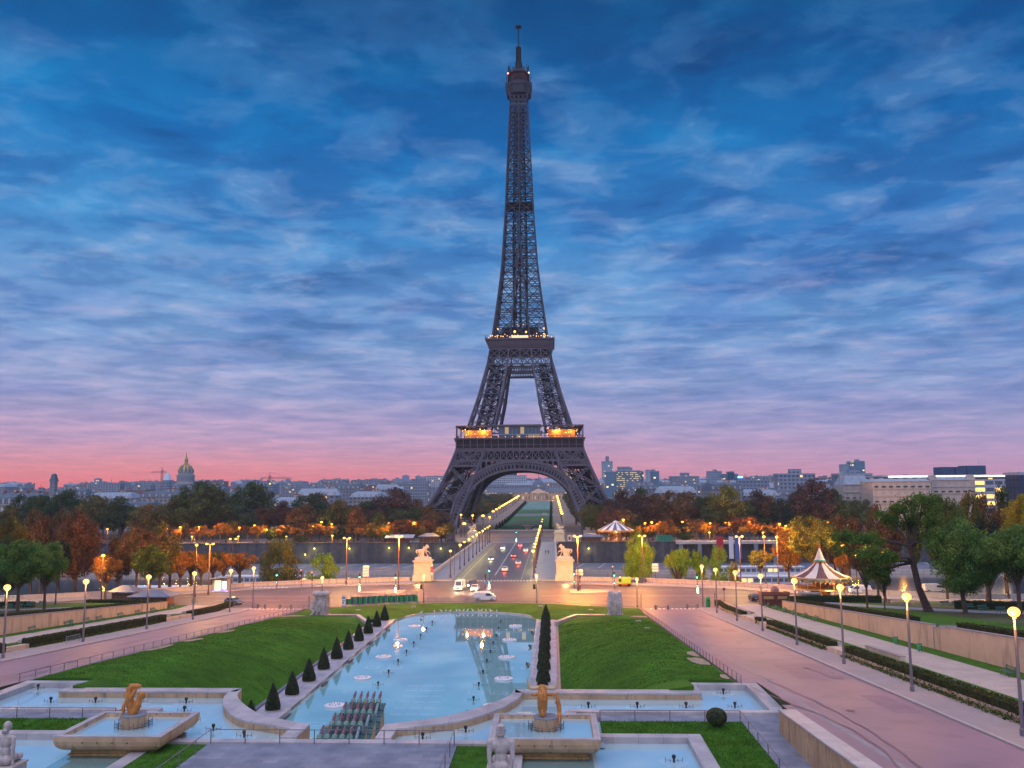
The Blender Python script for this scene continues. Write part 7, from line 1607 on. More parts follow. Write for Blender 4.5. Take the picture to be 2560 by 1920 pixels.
# ================= trees =================
bark=mat('bark',(.10,.07,.055),.9,.3,2.,.4); barkp=mat('plane_bark',(.24,.21,.17),.9,.35,1.2,.3)
def tree_proto(seed,nclump,nleaf,ls,shape,trunk=.3,bm=bark,limbs=7,sparse=0.,name='tree'):
    """unit tree: 10 m high, crown about 8 m wide; shape: round, tall, spread, clip"""
    random.seed(seed); t=empty(name); tr=MB(); z0={'round':1.6,'tall':2.2,'spread':2.6,'clip':2.0,'bush':.6}[shape]; th=z0+1.2
    rx={'round':4.0,'tall':3.2,'spread':4.6,'clip':3.0,'bush':4.2}[shape]
    lean=Vector((random.uniform(-.3,.3),random.uniform(-.3,.3),0)); top=Vector((0,0,th))+lean
    tr.tube((0,0,-.3),(0,0,.25),trunk*1.5,trunk*1.05,9); tr.tube((0,0,.25),top,trunk*1.05,trunk*.75,9)
    cl=[]
    for i in range(nclump):
        for _ in range(30):
            u=Vector((random.uniform(-1,1),random.uniform(-1,1),random.uniform(-1,1)))
            if .35<u.length<1.: break
        if shape=='clip': c=Vector((u.x*rx*.75,u.y*rx*.75,z0+1+(u.z+1)/2*(7)))
        else:
            zz=z0+(10-z0)*(.5+.5*u.z*.86); w=1. if shape!='tall' else .9; c=Vector((u.x*rx*.84*w,u.y*rx*.84*w,zz))
            if shape=='spread': c.z=z0+1.2+(9.2-z0-1.2)*(.5+.5*u.z*(1-.25*u.xy.length))
        r=random.uniform(.75,1.45)*(1 if shape!='spread' else .85); cl.append((c,r))
    for i in range(limbs):
        c,r=cl[i*len(cl)//limbs]; s=Vector((0,0,th*random.uniform(.6,1)))+lean*.6; mid=s.lerp(c,.5)+Vector((random.uniform(-.3,.3),random.uniform(-.3,.3),.35)); tr.tube(s,mid,trunk*.42,trunk*.26,6); tr.tube(mid,c,trunk*.26,trunk*.08,5)
        for q in range(2): e=c+Vector((random.uniform(-1,1),random.uniform(-1,1),random.uniform(0,1)))*r; tr.tube(mid.lerp(c,.5),e,trunk*.14,trunk*.04,4)
    tr.build('trunk',bm,t); lv=MB(); tot=sum(r*r for c,r in cl)
    for c,r in cl:
        for _ in range(int(nleaf*r*r/tot)):
            d=Vector((random.gauss(0,1),random.gauss(0,1),random.gauss(0,1))).normalized(); rr=r*(random.random()**.33 if not sparse else random.random()**.6); d.z*=.78
            P_=c+d*rr*(1+.25*noise.noise(c+d*1.7)); n=(d+Vector((random.gauss(0,.5),random.gauss(0,.5),random.gauss(0,.5)))).normalized(); a=n.cross(Vector((random.gauss(0,1),random.gauss(0,1),random.gauss(0,1)))).normalized(); e=n.cross(a); s=ls*random.uniform(.6,1.4)
            lv.add([P_-a*s,P_+e*s*.62,P_+a*s,P_-e*s*.62],[(0,1,2,3)])
    lv.build('crown',leafmat('leaf_green',(.05,.075,.02)),t); return t
PR={'round':[tree_proto(1,58,9000,.165,'round'),tree_proto(2,52,8500,.165,'round')],'tall':[tree_proto(3,52,8000,.16,'tall',bm=barkp),tree_proto(4,46,7500,.16,'tall')],
    'spread':[tree_proto(5,34,6500,.15,'spread',.26,limbs=12,sparse=1)],'clip':[tree_proto(6,30,1500,.30,'clip',.2)],
    'near':[tree_proto(8,75,26000,.105,'round',.27,limbs=14),tree_proto(9,70,24000,.10,'spread',.25,limbs=14)],'open':[tree_proto(10,36,11000,.11,'spread',.34,limbs=20,sparse=1)],'bush':[tree_proto(12,46,14000,.115,'bush',.2,limbs=9)]}
used={}
LK=1.75
LC={'dg':('dark green',(.035,.055,.020)),'g':('green',(.055,.085,.020)),'bg':('blue-green',(.030,.055,.035)),'gb':('green-brown',(.075,.070,.020)),'br':('brown',(.075,.052,.028)),'rb':('red-brown',(.080,.044,.026)),'or':('orange autumn',(.20,.10,.02)),'ye':('yellow autumn',(.28,.17,.02)),'lg':('bright green',(.13,.22,.02)),'pb':('purple-brown',(.055,.035,.035)),'og':('olive green',(.09,.095,.02)),'fg':('fresh green',(.06,.12,.03)),'yg':('yellow-green',(.17,.16,.02)),'dk':('nearly black green',(.015,.028,.022))}
def tree(pk,x,y,z,h,w,lc,lab,grp,rz=None):
    i=int(abs(x*7+y*3))%len(PR[pk]); pr_=PR[pk][i]; key=(pk,i)
    if key in used: c=copy_tree(pr_)
    else: c=pr_; used[key]=1
    c.location=(x,y,z); f={'round':8.,'tall':6.6,'spread':9.2,'clip':6.2,'near':8.4,'open':9.2,'bush':8.6}[pk]; c.scale=(w/f,w/f,h/10.); c.rotation_euler=(0,0,rz if rz is not None else (x*1.3+y)%6.28)
    for ch in c.children:
        if ch.name.startswith('crown'): ch.material_slots[0].link='OBJECT'; ch.material_slots[0].material=leafmat('leaf_'+lc,tuple(k*LK for k in LC[lc][1]),sc=.5)
    tag(c,lab,'tree',grp); return c
# far bank: (centre x px, top px, width px, distance, colour, kind)
T1=[(60,1066,80,455,'dg'),(110,1060,62,440,'dg'),(150,1058,80,450,'dg'),(205,1070,90,440,'gb'),(262,1073,72,435,'dg'),(325,1087,100,425,'gb'),(437,1040,120,430,'dg'),(395,1068,70,425,'dg'),(480,1055,70,438,'dg'),(548,1042,100,470,'dg'),(505,1080,60,440,'bg'),(610,1082,44,440,'pb'),(668,1064,86,450,'bg'),(695,1064,56,470,'rb'),(738,1080,64,430,'gb'),(773,1094,44,415,'br'),(805,1083,60,455,'bg'),(855,1055,100,445,'pb'),(905,1078,50,470,'br'),(925,1091,46,420,'br'),(640,1098,50,415,'br'),(705,1095,40,415,'dg'),(820,1105,40,415,'dg'),(860,1095,44,420,'bg'),
(1290,1092,64,420,'dg'),(1338,1058,62,470,'pb'),(1388,1053,54,480,'dg'),(1384,1066,80,450,'pb'),(1420,1068,60,445,'rb'),(1461,1058,86,435,'br'),(1513,1063,56,440,'dg'),(1568,1049,86,430,'og'),(1540,1085,60,425,'dg'),(1604,1075,50,430,'dg'),(1632,1058,64,445,'pb'),(1665,1072,50,440,'br'),(1689,1078,50,430,'dk'),(1722,1055,54,440,'dg'),(1756,1036,94,430,'pb'),(1792,1044,52,440,'dg'),(1834,1072,62,420,'dg'),(1868,1080,36,415,'bg'),(1345,1095,60,425,'br'),(1310,1080,50,450,'pb')]
random.seed(62)
for x0,x1,st_ in ((0,960,21),(1275,1900,21)):
    x=x0
    while x<x1:
        T1.append((x,random.uniform(1084,1106),random.uniform(44,70),random.uniform(424,475),random.choice(('dg','gb','br','pb','dg','bg','rb')))); x+=st_*random.uniform(.6,1.4)
for x,yt,w,Y,lc in T1:
    a=yp(x,yt,Y); W=w*Y/FL; tree('tall' if W<18 else 'round',a.x,Y,0,a.z+.6,W*1.08,lc,f'{LC[lc][0]} tree in the belt beyond the river, {"left" if x<1100 else "right"} side','tree belt beyond the river')
T2=[(430,1142,34,401,'or'),(455,1141,28,402,'or'),(490,1135,36,402,'or'),(555,1134,36,402,'or'),(598,1138,34,400,'or'),(620,1128,30,404,'br'),(643,1136,40,400,'or'),(673,1135,34,404,'br'),(703,1132,44,404,'rb'),(730,1130,40,404,'br'),(733,1135,30,396,'dk'),(765,1128,44,404,'rb'),(778,1137,30,400,'or'),(803,1130,40,402,'gb'),(830,1134,30,404,'og'),(838,1146,28,396,'dg'),(866,1116,58,404,'rb'),(895,1130,40,402,'rb'),(917,1118,46,404,'rb'),(940,1128,26,406,'br'),(963,1138,32,404,'g'),(585,1140,24,396,'dg'),(650,1158,30,392,'dg'),
(1313,1095,48,408,'pb'),(1366,1140,24,402,'ye'),(1379,1132,14,400,'ye'),(1401,1138,30,402,'dg'),(1431,1120,26,402,'or'),(1440,1116,28,406,'br'),(1456,1134,24,402,'or'),(1476,1130,28,400,'dk'),(1503,1116,56,404,'br'),(1524,1126,20,400,'ye'),(1545,1140,26,402,'br'),(1603,1134,24,400,'ye'),(1584,1122,30,404,'rb'),(1606,1110,70,406,'rb'),(1628,1127,36,402,'or'),(1650,1130,34,404,'br'),(1680,1135,34,404,'or'),(1705,1138,34,404,'or'),(1740,1138,40,404,'br'),(1480,1150,36,394,'dg')]
random.seed(61)
for x0,x1,st_ in ((370,975,17),(1335,1830,17)):
    x=x0
    while x<x1:
        T2.append((x,random.uniform(1122,1144),random.uniform(26,40),random.uniform(399,421),random.choice(('or','rb','br','or','gb','rb','ye' if x>1300 else 'or')))); x+=st_*random.uniform(.6,1.4)
for x,yt,w,Y,lc in T2:
    a=yp(x,yt,Y); W=w*Y/FL; tree('spread' if lc in('or','rb','br','ye') else 'round',a.x,Y,0,max(3,a.z+.3),W*1.1,lc,f'{LC[lc][0]} tree along the far quay road, {"left" if x<1100 else "right"} of the bridge','trees along the far quay road')
# clipped avenues of the promenade
for s in (-1,1):
    for j,xr in enumerate((36,46,58,72)):
        for i in range(13):
            Y=575+i*46+j*9; lc=('gb','br','dg')[(i+j)%3]; tree('clip',s*xr-1,Y,max(0,zcity(Y)),11+.5*math.sin(i*3),11,lc,f'box-clipped tree in the rows {"left" if s<0 else "right"} of the promenade','clipped trees flanking the promenade')
cyp=leafmat('leaf_dk',LC['dk'][1])
m=MB(); m.lathe((0,0,0),[(.9,0),(1.0,.6),(.5,2.4),(.05,3.6)],10); cs=m.build('cone_shrub',topcore); f_=True
for s in (-1,1):
    for i in range(20):
        Y=505+i*29; c=cs if f_ else cs.copy(); 
        if not f_: COL.objects.link(c)
        f_=False; c.location=(s*15.4-.3*(s<0),Y,max(.2,zcity(Y)+.2)); c.scale=(1.2,1.2,1.1); tag(c,f'small dark cone shrub edging the {"left" if s<0 else "right"} side of the promenade lawn','shrub','cone shrubs edging the promenade lawn')
# near trees, left and right banks, park
T3=[('open',370,1180,80,226,0,'or','wide orange tree on the left embankment before the quay wall'),('open',415,1178,84,224,0,'or','second wide orange tree on the left embankment'),('open',462,1180,84,226,0,'gb','green-gold sparse tree on the left embankment'),('open',520,1184,84,230,0,'or','orange tree nearest the broad leafy one at left'),('round',350,1130,80,212,0,'gb','green-brown tree between the kiosks and the orange trees'),('round',1700,1140,60,236,0,'or','orange-brown tree left of the big rounded green tree'),('open',1640,1180,60,236,0,'yg','yellow-green low tree behind the right globe lamps'), # kind, x, ytop, w px, Y, base z, colour, label
('bush',605,1159,112,246,-8.1,'og','broad leafy green-gold tree on the near quay, left of the low lamp'),
('bush',700,1192,74,247,-8.1,'lg','smaller bright leafy tree on the near quay, right of the broad one'),
('near',1378,1152,72,246,-8.1,'lg','bright green lamp-lit tree on the near quay right of the bridge'),
('open',1463,1166,66,247,-8.1,'lg','open bright green tree on the near quay, right of the lamp-lit one'),
('open',1510,1172,44,249,-8.1,'lg','slender bright green tree on the near quay behind the lamps'),
('bush',1551,1176,48,249,-8.1,'lg','bright green tree on the near quay before the flag banners'),
('bush',1586,1212,28,245,-8.1,'yg','small yellow-green tree on the near quay between two globe lamps'),
('near',1751,1102,100,222,0,'og','big rounded green tree behind the striped carousel, lamp-lit on its left'),
('round',1829,1108,74,232,0,'rb','red-brown tree behind the carousel at right'),('round',1800,1116,60,240,0,'br','brown tree right of the big rounded green tree'),
('round',1909,1083,84,228,0,'rb','wide red-brown tree behind the fresh green one at right'),
('tall',1971,1073,40,215,0,'dg','narrow dark green tree behind the open green tree at right'),
('near',2031,1048,84,196,0,'g','tall dense green tree rising against the hotel at right'),
('round',2089,1054,66,200,0,'gb','green-brown tree right of the tall dense green one'),('round',2121,1066,56,206,0,'br','brown tree near the right edge behind the hanging green trees'),
('tall',2158,1044,54,210,0,'dg','dark green tree near the right edge beside the yellow-green one'),('round',2164,1082,50,196,0,'rb','red-brown tree near the right edge'),
('near',2208,1046,90,168,1,'yg','tall yellow-green tree cut by the right frame edge'),('round',2050,1110,80,205,0,'rb','reddish tree behind the hanging green tree at right'),('round',2120,1110,90,190,0,'dk','very dark tree behind the two hanging green trees'),
('open',1819,1182,34,205,0,'or','orange tree glowing under the sodium lamp behind the carousel'),  # lamp glow put into the leaf colour of this tree
('open',1866,1168,58,153,0,'br','thin-leaved brown tree on the lawn right of the carousel'),
('open',1906,1222,34,147,0,'g','young slender green tree on the right lawn'),('open',1890,1150,70,185,0,'fg','fresh green low tree behind the young slender one'),
('near',2072,1124,142,136.5,0,'fg','green tree with drooping leaves on the right lawn, nearer the big leaning one'),
('near',2188,1118,140,130,0,'fg','green tree with drooping leaves cut by the right frame edge'),
('near',2130,1160,80,150,0,'g','green tree behind the park path at right'),
('near',27,1098,74,192,0,'gb','dark green-brown tree at the left frame edge'),('round',76,1098,70,215,0,'br','orange-brown tree high at the left edge'),('round',95,1108,64,208,0,'rb','red-brown tree above the drooping green ones at left'),
('near',170,1106,118,206,0,'rb','large red-brown tree in the left park'),('round',135,1100,70,222,0,'br','brown tree behind the large red-brown one at left'),
('near',48,1152,120,143.5,0,'fg','green tree with drooping leaves at the left edge'),('near',104,1160,92,152,0,'fg','green tree with drooping leaves right of the one at the left edge'),
('spread',128,1152,54,170,0,'dk','dark blue-green cedar between the green and red-brown trees at left'),
('near',300,1126,92,205,0,'br','brown tree above the left kiosks'),('near',328,1166,80,196,0,'g','green tree right of the left kiosks'),
('open',232,1188,70,196,0,'or','orange-lit tree beside the left sodium lamp'),('round',262,1150,60,212,0,'br','brown tree between the sodium lamp and the kiosks'),  # lamp's orange put into the leaf colour of the orange-lit tree
('open',392,1186,62,215,0,'or','sparse orange tree on the left embankment, leftmost of three'),('open',437,1186,64,218,0,'or','sparse orange tree on the left embankment, middle of three'),('open',484,1186,60,222,0,'or','sparse orange tree on the left embankment, rightmost of three'),
('near',20,1160,70,165,0,'dg','dark tree cut by the left frame edge behind the drooping ones')]
for pk,x,yt,w,Y,bz,lc,lab in T3:
    a=yp(x,yt,Y); base=bz if bz<0 else (zpark(Y) if abs(a.x)>62 else 0.); W=w*Y/FL
    tree(pk,a.x,Y,base,a.z-base+.2,W*1.05,lc,lab,None)
# the big leaning tree at right: own skeleton with bare limbs and clumps of fresh leaves
random.seed(77); bp=Vector((75.9,142.7,zpark(142.7))); t=empty('leaning_tree',bp); tr=MB()
S_=lambda x,y,d=0: yp(x,y,142.7+d)-bp
k0=Vector((0,0,-.2)); k1=S_(1985,1270); k2=S_(1972,1215); k3=S_(1966,1180)
tr.tube(k0,k0.lerp(k1,.25),.85,.62,12); tr.tube(k0.lerp(k1,.25),k1,.62,.5,12); tr.tube(k1,k2,.5,.46,12); tr.tube(k2,k3,.46,.4,12)
ends=[]
def limb(s,e,r,d=2):
    m_=s.lerp(e,.5)+Vector((random.uniform(-.5,.5),random.uniform(-.6,.6),random.uniform(.1,.6))); tr.tube(s,m_,r,r*.7,7); tr.tube(m_,e,r*.7,r*.35,6); ends.append((e,r))
    if d>0:
        for q in range(3): v=e-m_; e2=e+Vector((v.x*random.uniform(.2,.8)+random.uniform(-1,1),random.uniform(-1.5,1.5),v.z*random.uniform(.1,.7)+random.uniform(-.3,.8))); limb(m_.lerp(e,random.uniform(.4,1)),e2,r*.42,d-1)
for (x,y,d) in ((1900,1170,0),(1925,1130,2),(1955,1110,-1),(1990,1112,1),(2010,1135,0),(2005,1165,-2),(1880,1200,-1),(1935,1205,-2),(1870,1168,1),(1965,1145,2),(1905,1235,1)): limb(k3 if y<1190 else k2,S_(x,y,d),.26)
tr.build('trunk',mat('dark_bark',(.075,.05,.045),.9,.3,2.,.4),t); lv=MB()
for e,r in ends:
    for _ in range(150):
        d=Vector((random.gauss(0,1),random.gauss(0,1),random.gauss(0,.7))); P_=e+d*.52; a=Vector((random.gauss(0,1),random.gauss(0,1),random.gauss(0,.5))).normalized(); q=a.cross(Vector((random.gauss(0,1),random.gauss(0,1),random.gauss(0,1)))).normalized(); s=.14*random.uniform(.6,1.4); lv.add([P_-a*s,P_+q*s*.7,P_+a*s,P_-q*s*.7],[(0,1,2,3)])
lv.build('crown',leafmat('leaf_lime',(.085,.17,.03),sc=.6),t); tag(t,'big leaning dark-trunked tree with clumps of fresh green leaves on the right lawn','tree')
for x,y,lab in ((1995,1311,'slim young tree trunk with stake on the right lawn'),(2137,1400,'thin bare sapling by the park path near the right lamp')):
    pass
# ================= city =================
random.seed(23)
hm1=winmat('haussmann_wall',(.30,.29,.32),(.07,.09,.13),2.8,3.1,.035); hm2=winmat('pale_block_wall',(.28,.32,.40),(.08,.11,.18),3.2,3.,.03,(.2,.8)); hm3=winmat('brick_block_wall',(.26,.15,.13),(.07,.08,.12),3.,3.1,.03)  # haussmann and pale walls tinted bluer: distance haze put into their colour
def building(w,d,h,style,seed):
    random.seed(seed); m=MB(); m.mi=0; m.box(-w/2,w/2,-d/2,d/2,-6,h); m.mi=1
    if style==0:
        m.add([(-w/2-.3,-d/2-.3,h),(w/2+.3,-d/2-.3,h),(w/2+.3,d/2+.3,h),(-w/2-.3,d/2+.3,h),(-w/2+1.2,-d/2+1.2,h+3.6),(w/2-1.2,-d/2+1.2,h+3.6),(w/2-1.2,d/2-1.2,h+3.6),(-w/2+1.2,d/2-1.2,h+3.6)],[(0,1,5,4),(1,2,6,5),(2,3,7,6),(3,0,4,7),(4,5,6,7),(3,2,1,0)])
        m.add([(-w/2+1.2,-d/2+1.2,h+3.6),(w/2-1.2,-d/2+1.2,h+3.6),(w/2-1.2,d/2-1.2,h+3.6),(-w/2+1.2,d/2-1.2,h+3.6),(-w/2+2,0,h+5),(w/2-2,0,h+5)],[(0,1,5,4),(1,2,5),(2,3,4,5),(3,0,4)])
        n=int(w/4); m.mi=2
        for i in range(n): x=-w/2+w*(i+.5)/n; m.box(x-.6,x+.6,-d/2-.1,-d/2+1.2,h+.5,h+2.4)
        for i in range(random.randint(2,4)): x=random.uniform(-w/2+2,w/2-2); m.mi=2; m.box(x-.5,x+.5,-2.5,2.5,h+2,h+6.4); m.mi=3; [m.box(x-.25,x+.25,-2.2+q*1.1,-1.7+q*1.1,h+6.4,h+7.1) for q in range(4)]
    else:
        m.box(-w/2-.2,w/2+.2,-d/2-.2,d/2+.2,h,h+.5)
        for i in range(random.randint(1,4)): x=random.uniform(-w/2+2,w/2-4); y=random.uniform(-d/3,d/4); m.mi=random.choice((0,2)); m.box(x,x+random.uniform(2,5),y,y+3,h+.5,h+random.uniform(2,4))
        m.mi=3; x=random.uniform(-w/3,w/3); m.box(x,x+.2,0,.2,h,h+6)
    return m
protos=[]
for i in range(14):
    st_=0 if i<9 else 1; w=random.uniform(20,32); h=random.uniform(15,20) if st_==0 else random.uniform(17,26); mb=building(w,14,h,st_,100+i)
    protos.append((mb,[hm1,slate if i%2 else zinc,stone,terracotta] if st_==0 else [hm2 if i%2 else hm3,zinc,hm2,darkiron],w))
PO=[None]*14; cnt=[0]
def city(x,y,z,i,s,rz,lab,g):
    mb,ms,w=protos[i]
    if PO[i] is None: PO[i]=mb.build('apartment_building',ms); c=PO[i]
    else: c=PO[i].copy(); COL.objects.link(c)
    c.location=(x,y,z); c.rotation_euler=(0,0,rz); c.scale=s; tag(c,lab,'building',g); cnt[0]+=1; return c
random.seed(31)
for (Y,st,dz,far) in ((560,22,-3,'nearest'),(700,30,0,'near'),(900,30,0,'middle'),(1250,42,0,'farther'),(1750,50,0,'far'),(2600,66,0,'farthest')):
    x=-1130*Y/FL*1.05+16; xe=1020*Y/FL*1.05+16+.0
    while x<xe:
        st2=st*random.uniform(.85,1.25); X=x+st2/2; x+=st2; yy=Y+random.uniform(-.09,.09)*Y
        if Y<1200 and abs(X)<(105 if Y<1000 else 95): continue
        if Y==1250 and abs(X)<110: yy=1420
        if Y==560 and not(-520<X<-120 or 140<X<470): continue
        i=random.randrange(14 if Y>700 else 9); s=st2/protos[i][2]*.98; hs=random.uniform(.85,1.15)*(1 if Y<1500 else 1.05)
        if Y==560: hs*=.85
        px_,_=proj((X,yy,25)); side='left' if X<0 else 'right'
        city(X,yy,zcity(yy),i,(s,1.2*s if s>1 else 1.,hs),random.uniform(-.25,.25),f'apartment block in the {far} city row {side} of the tower','city apartment blocks')
# named buildings --------------------------------------------------
def tower_block(x,w,yt,Y,mt,lab,d=None,topm_=None,cap=None):
    a=yp(x-w/2,yt,Y); b=yp(x+w/2,yt,Y); W=abs(b.x-a.x); z=zcity(Y)-3; t=empty('tower_block',((a.x+b.x)/2,Y,z)); H=a.z-z; m=MB(); m.box(-W/2,W/2,0,d or W*.6,0,H); m.build('wall',mt,t)
    m=MB(); m.box(-W/2-.4,W/2+.4,-.4,(d or W*.6)+.4,H,H+1.2); m.build('roof',zinc,t)
    m=MB(); q=W*.16; m.box(-q,q,2,2+q,H+1.2,H+1.2+(cap or W*.12)); m.build('roof_plant',hm2,t); tag(t,lab,'building'); return t
blu=winmat('blue_glass_wall',(.16,.26,.36),(.08,.16,.26),4.,3.4,.08,(.1,.9),(.15,.85),(1,.75,.3),1.6); blp=winmat('pale_tower_wall',(.34,.42,.52),(.16,.24,.34),3.6,3.2,.04,(.2,.8)); lit_=winmat('lit_office_wall',(.14,.22,.28),(.12,.18,.22),2.6,3.0,.45,(.06,.94),(.3,.7),(1,.72,.22),.8); dkb=winmat('dark_tower_wall',(.035,.05,.10),(.02,.035,.08),3.5,3.3,.03,(.1,.9),(.1,.9),(1,.7,.3),1.5)
tower_block(210,13,1035,1700,blp,'narrow blue tower block on the left skyline')
for x,w,yt,lab in ((607,10,1041,'small tower block right of the long crane on the left skyline'),(621,10,1036,'second small tower block right of the long crane'),(858,20,1035,'low pale tower pair left of the taller one on the left skyline'),(876,14,1028,'taller pale tower left of the iron tower on the skyline'),(903,12,1029,'left of a twin pale tower pair beside the iron tower'),(916,12,1031,'right of a twin pale tower pair beside the iron tower'),(932,9,1034,'low pale tower nearest the iron tower at left'),(942,11,1029,'pale tower just left of the leg of the iron tower'),(958,14,1030,'pale tower seen against the left leg of the iron tower')):
    tower_block(x,w,yt,2300,blp,lab)
t=tower_block(1099,38,1018,1650,dkb,'tall dark blue office tower seen through the arch of the iron tower',20)
m=MB(); H=yp(1099,1020,1650).z-(zcity(1650)-3); W=38*1650/FL
for i in range(16): [m.box(s*W/2-.7,s*W/2+.7,-.9,-.1,H*.35+i*H*.04,H*.35+i*H*.04+1.3) for s in (-1,1)]
m.build('red_lights',redl,t)
tower_block(1312,23,998,1500,blp,'tall pale slab tower right of the iron tower',20,cap=9)
tower_block(1348,84,1020,1350,blu,'wide blue glass office block right of the iron tower',40); tower_block(1358,52,1018,1346,lit_,'office block with many lit yellow windows right of the iron tower',6); tower_block(1411,26,1019,1344,blu,'glass end tower of the lit office block',20); tower_block(1400,10,1017,1341,blp,'blank pale wall panel between lit office wings',6)
tower_block(1545,28,1019,1500,winmat('striped_slab_wall',(.40,.46,.54),(.12,.18,.26),60.,3.2,.0,(0,1),(.35,.9)),'striped slab block on the right skyline',25); tower_block(1577,34,1025,1490,blu,'blue glass block right of the striped slab',20); tower_block(1580,12,1020,1485,mat('dark_box',(.04,.07,.14),.5),'dark box-topped block on the right skyline',20)
t=empty('roof_sign',yp(1599,1031,1480)); m=MB(); m.box(-4.2,4.2,0,.5,-1.2,1.4); m.build('lit_panel',emat('blue_sign',(.1,.45,1.),3.5),t); m=MB(); m.box(-4.5,4.5,.5,6,-14,-1.2); m.build('base',hm2,t); tag(t,'small glowing blue sign on a roof at right','sign')
tower_block(1834,25,1004,1700,blp,'left lower part of the stepped tower group on the right skyline',25); tower_block(1853,30,997,1690,blu,'tall stepped blue tower on the right skyline',25); tower_block(1480,60,1030,1400,hm2,'long low office block on the right skyline',30)
tower_block(2207,9,1026,380,dkb,'dark tower block cut by the right frame edge',12)
# dome church
gild=mat('gilded_dome',(.50,.34,.10),.35,.3,.1,metal=.5); ddm=mat('dome_lead',(.14,.17,.22),.5,.15,.1)
Y=1500; cxp=400.5; a=yp(cxp,1050,Y); t=empty('domed_church',(a.x,Y,zcity(Y))); q=lambda yy: yp(cxp,yy,Y).z-zcity(Y); k=Y/FL; pw=winmat('church_drum_wall',(.40,.37,.36),(.10,.12,.16),3.3,13,.0,(.3,.7),(.2,.85))
m=MB(); m.lathe((0,0,0),[(20*k,0),(20*k,q(1047)),(21*k,q(1046)),(21*k,q(1044)),(19.5*k,q(1043))],24); m.build('drum',pw,t); m=MB(); m.lathe((0,0,0),[(19*k,q(1043)),(19*k,q(1027)),(19.8*k,q(1026)),(16*k,q(1025)),(16*k,q(1021))],24); m.build('attic',pw,t)
m=MB(); m.lathe((0,0,0),[(16*k,q(1021)),(15.2*k,q(1015)),(13*k,q(1010)),(9.5*k,q(1006)),(5*k,q(1004))],24); m.build('dome',ddm,t)
m=MB()
for i in range(12):
    an=2*PI*i/12+.13; pr2=[(16.2,1021),(15.5,1015),(13.3,1010),(9.8,1006),(5.1,1003.6)]
    for (r0,y0),(r1,y1) in zip(pr2,pr2[1:]): m.beam((r0*k*math.cos(an),r0*k*math.sin(an),q(y0)),(r1*k*math.cos(an),r1*k*math.sin(an),q(y1)),2.6,.8)
m.build('gilded_ribs',gild,t); m=MB(); m.lathe((0,0,0),[(5*k,q(1004)),(5*k,q(1002)),(3.5*k,q(1001)),(3.5*k,q(994)),(4.2*k,q(993)),(2*k,q(990)),(.9*k,q(984)),(.3*k,q(975))],12); m.build('lantern',gild,t); tag(t,'large domed church with gilded ribs and spire on the left skyline','church')
# white cone-roofed building, dark pavilion tower
Y=900; k=Y/FL; a=yp(361.5,1040,Y); t=empty('cone_roof_tower',(a.x,Y,zcity(Y))); q=lambda yy: yp(361.5,yy,Y).z-zcity(Y); m=MB(); m.lathe((0,0,0),[(9.5*k,0),(9.5*k,q(1037.5))],12); m.build('wall',hm2,t); m=MB(); m.lathe((0,0,0),[(10.2*k,q(1037.5)),(9.6*k,q(1036)),(4.5*k,q(1023)),(2.2*k,q(1022)),(2.2*k,q(1020))],8); m.build('roof',mat('white_roof',(.60,.66,.74),.5),t); tag(t,'pale cone-roofed tower left of the gilded dome','tower')
Y=800; k=Y/FL; a=yp(116.5,1040,Y); t=empty('roof_pavilion',(a.x,Y,zcity(Y))); q=lambda yy: yp(116.5,yy,Y).z-zcity(Y); m=MB(); m.lathe((0,0,0),[(8*k,0),(8*k,q(1040)),(9.5*k,q(1039.5)),(9.5*k,q(1038)),(8.5*k,q(1037.5))],4,rot=PI/4); m.build('wall',hm1,t); m=MB(); m.lathe((0,0,0),[(9.5*k,q(1038)),(7.8*k,q(1034)),(5.2*k,q(1025)),(3*k,q(1023.5)),(1,q(1023))],4,rot=PI/4); m.build('roof',slate,t); tag(t,'dark bell-roofed clock tower rising above roofs at far left','tower')
t=empty('small_dome',(yp(700,1040,2000).x,2000,zcity(2000))); m=MB(); q=lambda yy: yp(700,yy,2000).z-zcity(2000); k=2000/FL; m.lathe((0,0,0),[(7*k,0),(7*k,q(1046)),(5.5*k,q(1045)),(4.5*k,q(1040)),(2*k,q(1037.5)),(.5*k,q(1033))],14); m.build('dome',ddm,t); tag(t,'small grey dome on the skyline right of the smoke plume','dome')
# military school at the end of the promenade
t=empty('military_school',(0,1200,zcity(1200))); og=(0,1200,0); zb0=zcity(1200); esw=winmat('school_wall',(.42,.33,.25),(.10,.09,.10),4.2,7.5,.22,(.3,.7),(.2,.72),(1,.6,.25),.8)
m=MB(); m.box(-75,75,1200,1216,-2,17); m.build('wall',esw,t,(0,1200,zb0)); m=MB(); m.add([(-76,1199,17),(76,1199,17),(76,1217,17),(-76,1217,17),(-73,1206,23),(73,1206,23),(73,1210,23),(-73,1210,23)],[(0,1,5,4),(1,2,6,5),(2,3,7,6),(3,0,4,7),(4,5,6,7)]); m.build('roof',slate,t,(0,1200,zb0))
m=MB(); m.box(-11,7,1196,1200,-2,18); m.build('portico',esw,t,(0,1200,zb0))
for i in range(8): m=MB(); x=-10+i*2.3; m.lathe((x,1195,0),[(.7,0),(.6,15.5)],10); m.build('column',stone,t,(0,1200,zb0))
m=MB(); m.add([(-12,1194.4,18),(8,1194.4,18),(-2,1194.4,22.5),(-12,1200,18),(8,1200,18),(-2,1200,22.5)],[(0,1,2),(1,4,5,2),(3,0,2,5),(0,3,4,1)]); m.box(-12,8,1194.2,1200,16,18); m.build('pediment',stone,t,(0,1200,zb0))
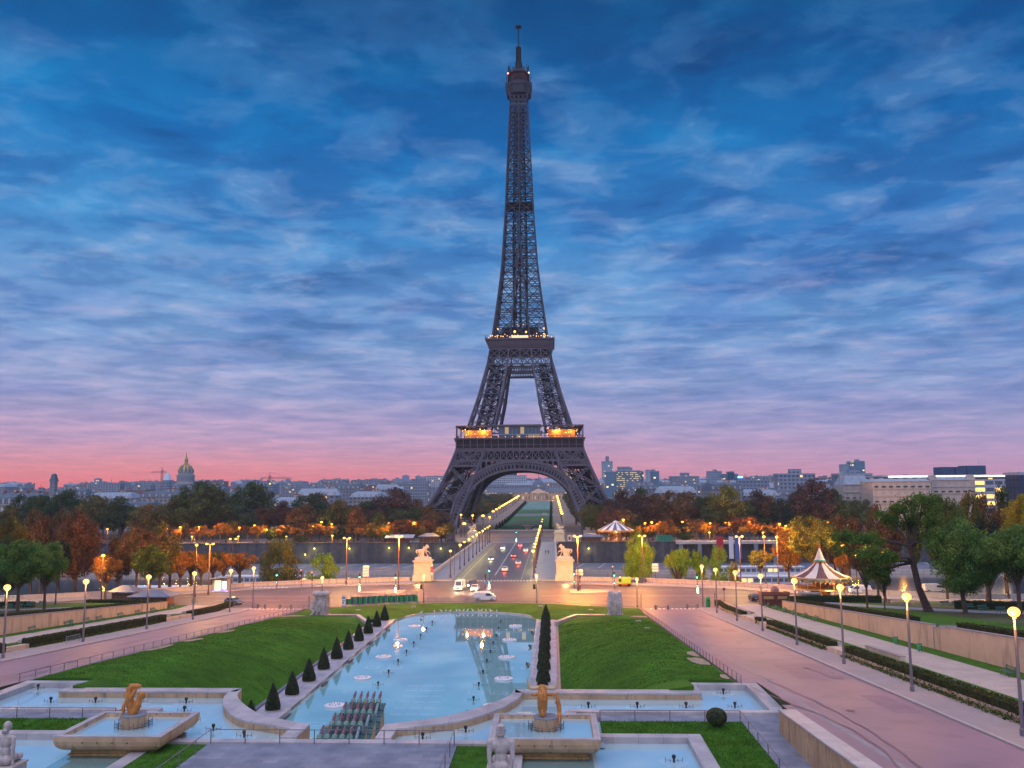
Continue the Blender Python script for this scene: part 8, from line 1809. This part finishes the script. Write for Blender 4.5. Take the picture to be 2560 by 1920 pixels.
m=MB(); s2=math.sqrt(2); m.lathe((-2,1207,0),[(9*s2,17),(9*s2,24),(8.6*s2,27),(7*s2,31),(4.5*s2,33.5),(3*s2,34.2),(3*s2,35)],4,rot=PI/4); m.build('dome',mat('slate_dome',(.09,.13,.22),.45,.2,.3),t,(0,1200,zb0)); m=MB(); m.tube((-2,1207,35),(-2,1207,46),.25); m.build('flagpole',darkiron,t,(0,1200,zb0)); m=MB(); m.tube((-2,1197.8,26),(-2,1198,26),1.6,n=16); m.build('clock_face',stone,t,(0,1200,zb0)); tag(t,'long military school with square dome closing the promenade','building')
m=MB(); m.box(26,70,1560,1580,20,51); o=m.build('lit_block',winmat('lit_strip_wall',(.5,.45,.35),(.3,.2,.1),5.,7.,.5,(.0,.94),(.3,.9),(1,.6,.15),1.6)); tag(o,'pale block with a lit yellow window band right of the school dome','building')
m=MB(); m.box(-190,-25,1420,1440,0,44); o=m.build('office_block',winmat('white_grid_wall',(.55,.56,.60),(.06,.08,.12),3.6,3.4,.05,(.2,.8),(.3,.8))); tag(o,'long white gridded office block left of the school dome','building')
# long mansard building at the left edge
a=yp(-10,1050,520); b=yp(92,1050,520); t=empty('mansard_building',(a.x,520,0)); og=(a.x,520,0); W=b.x-a.x; zt_=yp(50,1091,520).z; zr2=yp(50,1074,520).z; zc2=yp(50,1068,520).z
m=MB(); m.box(a.x,b.x,520,534,-1,zt_); m.build('wall',mat('limestone_facade',(.48,.39,.31),.8,.15,.3,dirt=.15),t,og); m=MB(); m.box(a.x-.4,b.x+.4,519.5,534.5,zt_,zt_+.5); m.build('cornice',stone,t,og)
m=MB(); m.add([(a.x,520,zt_+.5),(b.x,520,zt_+.5),(b.x,534,zt_+.5),(a.x,534,zt_+.5),(a.x+.5,521.5,zr2),(b.x-1,521.5,zr2),(b.x-1,532.5,zr2),(a.x+.5,532.5,zr2),(a.x+1,526,zc2+1),(b.x-3,526,zc2+1)],[(0,1,5,4),(1,2,6,5),(2,3,7,6),(3,0,4,7),(4,5,9,8),(5,6,9),(6,7,8,9),(7,4,8)]); m.build('roof',slate,t,og)
n=8
for i in range(n):
    x=a.x+W*(i+.5)/n; m=MB(); m.box(x-.55,x+.55,519.9,521.6,zt_+1,zr2-.8); dm=m.build('dormer',stone,t,og); m=MB(); m.box(x-.35,x+.35,519.8,519.9,zt_+1.3,zr2-1.3); m.build('pane',glassm,dm).parent=dm
    for z in (zt_-4.2,zt_-8.5): m=MB(); m.box(x-.7,x+.7,519.85,520.02,z,z+2.9); f_=m.build('window',white,t,og); m=MB(); m.box(x-.55,x+.55,519.8,519.86,z+.15,z+2.7); m.build('pane',glassm,f_)
for i in range(4): m=MB(); x=a.x+W*(i+.3)/4; m.box(x-.4,x+.4,525,528,zr2,zc2+2.2); m.build('chimney',terracotta,t,og)
tag(t,'long limestone building with blue mansard roof and dormers at the left edge','building')
# hotel and glass-topped building at right
def facade(x0p,x1p,ybp,ytp,Y,nb,nf,lab,roofh=2.5,dom=()):
    a=yp(x0p,ytp,Y); b=yp(x1p,ytp,Y); zt=a.z; t=empty('stone_hotel',(a.x,Y,0)); og=(a.x,Y,0); W=b.x-a.x; m=MB(); m.box(a.x,b.x,Y,Y+16,-1,zt); m.build('wall',mat('hotel_stone',(.50,.43,.38),.8,.12,.3,dirt=.15),t,og)
    zb_=yp(x0p,ybp,Y).z; fh=(zt-zb_)/nf
    for j in range(nf+1): m=MB(); m.box(a.x-.2,b.x+.2,Y-.45,Y,zb_+j*fh-.12,zb_+j*fh+.18); m.build('cornice',stone,t,og)
    for i in range(nb):
        for j in range(nf):
            x=a.x+W*(i+.5)/nb; z=zb_+j*fh+.35*fh*.6; m=MB(); m.box(x-.75,x+.75,Y-.06,Y+.02,z,z+fh*.62); f_=m.build('window',mat('window_surround',(.42,.38,.36),.7),t,og); m=MB(); m.box(x-.5,x+.5,Y-.1,Y-.05,z+.1,z+fh*.58); m.build('pane',glassm,f_)
            if j%2==0 and i%1==0: m=MB(); m.box(x-.9,x+.9,Y-.55,Y-.45,z-.1,z+.5); m.build('balcony',darkiron,t,og) if nb*nf<90 else None
    m=MB(); m.add([(a.x,Y,zt),(b.x,Y,zt),(b.x,Y+16,zt),(a.x,Y+16,zt),(a.x+2,Y+2.5,zt+roofh),(b.x-2,Y+2.5,zt+roofh),(b.x-2,Y+13,zt+roofh),(a.x+2,Y+13,zt+roofh)],[(0,1,5,4),(1,2,6,5),(2,3,7,6),(3,0,4,7),(4,5,6,7)]); m.build('roof',zinc,t,og)
    for xp in dom: x=yp(xp,ytp,Y).x; m=MB(); m.tube((x,Y-.2,zt+.6),(x,Y+3,zt+.6),1.9,n=16); m.build('round_dormer',stone,t,og)
    for i in range(6): m=MB(); x=a.x+W*(i+.5)/6; m.box(x-.8,x+.8,Y+6,Y+8,zt,zt+roofh+.5); m.build('chimney',stone,t,og)
    tag(t,lab,'building')
facade(1884,2010,1088,1040,420,8,3,'ornate pale stone hotel front at right, left wing beneath the lit glass roof',1.2)
facade(2012,2106,1066,1037,428,6,2,'ornate pale stone hotel front at right, wing with round dormers',1.0,(2016,2098))
Y=455; a=yp(1910,1022,Y); b=yp(2185,1022,Y); t=empty('glass_roof_building',(a.x,Y,0)); og=(a.x,Y,0); z1=yp(2050,1025,Y).z; z0=yp(2050,1046,Y).z; gw=winmat('glass_floor_wall',(.20,.24,.30),(.08,.11,.16),2.4,3.6,.06,(.05,.95),(.1,.8))
m=MB(); m.box(a.x,b.x,Y,Y+25,0,z1-1.2); m.build('wall',gw,t,og); m=MB(); m.box(a.x-2,b.x+.5,Y-2.5,Y+26,z1-1.1,z1-.2); m.build('roof_slab',mat('pale_slab',(.5,.5,.52),.5),t,og); m=MB(); m.box(a.x+1,b.x-1,Y-2.6,Y-2.3,z1-1.25,z1-.55); m.build('light_strip',emat('cream_strip',(1.,.80,.45),3.0),t,og)
m=MB(); a2=yp(2140,1040,Y-5).x; b2=yp(2184,1040,Y-5).x; m.box(a2-8,b2,Y-7,Y,0,yp(2150,1035,Y).z); m.build('lower_wing',winmat('lit_wing_wall',(.5,.5,.52),(.10,.12,.16),4.5,3.4,.3,(.08,.92),(.25,.8),(1,.58,.12),2.2),t,og)
for x0,x1,yt in ((2030,2058,1009),(2060,2083,1009),(2084,2125,1006)): A_=yp(x0,yt,Y+12); B_=yp(x1,yt,Y+12); m=MB(); m.box(A_.x,B_.x,Y+10,Y+20,z1,A_.z); m.build('roof_plant',mat('dark_box',(.04,.07,.14),.5),t,og)
for xp in (2112,2116,2120): A_=yp(xp,988,Y+12); m=MB(); m.tube((A_.x,Y+12,z1),(A_.x,Y+12,A_.z),.12,n=6); m.build('mast',white,t,og)
tag(t,'modern building with long glowing cream roof strip and masts at right','building')
tower_block(1848,70,1027,520,hm2,'flat-roofed pale block left of the glowing roof strip',14); tower_block(1720,80,1026,700,hm2,'long white balcony block on the right skyline',14)
facade(1822,1880,1080,1047,470,4,2,'older apartment house with grey dome-like roof left of the hotel',4.5)
# cranes
def crane(x,yt,x0,x1,Y,lab):
    a=yp(x,yt,Y); z=zcity(Y); t=empty('tower_crane',(a.x,Y,z)); H=a.z-z; m=MB(); r=1.1
    for sx,sy in ((-1,-1),(1,-1),(1,1),(-1,1)): m.beam((sx*r,sy*r,0),(sx*r,sy*r,H),.35)
    k=0
    while k<H-3: m.beam((-r,-r,k),(r,-r,k+3),.25); k+=3
    m.build('mast',mat('crane_red',(.35,.16,.16),.6),t); l=(x0-x)*Y/FL; rr=(x1-x)*Y/FL; m=MB()
    for z_,yy in ((H-4,-1),(H-4,1),(H-2.4,0)): m.beam((l,yy,z_),(rr,yy,z_),.35)
    k=l
    while k<rr-3: m.beam((k,-1,H-4),(k+1.5,0,H-2.4),.22); m.beam((k+1.5,0,H-2.4),(k+3,-1,H-4),.22); k+=3
    m.beam((0,0,H-4),(0,0,H+4),.4); m.beam((0,0,H+4),(l*.7,0,H-2.4),.18); m.beam((0,0,H+4),(rr*.7,0,H-2.4),.18); m.build('jib',mat('crane_red',(.35,.16,.16),.6),t)
    s=l if abs(l)<abs(rr) else rr; m=MB(); m.box(s-1.5,s+1.5,-1.2,1.2,H-6,H-3.6); m.build('counterweight',stone,t); tag(t,lab,'crane','tower cranes on the skyline')
crane(350.5,1015,326,360,1200,'thin tower crane just left of the pale cone roof'); crane(583,1027,564,632,1050,'long-jibbed tower crane on the skyline left of the smoke'); crane(184,1044,166,190,1400,'small tower crane at far left on the skyline'); crane(1610,1028,1598,1622,1500,'small crane above the blue glass block at right')
m=MB(); a=yp(583,1045,880); t=empty('flood_mast',(a.x,880,zcity(880))); m.tube((0,0,0),(0,0,a.z-zcity(880)),.2,n=6); m.build('mast',darkiron,t); m=MB(); m.ball((0,0,a.z-zcity(880)),.8,8,6); m.build('lamp_head',yelglow,t); tag(t,'bright floodlight above the trees under the long crane','lamp')
# smoke plume
sm=bpy.data.materials.new('smoke'); sm.use_nodes=True; nt=sm.node_tree; nt.nodes.clear(); o_=N(nt,'ShaderNodeOutputMaterial'); v_=N(nt,'ShaderNodeVolumePrincipled'); setin(v_,'Color',(.75,.8,.95,1)); setin(v_,'Density',.018); nt.links.new(v_.outputs[0],o_.inputs['Volume'])
random.seed(3); P=[]
for x,yy,r in ((655,1033,2.6),(660,1031,3),(666,1036,2.6),(672,1036,3.4),(680,1038,3.),(688,1041,2.6),(650,1038,2.),(694,1043,1.8),(645,1034,1.6)): a=yp(x,yy,2400); b=yp(655,1035,2400); rr=r*2400/FL; P.append(('e',tuple(a-b),(rr*1.3,rr,rr*.9)))
o=blob('smoke_plume',P,1.6,sm,None,tuple(yp(655,1035,2400)),2); kind(o,'stuff')
# ================= haze =================
HZ=True
if HZ:
    hz=bpy.data.materials.new('haze'); hz.use_nodes=True; nt=hz.node_tree; nt.nodes.clear(); o_=N(nt,'ShaderNodeOutputMaterial'); v_=N(nt,'ShaderNodeVolumePrincipled'); setin(v_,'Color',(.50,.74,1.,1)); setin(v_,'Density',.00010); setin(v_,'Anisotropy',0.); nt.links.new(v_.outputs[0],o_.inputs['Volume'])
    m=MB(); m.box(-2600,2600,-120,2950,-12,340); o=m.build('haze',hz); kind(o,'stuff'); o.visible_shadow=True
# ================= labels: number look-alikes from the left =================
bpy.context.view_layer.update()
W1=['first','second','third','fourth','fifth','sixth','seventh','eighth','ninth','tenth','eleventh','twelfth','thirteenth','fourteenth','fifteenth','sixteenth','seventeenth','eighteenth','nineteenth']
TN={20:'twent',30:'thirt',40:'fort',50:'fift'}
def word(n):
    if n<=19: return W1[n-1]
    t,u=n//10*10,n%10; return TN[t]+('ieth' if u==0 else 'y-'+W1[u-1])
gr={}
for o in list(S.objects):
    if o.parent is None and 'label' in o.keys(): gr.setdefault(o['label'],[]).append(o)
for lab,os_ in gr.items():
    if len(os_)<2: continue
    if lab.startswith(('dark cone','small fountain')): os_.sort(key=lambda o:o.location.y); sfx='{} from the camera'
    elif lab.startswith(('slatted','box-clipped','small dark cone')): os_.sort(key=lambda o:o.location.y); sfx='{} from the camera'
    else: os_.sort(key=lambda o:proj(o.location)[0]); sfx='{} from the left'
    for i,o in enumerate(os_): o['label']=lab+', '+sfx.format(word(i+1))
    for o in os_:
        if len(o['label'].split())>16: print('LONG',o['label'])
